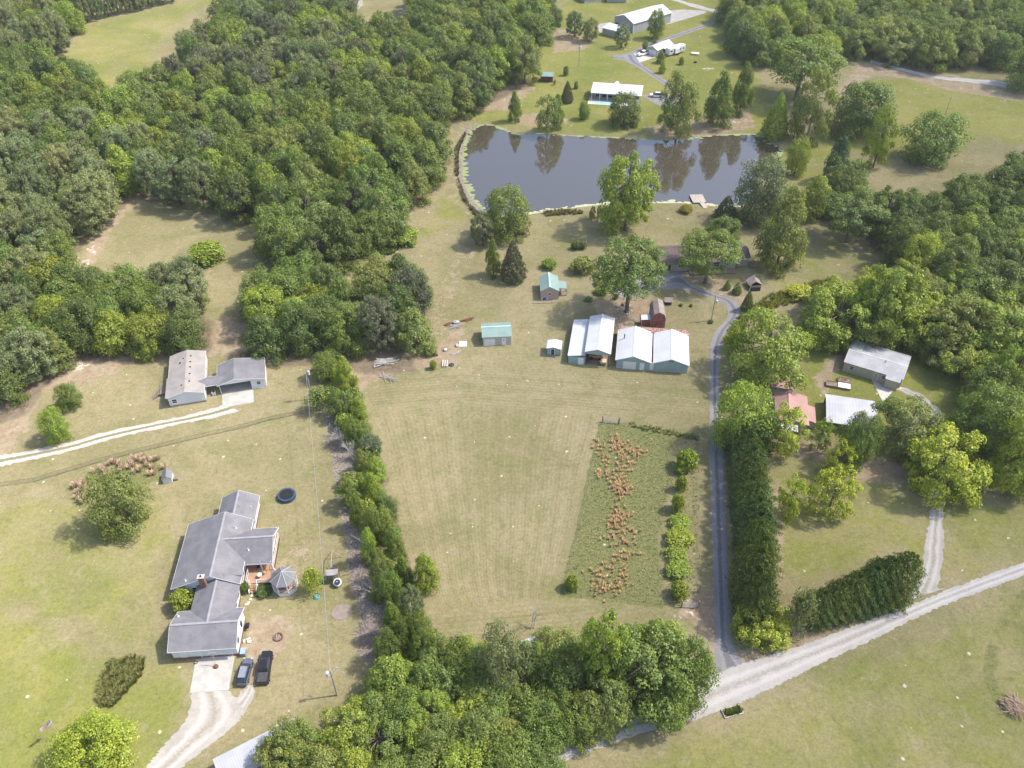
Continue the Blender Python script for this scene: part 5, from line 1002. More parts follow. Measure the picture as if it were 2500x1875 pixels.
g = MB(); g.box(L-1.2, L+.2, W-.3, W+.9, 0, 4.6); h.part('chimney', g, BRIK, rp); g = MB(); g.box(7.8, L-1, -1.9, .4, 0, .35); rail(g, [(8.0, -1.8), (L-1.2, -1.8)], .35, .9, .35); h.part('porch', g, WOOD)
g = MB(); rail(g, [(L+3.8, 2.2), (L+5.6, 1.6), (L+5.8, .4)], .5, .9, .4); g.box(L+3.6, L+5.7, .4, 2.6, .4, .5); h.part('side_landing', g, WOOD)
# trailer house in the orchard and its sheds
kt = Kc(1860, 810, .217); o, yaw, L, W = fit(kt(915, 335, 2.8), kt(1600, 545, 2.8), kt(1035, 85, 2.8), kt(1680, 270, 2.8)); h = B('trailer_house', 'long beige trailer house with stained grey metal roof in the orchard', o, yaw, 'house'); TH = (o, yaw)
rf = MB(); wl = MB(); cp = MB(); roof(rf, 0, L, 0, W, 'x', 2.8, 3.5, .12, mid=W*.45, cap=cp); walls(wl, 0, L, 0, W, 'x', 2.8, 3.5, .25, .2, 0, mid=W*.45); rp = h.part('roof', rf, OLDM); h.part('ridge_cap', cp, M('old_cap', (.48, .48, .48)), rp); h.part('wall', wl, BEIG)
g = MB(); g.slab((.5, W*.5, 3.52), (2.9, W*.5, 3.52), (2.9, W-.2, 2.95), (.5, W-.2, 2.95), .05); h.part('roof_patch', g, M('pale_patch', (.50, .51, .44), (.44, .45, .38), 1, .8), rp); g = MB(); g.rod((8.3, W*.38, 3.3), (8.3, W*.38, 3.9), .09); h.part('vent_pipe', g, BLKP, rp)
h.opening('window', 'y', .25, 1.6, .9, .9, 1.2, out=-1); h.opening('window', 'y', .25, 8.6, .8, .8, 1.3, out=-1); h.opening('door', 'y', .25, 7.0, .85, 1.9, .25, out=-1, pane=BEIG); g = MB(); g.box(9.6, 12.4, -1.0, .2, 0, 2.55); h.part('entry_room', g, BEIG)
g = MB(); g.slab((9.4, -1.2, 2.6), (12.6, -1.2, 2.6), (12.6, .3, 2.86), (9.4, .3, 2.86), .06); h.part('entry_roof', g, OLDM, h.r)
o, yaw, L, W = fit(kt(735, 1015, 2.3), kt(1240, 1090, 2.3), kt(700, 695, 2.3), kt(1225, 775, 2.3)); L *= 1.12; h = B('carport', 'open carport with plain whitish metal roof beside the dense green tree', o, yaw, 'carport'); rf = MB(); roof(rf, 0, L, 0, W, 'x', 2.3, 2.9, .08, mid=W*.72); h.part('roof', rf, M('dull_metal_roof', (.41, .41, .43), (.35, .355, .38), .3, .5, ribs=(0, .62), rib_k=.14, spot=(.30, .30, .31), spotlo=.66)); posts(h, [(x, x+.13, y, y+.13, 0, 2.3) for x in (.2, L*.33, L*.66, L-.35) for y in (.2, W-.35)], WOOD); g = MB(); g.box(.35, L-.4, W-.28, W-.22, 0, 2.2); h.part('back_wall', g, DKW)
o, yaw, L, W = fit(kt(160, 960, 2.6), kt(520, 1000, 2.6), kt(135, 680, 2.6), kt(520, 735, 2.6)); h = B('red_roofed_house', 'small house with red brown metal roof below the tool shed', o, yaw, 'house'); rf = MB(); wl = MB(); cp = MB()
roof(rf, 0, L, -1.5, W, 'y', 2.6, 3.9, .1, mid=L*.40, cap=cp); rf.slab((L-.1, .2, 2.6), (L+1.6, .2, 2.1), (L+1.6, W-2.6, 2.1), (L-.1, W-2.6, 2.6), .08); walls(wl, 0, L, -1.5, W, 'y', 2.6, 3.9, .2, .3, mid=L*.40); rp = h.part('roof', rf, M('red_brown_metal_cross', (.36, .21, .185), (.31, .185, .16), .4, .6, ribs=(1, .4), rib_k=.15)); h.part('ridge_cap', cp, M('red_cap', (.42, .27, .24)), rp); h.part('wall', wl, BEIG)
g = MB(); [g.box(L+1.4, L+1.52, y, y+.12, 0, 2.1) for y in (.4, 2.2)]; rail(g, [(L+1.5, .4), (L+1.5, 2.3)], .4, .8, .3); g.box(L, L+1.6, .2, 2.5, .3, .4); h.part('side_porch', g, DKW)
g = MB(); g.slab((1.2, -3.4, 2.2), (4.6, -3.4, 2.2), (4.6, -1.45, 2.5), (1.2, -1.45, 2.5), .06); h.part('front_porch_roof', g, WHM); g = MB(); [g.box(x, x+.1, -3.3, -3.2, 0, 2.2) for x in (1.4, 4.3)]; g.box(1.3, 2.6, -4.6, -3.5, 0, .35); h.part('front_steps', g, DKW)
o, yaw, L, W = fit(kt(100, 620, 2.2), kt(355, 640, 2.2), kt(105, 505, 2.4), kt(368, 545, 2.4)); h = B('tool_shed', 'small shed with ribbed rusty roof above the red roofed house', o, yaw, 'shed'); g = MB(); g.slab((0, 0, 2.1), (L, 0, 2.1), (L, W, 2.5), (0, W, 2.5), .08); h.part('roof', g, REDM); g = MB(); g.box(.2, L-.2, .25, W-.2, 0, 2.05); h.part('wall', g, GSID); h.opening('window', 'y', .25, .9, .6, .5, 1.2, out=-1)
# raised garden boxes
for (a, b, c_, d, lab) in (((712, 625), (985, 660), (722, 570), (990, 610), 'long raised planter box half covered by a white sheet'), ((850, 575), (985, 605), (858, 525), (1000, 550), 'raised planter box heaped with rusty scrap behind the long one')):
    o, yaw, L, W = fit(kt(*a), kt(*b), kt(*c_), kt(*d)); t = thing('raised_planter', lab, 'planter', o, yaw); g = MB(); g.box(0, L, 0, .06, 0, .6); g.box(0, L, W-.06, W, 0, .6); g.box(0, .06, .06, W-.06, 0, .6); g.box(L-.06, L, .06, W-.06, 0, .6); g.build('box', WOOD, t); g = MB(); g.box(.06, L-.06, .06, W-.06, .0, .45); g.build('soil', DIRTF, t)
    g = MB()
    if 'sheet' in lab: g.slab((L*.5, 0, .66), (L, 0, .66), (L, W, .66), (L*.5, W, .66), .03); g.build('cover_sheet', WHT, t)
    else:
        for i in range(26): p = Vector((rnd.uniform(.2, L-.2), rnd.uniform(.1, W-.1), rnd.uniform(.45, .8))); g.rod(p, p+Vector((rnd.uniform(-.5, .5), rnd.uniform(-.4, .4), rnd.uniform(-.1, .2))), .04)
        g.build('scrap', RUST, t)
# --- far farm
kp = Kc(1420, 180, .1732); o, yaw, L, W = fit(kp(120, 280, 2.9), kp(848, 302, 2.9), kp(178, 97, 3.4), kp(872, 168, 3.4)); h = B('pool_house', 'long low house with white metal roof and open porch by the pool', o, yaw, 'house'); PH = (o, yaw); rf = MB(); wl = MB(); roof(rf, 0, L, 0, W, 'x', 2.9, 3.9, .14, mid=W*.8); h.part('roof', rf, WHM)
rf = MB(); rf.slab((L*.42, W*.8, 3.95), (L*.52, W*.8, 3.95), (L*.5, W+.4, 3.9), (L*.45, W+.4, 3.9), .1); h.part('rear_gable', rf, WHM); wl.box(.3, L-.3, 3.0, W-.3, 0, 2.9); h.part('wall', wl, BEIG); posts(h, [(.3+(L-.9)*i/6, .52+(L-.9)*i/6, .25, .47, 0, 2.85) for i in range(7)], WHT, 'porch_post')
for x in (1.6, 4.0, 6.2, 9, 12, 16): h.opening('window', 'y', 3.0, x, 1.5, 1.9, .3, out=-1)
g = MB(); g.box(-.6, L-.5, -3.6, 2.95, 0, .12); h.part('pool_deck', g, CONC); g = MB(); g.box(2.2, 9.5, -3.0, -.6, .121, .135); h.part('pool_water', g, M('pool_water', (.30, .55, .62), (.26, .50, .58), .6, .1)); g = MB(); rail(g, [(-2.4, 4), (-2.4, 0), (-.6, 0)], 0, 1.4, .25); h.part('fence', g, DKW)
km = Kc(1380, 0, .2835)
F1, F2, F3 = A2(km(398, 235)), A2(km(583, 290)), A2(km(905, 195)); yaw = math.atan2(*(F3-F2)[::-1]); Lm = np.linalg.norm(F3-F2); Wm = np.linalg.norm(F1-F2); h = B('metal_barn', 'big grey metal barn with white gable roof near the top of the view', (F2[0], F2[1], 0), yaw, 'barn')
rf = MB(); wl = MB(); roof(rf, -.3, Lm+.3, -.3, Wm+.3, 'x', 4.2, 6.4, .1); walls(wl, -.3, Lm+.3, -.3, Wm+.3, 'x', 4.2, 6.4, .35, .3); h.part('roof', rf, WHM); h.part('wall', wl, GSID); g = MB(); g.box(-.15, .02, -.1, .08, 0, 4.1); g.box(-.1, Lm, -.06, -.002, 3.9, 4.15); h.part('corner_trim', g, WHT); h.opening('overhead_door', 'x', .0, 2.5, 4.2, 3.6, .05, out=-1, pane=GSID)
F1, F2 = A2(km(318, 300)), A2(km(440, 330)); d = F2-F1; yaw = math.atan2(d[1], d[0]); h = B('low_shed', 'low grey shed with flat white roof in front of the metal barn', (F1[0], F1[1], 0), yaw, 'shed'); L = np.linalg.norm(d); g = MB(); g.box(0, L+1.2, 0, 5.5, 0, 2.9); h.part('wall', g, GSID); g = MB(); g.slab((-.2, -.2, 3.0), (L+1.4, -.2, 3.0), (L+1.4, 5.8, 3.5), (-.2, 5.8, 3.5), .1); h.part('roof', g, WHM)
F1, F2, F3 = A2(km(705, 465)), A2(km(790, 490)), A2(km(705, 465)); yaw = math.atan2(*(F2-F1)[::-1]); ex = yaw; h = B('small_garage', 'small garage with white gable roof beside the camper trailer', (F1[0], F1[1], 0), yaw, 'garage'); L = np.linalg.norm(F2-F1); dd = A2(km(935, 380, 2.8))-A2(km(790, 435, 2.8)); W = float(np.linalg.norm(dd))
yaw2 = math.atan2(dd[1], dd[0])-math.pi/2; h.r.rotation_euler = (0, 0, (yaw+yaw2)/2 if abs(yaw-yaw2) < 1 else yaw); rf = MB(); wl = MB(); roof(rf, -.3, L+.3, -.3, W, 'y', 2.7, 3.9, .1); walls(wl, -.3, L+.3, -.3, W, 'y', 2.7, 3.9, .35, .3); h.part('roof', rf, WHX); h.part('wall', wl, BEIG); h.opening('garage_door', 'y', 0, .6, L-1.2, 2.1, .05, out=-1); g = MB(); g.slab((L, W*.35, 2.65), (L+3.0, W*.35, 2.3), (L+3.0, W-.1, 2.3), (L, W-.1, 2.65), .08); h.part('side_roof', g, WHM)
F1 = km(165, 30); h = B('grey_house', 'grey walled house with pale roof cut by the top edge, left one', (F1[0], F1[1], 0), .35, 'house'); g = MB(); g.box(0, 10, 0, 8, 0, 2.8); h.part('wall', g, GSID); g = MB(); roof(g, -.3, 10.3, -.3, 8.3, 'x', 2.8, 4.2); h.part('roof', g, WHM); h.opening('window', 'y', 0, 6.5, 1, 1, 1.2, out=-1)
F1 = km(330, 22); h = B('grey_house', 'grey walled house with dark doorway cut by the top edge, right one', (F1[0]+1.5, F1[1], 0), -.1, 'house'); g = MB(); g.box(0, 9, 0, 8, 0, 3.0); h.part('wall', g, GSID); g = MB(); roof(g, -.3, 9.3, -.3, 8.3, 'y', 3.0, 4.4); h.part('roof', g, WHM); h.opening('window', 'y', 0, 3.3, 1, 1, 1.4, out=-1)
for x, y, rz, c_, lab in ((722, 26, .3, WHM, 'white roofed house among trees at the top edge'), (752, 14, -.2, SHB, 'dark roofed house among trees at the top edge')):
    F1 = at(x, y); h = B('far_house', lab, (F1[0], F1[1], 0), rz, 'house'); g = MB(); g.box(-6, 6, -4, 4, 0, 2.7); h.part('wall', g, BEIG); g = MB(); roof(g, -6.4, 6.4, -4.4, 4.4, 'x', 2.7, 4.6); h.part('roof', g, c_)
F1 = at(2010, 46); h = B('far_house', 'white roofed house glimpsed between trees at the upper right', (F1[0], F1[1], 0), .2, 'house'); g = MB(); g.box(-5, 5, -4, 4, 0, 2.7); h.part('wall', g, BEIG); g = MB(); roof(g, -5.4, 5.4, -4.4, 4.4, 'x', 2.7, 4.2); h.part('roof', g, WHM)
F1 = at(1168, 177); h = B('far_cabin', 'small red brown cabin with green roof at the wood edge', (F1[0], F1[1], 0), -.12, 'cabin'); g = MB(); g.box(0, 4.6, 0, 3.6, 0, 2.4); h.part('wall', g, M('red_brown_logs', (.17, .085, .07), (.12, .065, .055), 1, .9, ribs=(2, .3), rib_k=.3)); g = MB(); roof(g, -.3, 4.9, -.5, 4.0, 'x', 2.4, 3.3); h.part('roof', g, GRM); h.opening('window', 'y', 0, 2.9, .7, .6, 1.1, out=-1, frame=DKW)
# well house and tiny shed near the brown house
F1 = k4(1850, 1040); h = B('well_house', 'low dark well house with weathered roof on the shady lawn', (F1[0], F1[1], 0), .12, 'shed'); g = MB(); g.prism([(0, 0), (2.6, -.3), (3.2, .9), (2.4, 2.2), (.2, 2.2)], 0, 1.2); h.part('wall', g, DKW); g = MB(); roof(g, -.2, 3.3, .6, 3.6, 'y', 1.3, 2.4, .1); h.part('roof', g, OLDS)
F1 = k4(320, 1290); h = B('well_house', 'tiny shed with weathered roof behind the red barn', (F1[0], F1[1], 0), -.05, 'shed'); g = MB(); g.box(0, 1.6, 0, 1.6, 0, 1.1); h.part('wall', g, DKW); g = MB(); roof(g, -.25, 1.9, -.25, 1.9, 'x', 1.1, 1.8, .08); h.part('roof', g, OLDS)
# long shed under the bottom thicket
a, b = A2(at(459, 1640, 2.6)), A2(at(637, 1549, 2.6)); yaw = math.atan2(*(b-a)[::-1]); L = np.linalg.norm(b-a); h = B('long_shed', 'long shed with ribbed pale metal roof under the trees at the bottom', (a[0]+3.4*math.sin(yaw), a[1]-3.4*math.cos(yaw), 0), yaw, 'shed'); g = MB(); g.slab((0, 0, 2.2), (L, 0, 2.2), (L, 3.4, 2.6), (0, 3.4, 2.6), .08); h.part('roof', g, M('pale_metal_cross', (.40, .40, .43), (.35, .355, .38), .4, .5, ribs=(0, .4), rib_k=.14)); g = MB(); g.box(.2, L-.2, .2, 3.2, 0, 2.15); h.part('wall', g, WSID)
for x, y, lab, rz in ((1150, 1412, 'white metal roofed shed glimpsed through the thicket, left one', .3), (1250, 1425, 'white metal roofed shed glimpsed through the thicket, right one', .1)):
    F1 = at(x, y); h = B('lean_to', lab, (F1[0], F1[1], 0), rz, 'shed'); g = MB(); g.slab((-1.5, -1.5, 2.0), (1.5, -1.5, 2.0), (1.5, 1.5, 2.4), (-1.5, 1.5, 2.4), .06); h.part('roof', g, WHM); posts(h, [(x_, x_+.1, y_, y_+.1, 0, 2.05) for x_ in (-1.4, 1.3) for y_ in (-1.4, 1.3)], WOOD)
# playhouse
F1 = an((1380*.28933), 930+(870*.28933)); h = B('playhouse', 'tiny white playhouse with dark grey roof beside the open tree', (F1[0], F1[1], 0), .22, 'playhouse'); g = MB(); rf = MB(); walls(g, -.1, 1.9, -.1, 2.2, 'y', 1.3, 2.0, .12, .1); h.part('wall', g, WSID); roof(rf, -.1, 1.9, -.15, 2.3, 'y', 1.3, 2.05, .07); h.part('roof', rf, SHG); g = MB(); g.box(2.0, 2.8, .3, 1.1, 0, .5); h.part('porch_box', g, WOOD)
HAZE = .0001
# ---------------------------------------------------------------- vehicles
def loft(mb, secs, ch=.12):
    K = 8; n = len(mb.v)
    for x, hw, z0, z1, tw in secs:      # tw: half width at the top
        c = ch; mb.v += [(x, -hw+c*.5, z0), (x, -hw, z0+c), (x, -(hw*.4+tw*.6), z1-c*1.6), (x, -tw+c, z1), (x, tw-c, z1), (x, (hw*.4+tw*.6), z1-c*1.6), (x, hw, z0+c), (x, hw-c*.5, z0)]
    for i in range(len(secs)-1):
        for j in range(K): k = (j+1) % K; mb.f.append((n+i*K+j, n+i*K+k, n+(i+1)*K+k, n+(i+1)*K+j))
    mb.f.append(tuple(n+j for j in range(K))[::-1]); m = n+(len(secs)-1)*K; mb.f.append(tuple(m+j for j in range(K)))
def paint(nm, c): return M(nm, c, tuple(x*.92 for x in c), .5, .22, spec=.5)
HEAD = M('head_lamp', (.75, .75, .78), None, 1, .2); TAIL = M('tail_lamp', (.35, .02, .02), None, 1, .3); TYRE = BLKP; RIM = M('wheel_rim', (.35, .35, .37), None, 1, .35, metal=.6)
def vehicle(kind, loc, rz, pm, label, cat, name, L=5.0, Wd=1.95, roof_mat=None):
    r = thing(name, label, cat, loc, rz); h = L/2; w_ = Wd/2; b = MB(); g = MB(); rfm = MB()
    if kind == 'pickup':
        loft(b, [(h, w_*.80, .42, .92, w_*.72), (h-.12, w_*.93, .35, 1.08, w_*.80), (h-1.35, w_, .32, 1.2, w_*.84), (.1*L, w_, .32, 1.22, w_*.86), (-h+.1, w_, .34, 1.2, w_*.88), (-h, w_*.96, .42, 1.12, w_*.88)])
        gs = [(h-1.45, w_*.84, 1.12, 1.24, w_*.74), (h-2.2, w_*.86, 1.12, 1.86, w_*.70), (-.15*L, w_*.86, 1.12, 1.88, w_*.70), (-.19*L, w_*.86, 1.12, 1.3, w_*.74)]
        loft(g, gs, .08); rfm.box(-.15*L, h-2.2, -w_*.62, w_*.62, 1.875, 1.91)
    else:
        loft(b, [(h, w_*.72, .40, .82, w_*.62), (h-.15, w_*.92, .33, .96, w_*.76), (h-1.2, w_, .30, 1.08, w_*.84), (-h+.3, w_, .30, 1.14, w_*.86), (-h, w_*.9, .40, 1.05, w_*.80)])
        gs = [(h-1.15, w_*.84, 1.0, 1.12, w_*.74), (h-1.95, w_*.88, 1.0, 1.66, w_*.68), (-h+.75, w_*.88, 1.0, 1.70, w_*.68), (-h+.12, w_*.86, 1.0, 1.16, w_*.70)]
        loft(g, gs, .08); rfm.box(-h+.8, h-2.0, -w_*.60, w_*.60, 1.69, 1.725)
    bo = b.build('body', pm, r, smooth=False, bevel=.03); g.build('windows', GLAS, r); rfm.build('roof', roof_mat or pm, r, bevel=.02)
    if kind == 'pickup':
        c = MB(); z = 1.21
        for i in range(5): x = -h+.12+i*(.30*L-.1)/5; c.box(x, x+(.30*L-.1)/5-.02, -w_*.80, w_*.80, z, z+.03)
        c.build('bed_cover', M('bed_cover', (.07, .07, .075), None, 1, .6), r)
    else:
        c = MB()
        for s in (-1, 1): c.rod((-h+.8, s*w_*.56, 1.78), (h-2.1, s*w_*.56, 1.78), .025)
        c.build('roof_rail', STEEL, r)
    for sx, sy in ((h-.95, 1), (h-.95, -1), (-h+1.05, 1), (-h+1.05, -1)):
        c = MB(); c.rod((sx, sy*(w_-.22), .37), (sx, sy*(w_+.01), .37), .37, None, 18); t = c.build('wheel', TYRE, r); c = MB(); c.rod((sx, sy*(w_+.005), .37), (sx, sy*(w_+.03), .37), .22, None, 12); c.build('rim', RIM, t)
    for s in (-1, 1):
        c = MB(); c.box(h-.16, h+.015, s*w_*.62-.16, s*w_*.62+.16, .72, .88); c.build('headlight', HEAD, r); c = MB(); c.box(-h-.02, -h+.12, s*w_*.78-.09, s*w_*.78+.09, .75, 1.05); c.build('tail_light', TAIL, r)
        c = MB(); c.box(h-1.85, h-1.65, s*(w_+.14)-.1, s*(w_+.14)+.1, 1.08, 1.24); c.build('mirror', pm, r)
    return r
def head(a, b): return math.atan2(b[1]-a[1], b[0]-a[0])
kv = Kc(400, 1400, .14466)
a, b = kv(1700, 1945-0, .6), kv(1735, 1300, .6)
a = an(620+75*.28933, 1395+940*.28933, .5); b = an(620+110*.28933, 1395+690*.28933, .7)
c = (a+b)/2; vehicle('pickup', (c[0], c[1], .02), head(a, b), paint('black_paint', (.018, .019, .024)), 'black crew cab pickup truck with closed bed cover parked on the grass', 'pickup truck', 'pickup_truck', 5.9, 2.0)
a = an(2045*.28933, 1395+940*.28933, .5); b = an(2090*.28933, 1395+765*.28933, .6); c = (a+b)/2
vehicle('suv', (c[0], c[1], .02), head(a, b), paint('slate_paint', (.10, .115, .16)), 'dark blue grey SUV with roof rails parked beside the black pickup', 'car', 'parked_car', 4.8, 1.85, paint('slate_roof', (.22, .24, .30)))
a = an(1240+1300*.28933, 800*.28933+2, .6); b = an(1240+1208*.28933, 795*.28933+2, .6); c = (a+b)/2
vehicle('suv', (c[0], c[1], .03), head(a, b), paint('white_car_paint', (.72, .72, .72)), 'white SUV parked at the right end of the pool house', 'car', 'parked_car', 5.0, 1.95)
a = km(700, 455, .6); b = km(640, 470, .6); c = (a+b)/2
vehicle('pickup', (c[0], c[1], .03), head(a, b), paint('white_car_paint', (.72, .72, .72)), 'white pickup truck parked in front of the small garage', 'pickup truck', 'pickup_truck', 5.7, 1.95)
a = km(445, 225, .6); vehicle('pickup', (a[0], a[1], .02), .5, paint('dark_paint', (.03, .03, .035)), 'dark pickup truck behind the low flat roofed shed', 'pickup truck', 'pickup_truck', 5.6, 1.95)
# camper trailer
a = A2(km(893, 492)); b = A2(km(1015, 455)); rz = head(a, b); L = 9.0; t = thing('camper_trailer', 'white camper trailer with dark trim parked beside the small garage', 'camper trailer', (a[0], a[1], 0), rz); g = MB(); g.box(0, L, 0, 2.5, .6, 3.2); g.build('body', M('camper_white', (.72, .72, .72), None, 1, .35), t, bevel=.15)
g = MB(); g.box(2.9, 5.2, -.55, -.003, .85, 2.7); g.build('slide_out', M('camper_white', (.72, .72, .72)), t); g = MB(); g.box(.2, L-.2, -.012, -.004, 1.0, 1.15); g.box(2.6, 2.88, -.02, -.004, .7, 2.8); g.build('stripe', DKW, t)
for x, w_ in ((.6, 1.2), (5.8, .8), (7.4, .8)): g = MB(); g.box(x, x+w_, -.03, -.013, 1.7, 2.3); g.build('window', GLAS, t)
for x in (4.0, 4.9): g = MB(); g.rod((x, -.6, .36), (x, -.2, .36), .36, None, 14); g.build('wheel', TYRE, t)
g = MB(); g.rod((-1.3, 1.25, .5), (0, .3, .6), .06); g.rod((-1.3, 1.25, .5), (0, 2.2, .6), .06); g.build('hitch', STEEL, t); g = MB(); g.box(3.2, 4.1, .8, 1.6, 3.2, 3.42); g.build('roof_unit', WHT, t)
g = MB(); c = km(1117, 470); g.box(-1.6, 1.6, -.8, .8, .25, .75); o = g.build('small_boat', WHT); o.location = c; o.rotation_euler = (0, 0, -.3)
bm_ = o.modifiers.new('bevel', 'BEVEL'); bm_.width = .22; bm_.segments = 3; tag(o, 'small white upturned boat on the lawn right of the camper', 'boat')
c = km(1120, 540); g = MB(); g.rod((0, 0, 0), (0, 0, .5), .5, .6, 10); FBOWL = g.build("fire_bowl", BLKP); FBOWL.location = c; tag(FBOWL, 'black fire bowl on the lawn below the camper', 'fire bowl')
# ---------------------------------------------------------------- poles and wires
def pole(base, hgt, label, arm=None, can=None, lean=(0, 0), r=.13, mat=None, cat='utility pole', arms_dir=(1, 0)):
    t = thing('utility_pole', label, cat, (base[0], base[1], 0)); g = MB(); g.rod((0, 0, -.1), (lean[0], lean[1], hgt), r*1.15, r*.8, 8); g.build('pole', mat or M('pole_wood', (.36, .33, .30), (.28, .25, .22), 1, .9), t)
    if can: g = MB(); g.rod((can[0], can[1], hgt-can[2]), (can[0], can[1], hgt-can[2]+.95), .28, None, 12); g.rod((can[0], can[1], hgt-can[2]+.95), (can[0], can[1], hgt-can[2]+1.1), .28, .12, 12); g.rod((0, 0, hgt-can[2]+.5), (can[0], can[1], hgt-can[2]+.5), .05); g.build('transformer', M('transformer_grey', (.62, .63, .65), None, 1, .4), t)
    if arm: g = MB(); g.rod((lean[0], lean[1], hgt-.5), (lean[0]+arm[0], lean[1]+arm[1], hgt-.3), .04); g.box(lean[0]+arm[0]-.18, lean[0]+arm[0]+.18, lean[1]+arm[1]-.1, lean[1]+arm[1]+.1, hgt-.42, hgt-.26); g.build('lamp_arm', STEEL, t)
    return t
def topz(x, y, ty):        # height of a pole whose foot is at (x, y) and whose top shows at row ty
    g = at(x, y); lo, hi = .3, 25
    for _ in range(30):
        m_ = (lo+hi)/2
        if proj((g[0], g[1], m_))[1] > ty: lo = m_
        else: hi = m_
    return g, lo
s88 = .8848
g1, h1 = topz(1250.3, 143.5, 97); pole(g1, h1, 'lone utility pole on the lawn of the far farm', arm=(-.5, .1), can=(.35, -.1, 1.6))
g2, h2 = topz(1536.6, 692.5, 636.5); pole(g2, h2, 'utility pole with grey transformer inside the bend of the paved drive', arm=(1.5, .2), can=(.5, -.1, 2.6))
g3, h3 = topz(1614.8, 637, 592); pole(g3, h3, 'pale slightly leaning pole beside the dark well house', r=.1, lean=(.9, 0), mat=M('pale_pole', (.52, .50, .42), None, 1, .8))
g4 = an(762, 975); pole(g4, 9.0, 'utility pole with transformer at the head of the hedgerow', arm=(.9, .1), can=(.5, 0, 1.7)); g4t = Vector((g4[0], g4[1], 8.7))
g5 = at(728, 1502); pole(g5, 7.5, 'utility pole rising from the bottom thicket with a white transformer', can=(-.5, -.2, 1.2), arm=(.9, .6)); g5t = Vector((g5[0], g5[1], 7.3))
g6 = at(2037, 262); pole(g6, 8.5, 'utility pole standing beyond the two lobed tree by the right pasture', arm=(.6, 0))
def cable(a, b, sag, name, lab, r=.035):
    g = MB(); n = 24; pts = [a.lerp(b, i/n)-Vector((0, 0, sag*4*(i/n)*(1-i/n))) for i in range(n+1)]; g.tube(pts, r, 4); o = g.build(name, STEEL); tag(o, lab, 'cable')
cable(g4t, g5t, 1.4, 'overhead_wire', 'overhead wire running down the lawn left of the hedgerow', .03)
cable(Vector((g2[0], g2[1], h2-.4)), Vector((g3[0]+.9, g3[1], h3-.2)), .6, 'overhead_wire', 'overhead wire across the bend of the paved drive', .02)
DULLW = M('dull_wire', (.16, .14, .12), None, 1, .8)
# ---------------------------------------------------------------- fences
def wire_fence(name, pts, label, hgt=1.3, every=4.0, mesh=.0, r=.06, wood=True, wires=4, jit=.3):
    P = [Vector((p[0], p[1], 0)) for p in P2(pts)]; t = thing(name, label, 'fence', P[0]); o = P[0]; pm = MB(); wm = MB(); posts = []
    for a, b in zip(P[:-1], P[1:]):
        L = (b-a).length; n = max(1, int(L/every))
        for i in range(n): posts.append(a.lerp(b, i/n))
    posts.append(P[-1])
    for p in posts:
        g = MB(); q = p-o; g.rod(q-Vector((0, 0, .05)), q+Vector((rnd.uniform(-.05, .05), rnd.uniform(-.05, .05), hgt*rnd.uniform(.95, 1.12))), r, r*.85, 6); g.build('post', WOOD if wood else STEEL, t)
    for a, b in zip(posts[:-1], posts[1:]):
        for i in range(wires): z = hgt*(i+1)/wires*.96; wm.rod(a-o+Vector((0, 0, z)), b-o+Vector((0, 0, z)), .008 if i < wires-1 or not mesh else .03, None, 3, False)
        if mesh:
            L = (b-a).length; n = int(L/mesh)
            for i in range(n): p = a.lerp(b, i/n)-o; wm.rod(p, p+Vector((0, 0, hgt*.96)), .008, None, 3, False)
    wm.build('wire_mesh' if mesh else 'wires', DULLW, t); return t
wire_fence('chain_link_fence', TT(0, 2, [(-80, 905), (300, 850), (800, 700), (1100, 620), (1600, 500), (2100, 385), (2212, 350)])+TT(1, 2, [(150, 330), (420, 275)]), 'low chain link fence crossing the left lawn below the gravel track', 1.2, 4.5, .16, .04, False, 9)
wire_fence('chain_link_fence', TT(3, 2, [(1500, 890), (1760, 925), (2230, 1000), (2400, 1040)]), 'low chain link fence with a white sign at the right edge', 1.2, 3.5, .16, .04, False, 9)
q = TT(3, 2, [(1910, 935)])[0]; g = MB(); c = at(*q); g.box(-.9, .9, -.03, 0, .5, .9); o = g.build('sign', WHT); o.location = c; o.rotation_euler = (0, 0, -.14); tag(o, 'blank white sign hanging on the right chain link fence', 'sign')
wire_fence('paddock_fence', TT(2, 2, [(800, 365), (700, 800), (610, 1250), (490, 1720), (475, 1790)]), 'west wire fence of the paddock beside the mown field', 1.3, 5.0)
wire_fence('paddock_fence', TT(2, 2, [(930, 365), (1030, 380), (1250, 415), (1400, 440), (1603, 490)]), 'north wire fence of the paddock above the vine shrubs', 1.3, 3.5)
wire_fence('paddock_fence', TT(2, 2, [(1603, 490), (1608, 770), (1605, 1090), (1612, 1500), (1600, 2080)]), 'east wire fence of the paddock along the paved drive', 1.3, 6.0)
wire_fence('paddock_fence', TT(2, 3, [(580, 180), (760, 200), (900, 220), (1160, 255), (1290, 275), (1400, 290)]), 'south wire fence of the paddock above the thicket', 1.3, 4.0)
def gate(a, b, lab):
    A_ = at(*a); B_ = at(*b); d = B_-A_; t = thing('farm_gate', lab, 'gate', A_, math.atan2(d[1], d[0])); L = d.length; g = MB()
    for z in (.25, .5, .75, 1.0, 1.25): g.rod((0, 0, z), (L, 0, z), .03)
    for x in (0, L/2, L): g.rod((x, 0, .2), (x, 0, 1.28), .035)
    g.build('gate_frame', STEEL, t); g = MB(); g.rod((L+.2, 0, 0), (L+.2, 0, 1.9), .12); g.build('post', WOOD, t); g = MB(); g.rod((-.2, 0, 0), (-.2, 0, 1.9), .12); g.build('post', WOOD, t)
gate(TT(2, 2, [(805, 350)])[0], TT(2, 2, [(930, 362)])[0], 'metal gate at the upper left corner of the paddock'); gate(TT(2, 3, [(1472, 302)])[0], TT(2, 3, [(1596, 308)])[0], 'metal gate at the lower right corner of the paddock')
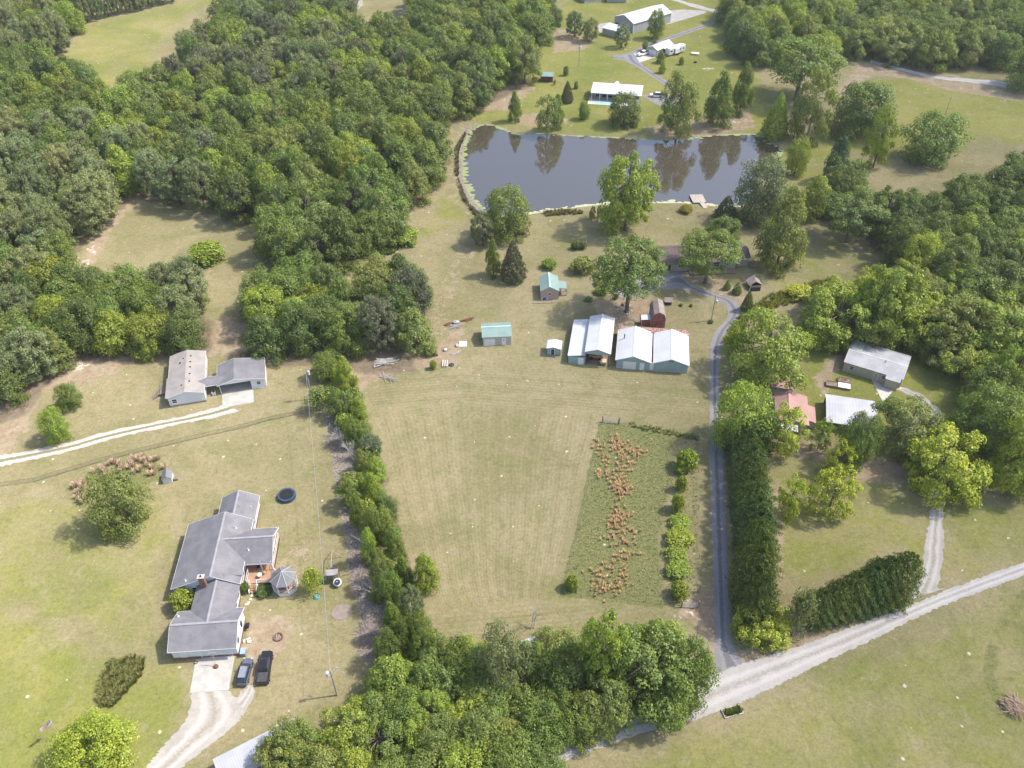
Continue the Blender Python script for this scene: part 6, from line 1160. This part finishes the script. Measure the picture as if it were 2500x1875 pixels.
g = MB(); a, b = kc(0, 1530), kc(930, 1500); g.rod(a+Vector((0, 0, .2)), b+Vector((0, 0, .2)), .08, None, 5); o = g.build('log_edging', PALE); tag(o, 'pale pole laid on the grass in front of the cabin', 'log')
# ---------------------------------------------------------------- yard things
c = at(620.5, 1074, .0); t = thing('trampoline', 'round black trampoline with blue rim on the lawn right of the ranch house', 'trampoline', c); g = MB(); K = 24; R0 = 1.75
g.prism([(1.42*math.cos(i*6.2832/K), 1.42*math.sin(i*6.2832/K)) for i in range(K)], .80, .82); g.build('mat', BLKP, t); g = MB()
for i in range(K):
    a, b = i*6.2832/K, (i+1)*6.2832/K; p = [(q*math.cos(x), q*math.sin(x), .84) for x in (a, b) for q in (1.42, R0)]; g.slab(p[0], p[1], p[3], p[2], .05); g.poly([(R0*math.cos(a), R0*math.sin(a), .1), (R0*math.cos(b), R0*math.sin(b), .1), (R0*math.cos(b), R0*math.sin(b), .8), (R0*math.cos(a), R0*math.sin(a), .8)])
g.build('rim_pad', M('navy_pad', (.025, .05, .10), (.05, .09, .16), 2, .6), t); g = MB()
for i in range(6): a = i*1.0472; g.rod((1.7*math.cos(a), 1.7*math.sin(a), 0), (1.7*math.cos(a), 1.7*math.sin(a), .82), .035)
g.build('frame', STEEL, t)
kq_ = Kc(760, 1340, .0904); c = kq_(620, 830); t = thing('play_tower', 'wooden play tower with a green slide, round white tube end and swing beam', 'play set', c, .1); g = MB()
for x in (-1.0, .9):
    for y in (-.8, .9): MB().box(x-.06, x+.06, y-.06, y+.06, 0, 2.7).build('post', WOOD, t)
g = MB(); g.box(-1.0, .9, -.8, .9, 1.4, 1.5); rail(g, [(-1, -.8), (.9, -.8), (.9, .9), (-1, .9)], 1.5, .8, .18); g.build('platform', WOOD, t); g = MB(); g.slab((-1.1, -.9, 2.5), (1.0, -.9, 2.5), (1.0, .1, 2.9), (-1.1, .1, 2.9), .05); g.build('roof', M('grey_boards', (.34, .31, .31), None, 1, .8), t)
g = MB(); g.slab((-2.9, -1.0, .15), (-2.9, -.45, .15), (-1.0, -.1, 1.45), (-1.0, -.7, 1.45), .06) if 0 else g.slab((-2.9, -1.0, .15), (-1.0, -.7, 1.45), (-1.0, -.1, 1.45), (-2.9, -.45, .15), .06); g.build('slide', M('green_plastic', (.16, .36, .10), None, 1, .4), t)
g = MB(); g.rod((.6, -.8, 1.1), (.75, -1.5, 1.0), .38, None, 14, False); K = 16
for i in range(K): a, b = i*6.2832/K, (i+1)*6.2832/K; g.rod((.78+.62*math.cos(a), -1.45+.5*math.sin(a), 1.1+.35*math.sin(a)), (.78+.62*math.cos(b), -1.45+.5*math.sin(b), 1.1+.35*math.sin(b)), .14, None, 6, False)
g.build('tube_rim', WHT, t); g = MB(); g.rod((.78, -1.45, 1.05), (.78, -1.6, 1.3), .5, .5, 14); g.build('tube_hole', M('tube_navy', (.03, .04, .08), None, 1, .6), t)
g = MB(); g.rod((-.3, .9, 2.4), (-.3, 4.6, 2.4), .07); g.rod((-.3, 4.6, 2.4), (-1.7, 4.9, 0), .06); g.rod((-.3, 4.6, 2.4), (1.3, 4.9, 0), .06); g.build('swing_beam', M('swing_wood', (.40, .35, .28), None, 1, .8), t); g = MB(); g.box(-.25, .15, 2.4, 2.7, .6, .75); g.rod((-.25, 2.55, .7), (-.3, 2.55, 2.4), .015); g.rod((.15, 2.55, .7), (-.3, 2.55, 2.4), .015); g.build('swing', BLUE, t)
c = at(684, 1290); g = MB(); g.rod((0, 0, .08), (0, 0, .34), .62, .45, 12); g.ball((0, 0, .3), .45, 10, 6, .4); o = g.build('sandbox_lid', TEALP); o.location = c; tag(o, 'round teal sandbox lid on the grass below the small yellow tree', 'sandbox')
c = at(738, 1322); g = MB(); g.prism([(1.75*math.cos(i*.2618)*(1+.03*math.sin(i*5)), 1.6*math.sin(i*.2618)) for i in range(24)], -.05, .06); o = g.build('bare_pad', M('bare_pad', (.27, .215, .18), (.22, .18, .15), 1, .95)); o.location = c; tag(o, kind='structure')
c = at(601.5, 1377); t = thing('fire_pit', 'ring of red bricks round a fire pit on the bare grass', 'fire pit', c)
for i in range(14): a = i*.4488; g = MB(); m_ = Matrix.Translation((.72*math.cos(a), .72*math.sin(a), 0)) @ Matrix.Rotation(a, 4, 'Z'); g.box(-.1, .1, -.14, .14, 0, .3, m_); g.build('brick', BRIK, t)
g = MB()
for i in range(9): g.rod((rnd.uniform(-.5, .5), rnd.uniform(-.5, .5), .1), (rnd.uniform(-.5, .5), rnd.uniform(-.5, .5), .4), .05)
g.build('firewood', PALE, t)
# basketball hoop, bins, coiled hose
c = near(HH, 7.4, -1.35); t = thing('basketball_hoop', 'basketball hoop on a brown base standing on the concrete drive', 'basketball hoop', c, HY); g = MB(); g.rod((0, 0, 0), (0, 0, .35), .42, .36, 10); g.ball((0, 0, .35), .34, 10, 5, .5); g.build('base', M('rust_brown', (.20, .085, .05), (.15, .06, .04), 2, .8), t)
g = MB(); g.rod((0, .1, .3), (0, .6, 2.9), .05); g.build('pole', STEEL, t); g = MB(); g.box(-.55, .55, .55, .6, 2.6, 3.3); g.build('backboard', M('backboard', (.5, .5, .52), None, 1, .4), t); g = MB(); [g.rod((.23*math.cos(i*.5236), .3+.23*math.sin(i*.5236), 2.75), (.23*math.cos(i*.5236+.5236), .3+.23*math.sin(i*.5236+.5236), 2.75), .02, None, 4) for i in range(12)]; g.build('rim', RUST, t)
c = near(HH, 11.5, 5.6); t = thing('barbecue_grill', 'black barbecue grill against the white garage gable', 'grill', c, HY); g = MB(); g.box(-.3, .3, -.5, .5, .7, 1.0); g.ball((0, 0, 1.0), .42, 10, 6, .6); g.build('hood', BLKP, t); g = MB(); [g.rod((x, y, 0), (x, y, .7), .03) for x in (-.25, .25) for y in (-.4, .4)]; g.build('stand', STEEL, t)
c = near(HH, 11.6, .7); t = thing('rubbish_bin', 'blue grey covered bin at the lower right corner of the garage', 'bin', c, HY); g = MB(); g.box(-.4, .4, -.55, .55, 0, .95); g.build('body', M('blue_grey_cover', (.22, .30, .36), (.18, .25, .3), 1, .6), t, bevel=.12); g = MB(); g.box(-.44, .44, -.6, .6, .95, 1.05); g.build('lid', M('blue_grey_lid', (.30, .38, .44)), t)
c = near(HH, 3.9, -.3); g = MB()
for i in range(40): a, b = i*.47, (i+1)*.47; q = .42-.005*i; g.rod((q*math.cos(a), q*.8*math.sin(a), .04+.004*i), (q*math.cos(b), q*.8*math.sin(b), .044+.004*i), .035, None, 4, False)
o = g.build('coiled_hose', M('hose', (.22, .16, .13))); o.location = c; tag(o, 'coiled brown hose on the ground at the garage corner', 'hose')
g = MB()
for i in range(14): g.ball((rnd.uniform(-.1, 1.3), rnd.uniform(-.4, .4), .15), rnd.uniform(.1, .22), 7, 5, .8, .4)
o = g.build('flower_clump', M('white_petals', (.70, .68, .64), (.60, .52, .46), 2, .9)); o.location = near(HH, 11.2, 3.2); tag(o, 'clump of white flowers against the garage side wall', 'flowers')
# patio furniture on the deck
for x, y, m_, lab in ((12.2, 15.6, TEALP, 'small round teal table in the middle of the deck'),):
    t = thing('patio_table', lab, 'table', near(HH, x, y, .8)); g = MB(); g.rod((0, 0, .68), (0, 0, .72), .45, None, 14); g.build('tabletop', M('pale_teal', (.45, .60, .58), None, 1, .5), t); g = MB(); g.rod((0, 0, 0), (0, 0, .68), .04); g.build('leg', STEEL, t)
def chair(p, rz, m_, lab):
    t = thing('deck_chair', lab, 'chair', p, rz, 'chairs on the deck'); g = MB(); g.box(-.28, .28, -.28, .28, .38, .44); g.build('seat', m_, t); g = MB(); g.box(-.28, .28, .22, .28, .44, .95); g.build('backrest', m_, t)
    for x in (-.25, .25):
        for y in (-.25, .25): g = MB(); g.rod((x, y, 0), (x, y, .38), .025, None, 4); g.build('leg', m_, t)
NAVY = M('navy_fabric', (.02, .035, .12), None, 1, .7); ORG = M('orange_wood', (.50, .26, .09), None, 1, .7)
chair(near(HH, 11.6, 17.6, .8), .4, NAVY, 'navy blue chair under the porch roof edge of the deck'); chair(near(HH, 12.9, 16.3, .8), 2.2, ORG, 'orange wooden chair in the sun on the deck'); chair(near(HH, 11.1, 17.9, .8), -.6, ORG, 'orange wooden chair in the porch shade')
# stepping stones beside the house
for i, (x, y) in enumerate([(632, 1178), (600, 1265), (566, 1362), (520, 1450), (490, 1490), (450, 1500), (295, 1300)]):
    g = MB(); g.ball((0, 0, .03), .28, 8, 5, .35, .3); o = g.build('stone', M('pale_stone', (.62, .56, .46), (.5, .44, .36), 2, .9)); o.location = k5(x, y); tag(o, 'pale stone in the curved line below the deck stairs, %s from the stairs' % ORD[i], 'stone', 'pale stones below the deck stairs')
# flag on its pole
fb = at(128, 1590); P = Vector((at(128, 1590)[0], at(128, 1590)[1], 0)); ft = at(98.5, 1567, 4.6)
t = thing('flagpole', 'white flagpole hidden by the yellow green tree with a striped flag', 'flagpole', P); g = MB(); g.rod((0, 0, 0), (ft[0]-P[0]+.75, ft[1]-P[1]+.45, 5.4), .04, .03); g.build('pole', WHT, t)
rz = .9; FX = Vector((math.cos(rz), math.sin(rz), 0)); base = Vector((ft[0], ft[1], 4.6)); t = thing('flag', 'red white and blue striped flag flying over the lower left lawn', 'flag', base, rz)
NX = 10; LN = 1.8; HT = 1.0
def fp(u, v): return (-LN/2+LN*u, .10*math.sin(u*7), -HT/2+HT*v-.25*(1-u)-.1*math.sin(u*3))
g1_, g2_, g3_ = MB(), MB(), MB()
for s in range(13):
    m_ = g1_ if s % 2 == 0 else g2_
    for i in range(NX):
        if i >= NX*.6 and s >= 6: m_ = g3_
        u0, u1 = i/NX, (i+1)/NX; v0, v1 = s/13, (s+1)/13; m_.poly([fp(u0, v0), fp(u1, v0), fp(u1, v1), fp(u0, v1)])
g1_.build('red_stripes', M('flag_red', (.45, .06, .08), None, 1, .8), t); g2_.build('white_stripes', M('flag_white', (.75, .75, .75), None, 1, .8), t); ca = g3_.build('canton', M('flag_blue', (.05, .06, .25), None, 1, .8), t)
g = MB()
for r_i in range(5):
    for c_i in range(6):
        u = .62+.36*(c_i+.5)/6; v = .48+.5*(r_i+.5)/5; q = fp(u, v); g.box(q[0]-.02, q[0]+.02, q[1]-.006, q[1]+.012, q[2]-.02, q[2]+.02)
g.build('stars', M('flag_white', (.75, .75, .75)), ca)
# dock, bench, stump by the pond
a = at(1497, 439); b = at(1525, 438); c = at(1499, 421); t = thing('dock', 'small weathered wooden dock on the near shore of the pond', 'dock', (a[0], a[1], -.05), math.atan2(b[1]-a[1], b[0]-a[0])); L = (b-a).length; W = (c-a).length*.95
g = MB(); [g.box(x, x+.17, 0, W, .18, .23) for x in np.arange(0, L, .19)]; g.build('deck_boards', M('dock_wood', (.42, .37, .32), (.34, .30, .26), 1.5, .9), t); g = MB(); [g.rod((x, y, -1.2), (x, y, .5), .09) for x in (0, L) for y in (.1, W)]; g.build('pile', WOOD, t)
g = MB(); g.slab((L*.62, -3.2, .1), (L*.95, -3.2, .1), (L*.85, 0, .2), (L*.5, 0, .2), .06); g.build('gangway', M('dock_wood', (.42, .37, .32)), t)
c = at(1333, 271); t = thing('bench', 'grey wooden bench under the round dark tree on the far bank', 'bench', c, -.05); g = MB(); g.box(-1, 1, -.25, .25, .42, .48); g.build('seat', PALE, t); g = MB(); g.box(-1, 1, .25, .31, .5, .95); g.build('backrest', PALE, t)
for x in (-.85, .85): g = MB(); g.box(x-.05, x+.05, -.22, .28, 0, .42); g.build('leg', PALE, t)
c = at(1333, 484); t = thing('broken_stump', 'broad pale broken stump with reddish top at the foot of the two lobed tree', 'stump', c); g = MB(); K = 12; n0 = [(1.05*math.cos(i*.5236)*(1+.1*math.sin(i*3)), 1.0*math.sin(i*.5236)) for i in range(K)]; g.prism(n0, 0, 1.9); g.build('wood', M('stump_wood', (.36, .32, .29), (.24, .20, .18), 2, .95), t); g = MB()
for i in range(26): a = rnd.random()*6.28; q = rnd.uniform(.1, 1.0); g.rod((q*math.cos(a), q*math.sin(a), 1.85), (q*1.15*math.cos(a), q*1.15*math.sin(a), 1.9+rnd.uniform(.1, .7)), .13, .03, 5)
g.build('splinters', M('red_rot', (.24, .13, .10), (.18, .10, .08), 2, .95), t)
# planter by the road
a = at(1567, 1551); b = at(1604, 1541); c_ = at(1559, 1533); t = thing('flower_bed', 'small timber edged flower bed on the verge of the gravel road', 'flower bed', a, math.atan2(b[1]-a[1], b[0]-a[0])); L = (b-a).length; W = (c_-a).length*.9; g = MB()
g.box(-.08, L+.08, -.16, 0, 0, .28); g.box(-.08, L+.08, W, W+.16, 0, .28); g.box(-.16, 0, 0, W, 0, .26); g.box(L, L+.16, 0, W, 0, .26); g.build('timber_edge', M('edge_wood', (.42, .37, .32), (.32, .28, .25), 2, .9), t); g = MB(); g.box(0, L, 0, W, 0, .14); g.build('soil', DIRTF, t)
def tufts(nm, pts, Hh, Wb, nb, mat, cols=None, parent=None, rng=rs(5)):
    V = []; n = len(pts)
    P = np.repeat(np.array(pts), nb, 0); m_ = len(P); a = rng.rand(m_)*6.2832; ln = rng.rand(m_); hh = Hh*(.55+.6*rng.rand(m_)); sp = Wb*(.25+.75*ln)
    d = np.stack([np.cos(a), np.sin(a), 0*a], 1); s = np.stack([-np.sin(a), np.cos(a), 0*a], 1)*.035*(1+Hh)
    b0 = np.c_[P[:, :2], np.zeros(m_)]+d*(sp*.25)[:, None]; t0 = b0+d*sp[:, None]+np.array([0, 0, 1])*hh[:, None]
    V = np.stack([b0-s, b0+s, t0+s*.5, t0-s*.5], 1).reshape(-1, 3); F = np.arange(4*m_).reshape(m_, 4); me = npmesh(nm, V, F, mat); o = bpy.data.objects.new(nm, me); col.objects.link(o)
    if parent: o.parent = parent
    return o
rr = random.Random(4); o = tufts('plants', [(rr.uniform(.2, L-.2), rr.uniform(.2, W-.2), 0) for i in range(30)], .55, .45, 26, DRY, parent=t); o.color = (.12, .18, .03, 1)
# dry bunch grass in the paddock
def scatter(poly, n, r_): 
    P = P2(poly); lo, hi = P.min(0), P.max(0); out = []
    while len(out) < n:
        x, y = r_.uniform(lo[0], hi[0]), r_.uniform(lo[1], hi[1])
        if sdist(np.array([x]), np.array([y]), P)[0] < 0: out.append((x, y, 0))
    return out
pts = []
for poly, n in ((TT(2, 2, [(870, 520), (960, 500), (1140, 590), (1120, 640), (1060, 620), (1075, 720), (1000, 980), (900, 970), (900, 800), (960, 700), (900, 650)]), 150), (TT(2, 2, [(780, 1030), (950, 1040), (1080, 1110), (1085, 1370), (1060, 1480), (960, 1400), (830, 1450), (830, 1300), (900, 1200)]), 95), (TT(2, 2, [(640, 1490), (760, 1500), (980, 1480), (1020, 1560), (980, 1700), (800, 1790), (680, 1700)]), 75), (TT(2, 2, [(740, 480), (860, 560), (860, 800), (880, 940), (780, 930), (740, 700)]), 36)):
    cen = scatter(poly, max(6, n//6), rr)
    pts += [(c[0]+rr.gauss(0, .8), c[1]+rr.gauss(0, .9), 0) for c in cen for _ in range(8)]
o = tufts('dry_bunch_grass', pts, .75, .26, 18, DRY); o.color = (.74, .585, .39, 1); tag(o, 'orange brown bunch grass tufts in the paddock', kind='stuff')
pts = scatter([(190, 1030), (240, 1000), (310, 985), (360, 995), (360, 1030), (300, 1025), (220, 1050)], 40, rr)+scatter([(160, 1050), (185, 1040), (190, 1090), (165, 1095)], 14, rr)
o = tufts('dry_bunch_grass', pts, 1.3, .6, 40, DRY); o.color = (.62, .50, .38, 1); tag(o, 'pale dry grass round the open tree by the playhouse', kind='stuff')
pts = scatter(TT(2, 2, [(795, 345), (1200, 400), (1600, 480), (1605, 1080), (1605, 1850), (1290, 1860), (700, 1790), (480, 1780), (560, 1350), (680, 900)]), 1500, rr); o = tufts('weeds', pts, .22, .25, 8, DRY); o.color = (.30, .32, .13, 1); tag(o, 'rough green weeds in the paddock', kind='stuff')
pts = scatter([(225, 1460), (240, 1430), (285, 1420), (315, 1425), (305, 1460), (270, 1500), (245, 1525), (222, 1525), (212, 1500)], 330, rr); o = tufts('weed_mound', pts, .8, .5, 34, DRY); o.color = (.27, .29, .10, 1); tag(o, 'oval mound of rough brown green weeds on the lower left lawn', kind='stuff')
for pl, n, hc_, cl, lab in (([(1660, 640), (1740, 615), (1800, 600), (1790, 630), (1700, 660), (1620, 690), (1600, 720), (1575, 760), (1560, 740), (1600, 680)], 420, 1.0, (.27, .29, .06), 'yellow vines along the left edge of the orchard'), (TT(2, 2, [(1040, 350), (1600, 465), (1600, 500), (1040, 390)]), 60, .5, (.26, .30, .10), 'vines on the north paddock fence'), ([(790, 550), (880, 500), (890, 530), (800, 570)], 130, .8, (.12, .19, .03), 'green weeds at the foot of the wood'), ([(1003, 290), (1010, 280), (990, 330), (990, 390), (1010, 440), (1040, 470), (1030, 470), (1000, 430), (985, 370), (985, 320)], 260, .8, (.17, .17, .07), 'rushes on the dam of the pond'), (TT(2, 1, [(300, 200), (470, 180), (600, 195), (640, 215), (330, 235)]), 90, .8, (.22, .21, .08), 'rushes on the near shore of the pond')):
    o = tufts('vines' if 'vines' in lab else 'weeds', scatter(pl, n, rr), hc_, .5, 26, DRY); o.color = cl+(1,); tag(o, lab, kind='stuff')
# piles of poles, brush and debris
def pile(name, cx, cy, rz, L, Wd, n, mat, lab, cat, r=.08, hz=.8, spread=.25, parent=None):
    g = MB(); q = random.Random(int(cx*7+cy))
    for i in range(n):
        a = q.gauss(0, spread); d = Vector((math.cos(a), math.sin(a), q.gauss(0, .06))); p = Vector((q.uniform(-.2, .2)*L, q.uniform(-.5, .5)*Wd, q.uniform(.1, hz))); l_ = L*q.uniform(.5, 1)/2; g.rod(p-d*l_, p+d*l_, r*q.uniform(.6, 1.2), r*.5, 5)
    o = g.build(name, mat); o.location = at(cx, cy); o.rotation_euler = (0, 0, rz); tag(o, lab, cat); return o
SILV = M('silver_poles', (.46, .43, .40), (.33, .30, .28), 2, .9)
pile('log_pile', 834, 784, .18, 5.2, 2.0, 34, SILV, 'pile of long silver poles at the foot of the clump', 'log pile', .10)
pile('log_pile', 838, 818, -.55, 5.0, .7, 14, SILV, 'thin pile of cut poles lying on the edge of the mown field', 'log pile', .07, .4)
pile('brush_pile', 118, 768, .6, 6.5, 4.5, 130, M('grey_twigs', (.27, .23, .22), (.19, .165, .16), 2, .95), 'large grey brush pile at the left end of the clump', 'brush pile', .05, 1.6, .7)
pile('brush_pile', 2188, 1530, -.9, 3.6, 2.6, 90, M('tan_twigs', (.42, .30, .20), (.30, .22, .17), 2, .95), 'tan and grey heap of cut brush at the right edge of the lower lawn', 'brush pile', .07, 1.1, .6)
pile('brush_pile', 730, 950, 1.3, 6, 3.2, 120, M('grey_twigs2', (.34, .30, .26), (.25, .215, .185), 2, .95), 'strip of grey cut brush left of the hedgerow, upper part', 'brush pile', .04, .5, .9)
pile('brush_pile', 800, 1365, 1.2, 6, 3.0, 120, M('grey_twigs3', (.36, .30, .27), (.26, .21, .19), 2, .95), 'strip of grey cut brush left of the hedgerow, lower part', 'brush pile', .04, .5, .9)
pile('brush_pile', 780, 1230, 1.4, 6, 2.2, 80, M('grey_twigs3', (.36, .30, .27)), 'strip of grey cut brush left of the hedgerow, middle part', 'brush pile', .04, .5, .9)
pile('brush_pile', 1040, 462, -.9, 4, 1.2, 40, M('grey_twigs', (.27, .23, .22)), 'grey brush at the lower end of the pond dam', 'brush pile', .05, .6, .6)
pile('brush_pile', 740, 8, 0, 3, 2, 10, WOOD, 'scrap beside the far houses', 'brush pile') if 0 else None
pile('scrap_pile', 1011, 692, .5, 3.2, .8, 10, M('rust_brown', (.20, .085, .05)), 'rusty boards left of the green roofed shed, top of the yard debris', 'scrap pile', .1, .4)
pile('scrap_pile', 984, 706, .25, 3.4, 1.4, 26, SILV, 'heap of pale boards in the yard debris left of the shed', 'scrap pile', .06, .4)
pile('scrap_pile', 968, 702, .4, 2.2, .8, 10, M('rust_brown', (.20, .085, .05)), 'rusty scrap beside the heap of pale boards', 'scrap pile', .1, .4)
def lump(nm, x, y, r, sz, m_, lab, cat, k=1.0):
    g = MB(); g.ball((0, 0, r*sz*.6), r, 9, 6, sz, .35); o = g.build(nm, m_); o.location = at(x, y); o.scale = (k, 1, 1); tag(o, lab, cat)
lump('covered_mower', 985, 698, .65, .7, STEEL, 'grey machine with silver cover at the top of the yard debris', 'machine', 1.3); lump('covered_mower', 988, 748, .5, .8, M('cream_cover', (.55, .48, .40), None, 1, .8), 'cream and red machine left of the white sheet', 'machine'); lump('covered_mower', 962, 757, .5, .8, STEEL, 'dark grey small machine left of the cream one', 'machine'); lump('tarp_heap', 976, 789, .55, .5, M('navy_tarp', (.04, .05, .09), None, 1, .6), 'dark blue tarp heap right of the white pipes', 'tarp', 1.2); lump('tarp_heap', 942, 768, .45, .5, M('black_tarp', (.035, .03, .03), None, 1, .7), 'small black heap at the foot of the clump', 'tarp', 1.3)
g = MB(); g.slab((-.9, -.9, .12), (.9, -.9, .12), (.9, .9, .3), (-.9, .9, .3), .04); o = g.build('metal_sheet', WHT); o.location = at(1000.5, 744); tag(o, 'square white metal sheet lying on the grass left of the shed', 'sheet')
g = MB(); [g.rod((x, -1.1, .25), (x, 1.1, .25), .16, None, 8) for x in (-.5, .0, .5)]; o = g.build('pipe_stack', M('cream_pipe', (.60, .54, .44), (.5, .44, .36), 1, .8)); o.location = at(961, 787); tag(o, 'three cream pipes side by side at the bottom of the yard debris', 'pipes')
pile('scrap_pile', 984, 765, .3, 2.4, .8, 12, SILV, 'pale sticks below the white metal sheet', 'scrap pile', .06, .3)
for nm, px, py, m_, lab in (('wheelbarrow', 430, 1380, BLUE, 'blue wheelbarrow against the front wall of the cabin'), ('barrel', 350, 1375, WHT, 'white tub left of the blue wheelbarrow'), ('barrel', 545, 1372, WHT, 'white tub right of the blue wheelbarrow')):
    g = MB(); c = kc(px, py); g.rod((0, 0, 0), (0, 0, .5), .24 if nm == 'barrel' else .3, .3 if nm == 'barrel' else .5, 10)
    if nm != 'barrel': g.rod((.3, 0, .4), (1.0, .25, .5), .03); g.rod((.3, 0, .4), (1.0, -.25, .5), .03)
    o = g.build(nm, m_); o.location = c; tag(o, lab, nm)
# under the open barn
for x, y, l_, m_, lab, nm in ((2.6, 3.0, 3.4, M('orange_machine', (.45, .25, .12), (.3, .2, .14), 1, .6), 'tan and rusty machine parked inside the open fronted barn', 'farm_machine'), (4.4, 1.0, 1.4, M('pale_boards', (.50, .44, .28), None, 1, .8), 'yellow wooden crate at the mouth of the open fronted barn', 'crate')):
    t = thing(nm, lab, 'machine' if 'machine' in nm else 'crate', near(BO, x, y), BO[1]); g = MB(); g.box(-l_/2, l_/2, -.7, .7, .35, 1.1); g.build('body', m_, t, bevel=.08); g = MB()
    if nm == 'farm_machine':
        g.rod((-.3, 0, 1.1), (1.2, -1.6, 1.9), .12); g.build('boom', m_, t)
        for sx in (-1.1, 1.1):
            for sy in (-.75, .75): g = MB(); g.rod((sx, sy-.1, .4), (sx, sy+.1, .4), .4, None, 12); g.build('wheel', TYRE, t)
    else: [g.box(-l_/2, l_/2, -.72, -.701, z, z+.1) for z in (.4, .65, .9)]; g.build('slats', WOOD, t)
g = MB(); c = at(1316, 747); lump('lawn_mower', 1331, 752, .5, .8, STEEL, 'small pale machine in the gap between the two middle barns', 'machine'); lump('garden_ornament', 1335, 663, .4, .7, M('cream_cover', (.55, .48, .4)), 'cream object left of the great oak trunk', 'ornament'); lump('garden_ornament', 1345, 660, .4, 1.0, M('rust_brown', (.2, .085, .05)), 'rusty red object left of the great oak trunk', 'ornament')
g = MB(); a = at(1567, 612); 
for i, (x, y) in enumerate([(1514, 612), (1538, 604)]): pass
# bare soil ring stones round the oak trunk
g = MB(); q = random.Random(3)
for i in range(12): a = i*.5236; g.ball((1.3*math.cos(a), 1.1*math.sin(a), .08), .22, 7, 5, .7, .3)
o = g.build('stone_ring', M('pale_stone', (.62, .56, .46))); o.location = at(1353.4, 673); tag(o, 'ring of pale stones round the great oak trunk', 'stones')

hz = MB().box(-900, 900, -160, 1300, -3.2, 140); hm = NT('haze'); vol = hm.n('ShaderNodeVolumePrincipled'); vol.inputs['Color'].default_value = (.92, .95, 1, 1); vol.inputs['Density'].default_value = HAZE; vol.inputs['Anisotropy'].default_value = .2
ho = hm.n('ShaderNodeOutputMaterial'); hm.l(vol.outputs[0], ho.inputs['Volume']); o = hz.build('haze', hm.m); tag(o, kind='stuff')
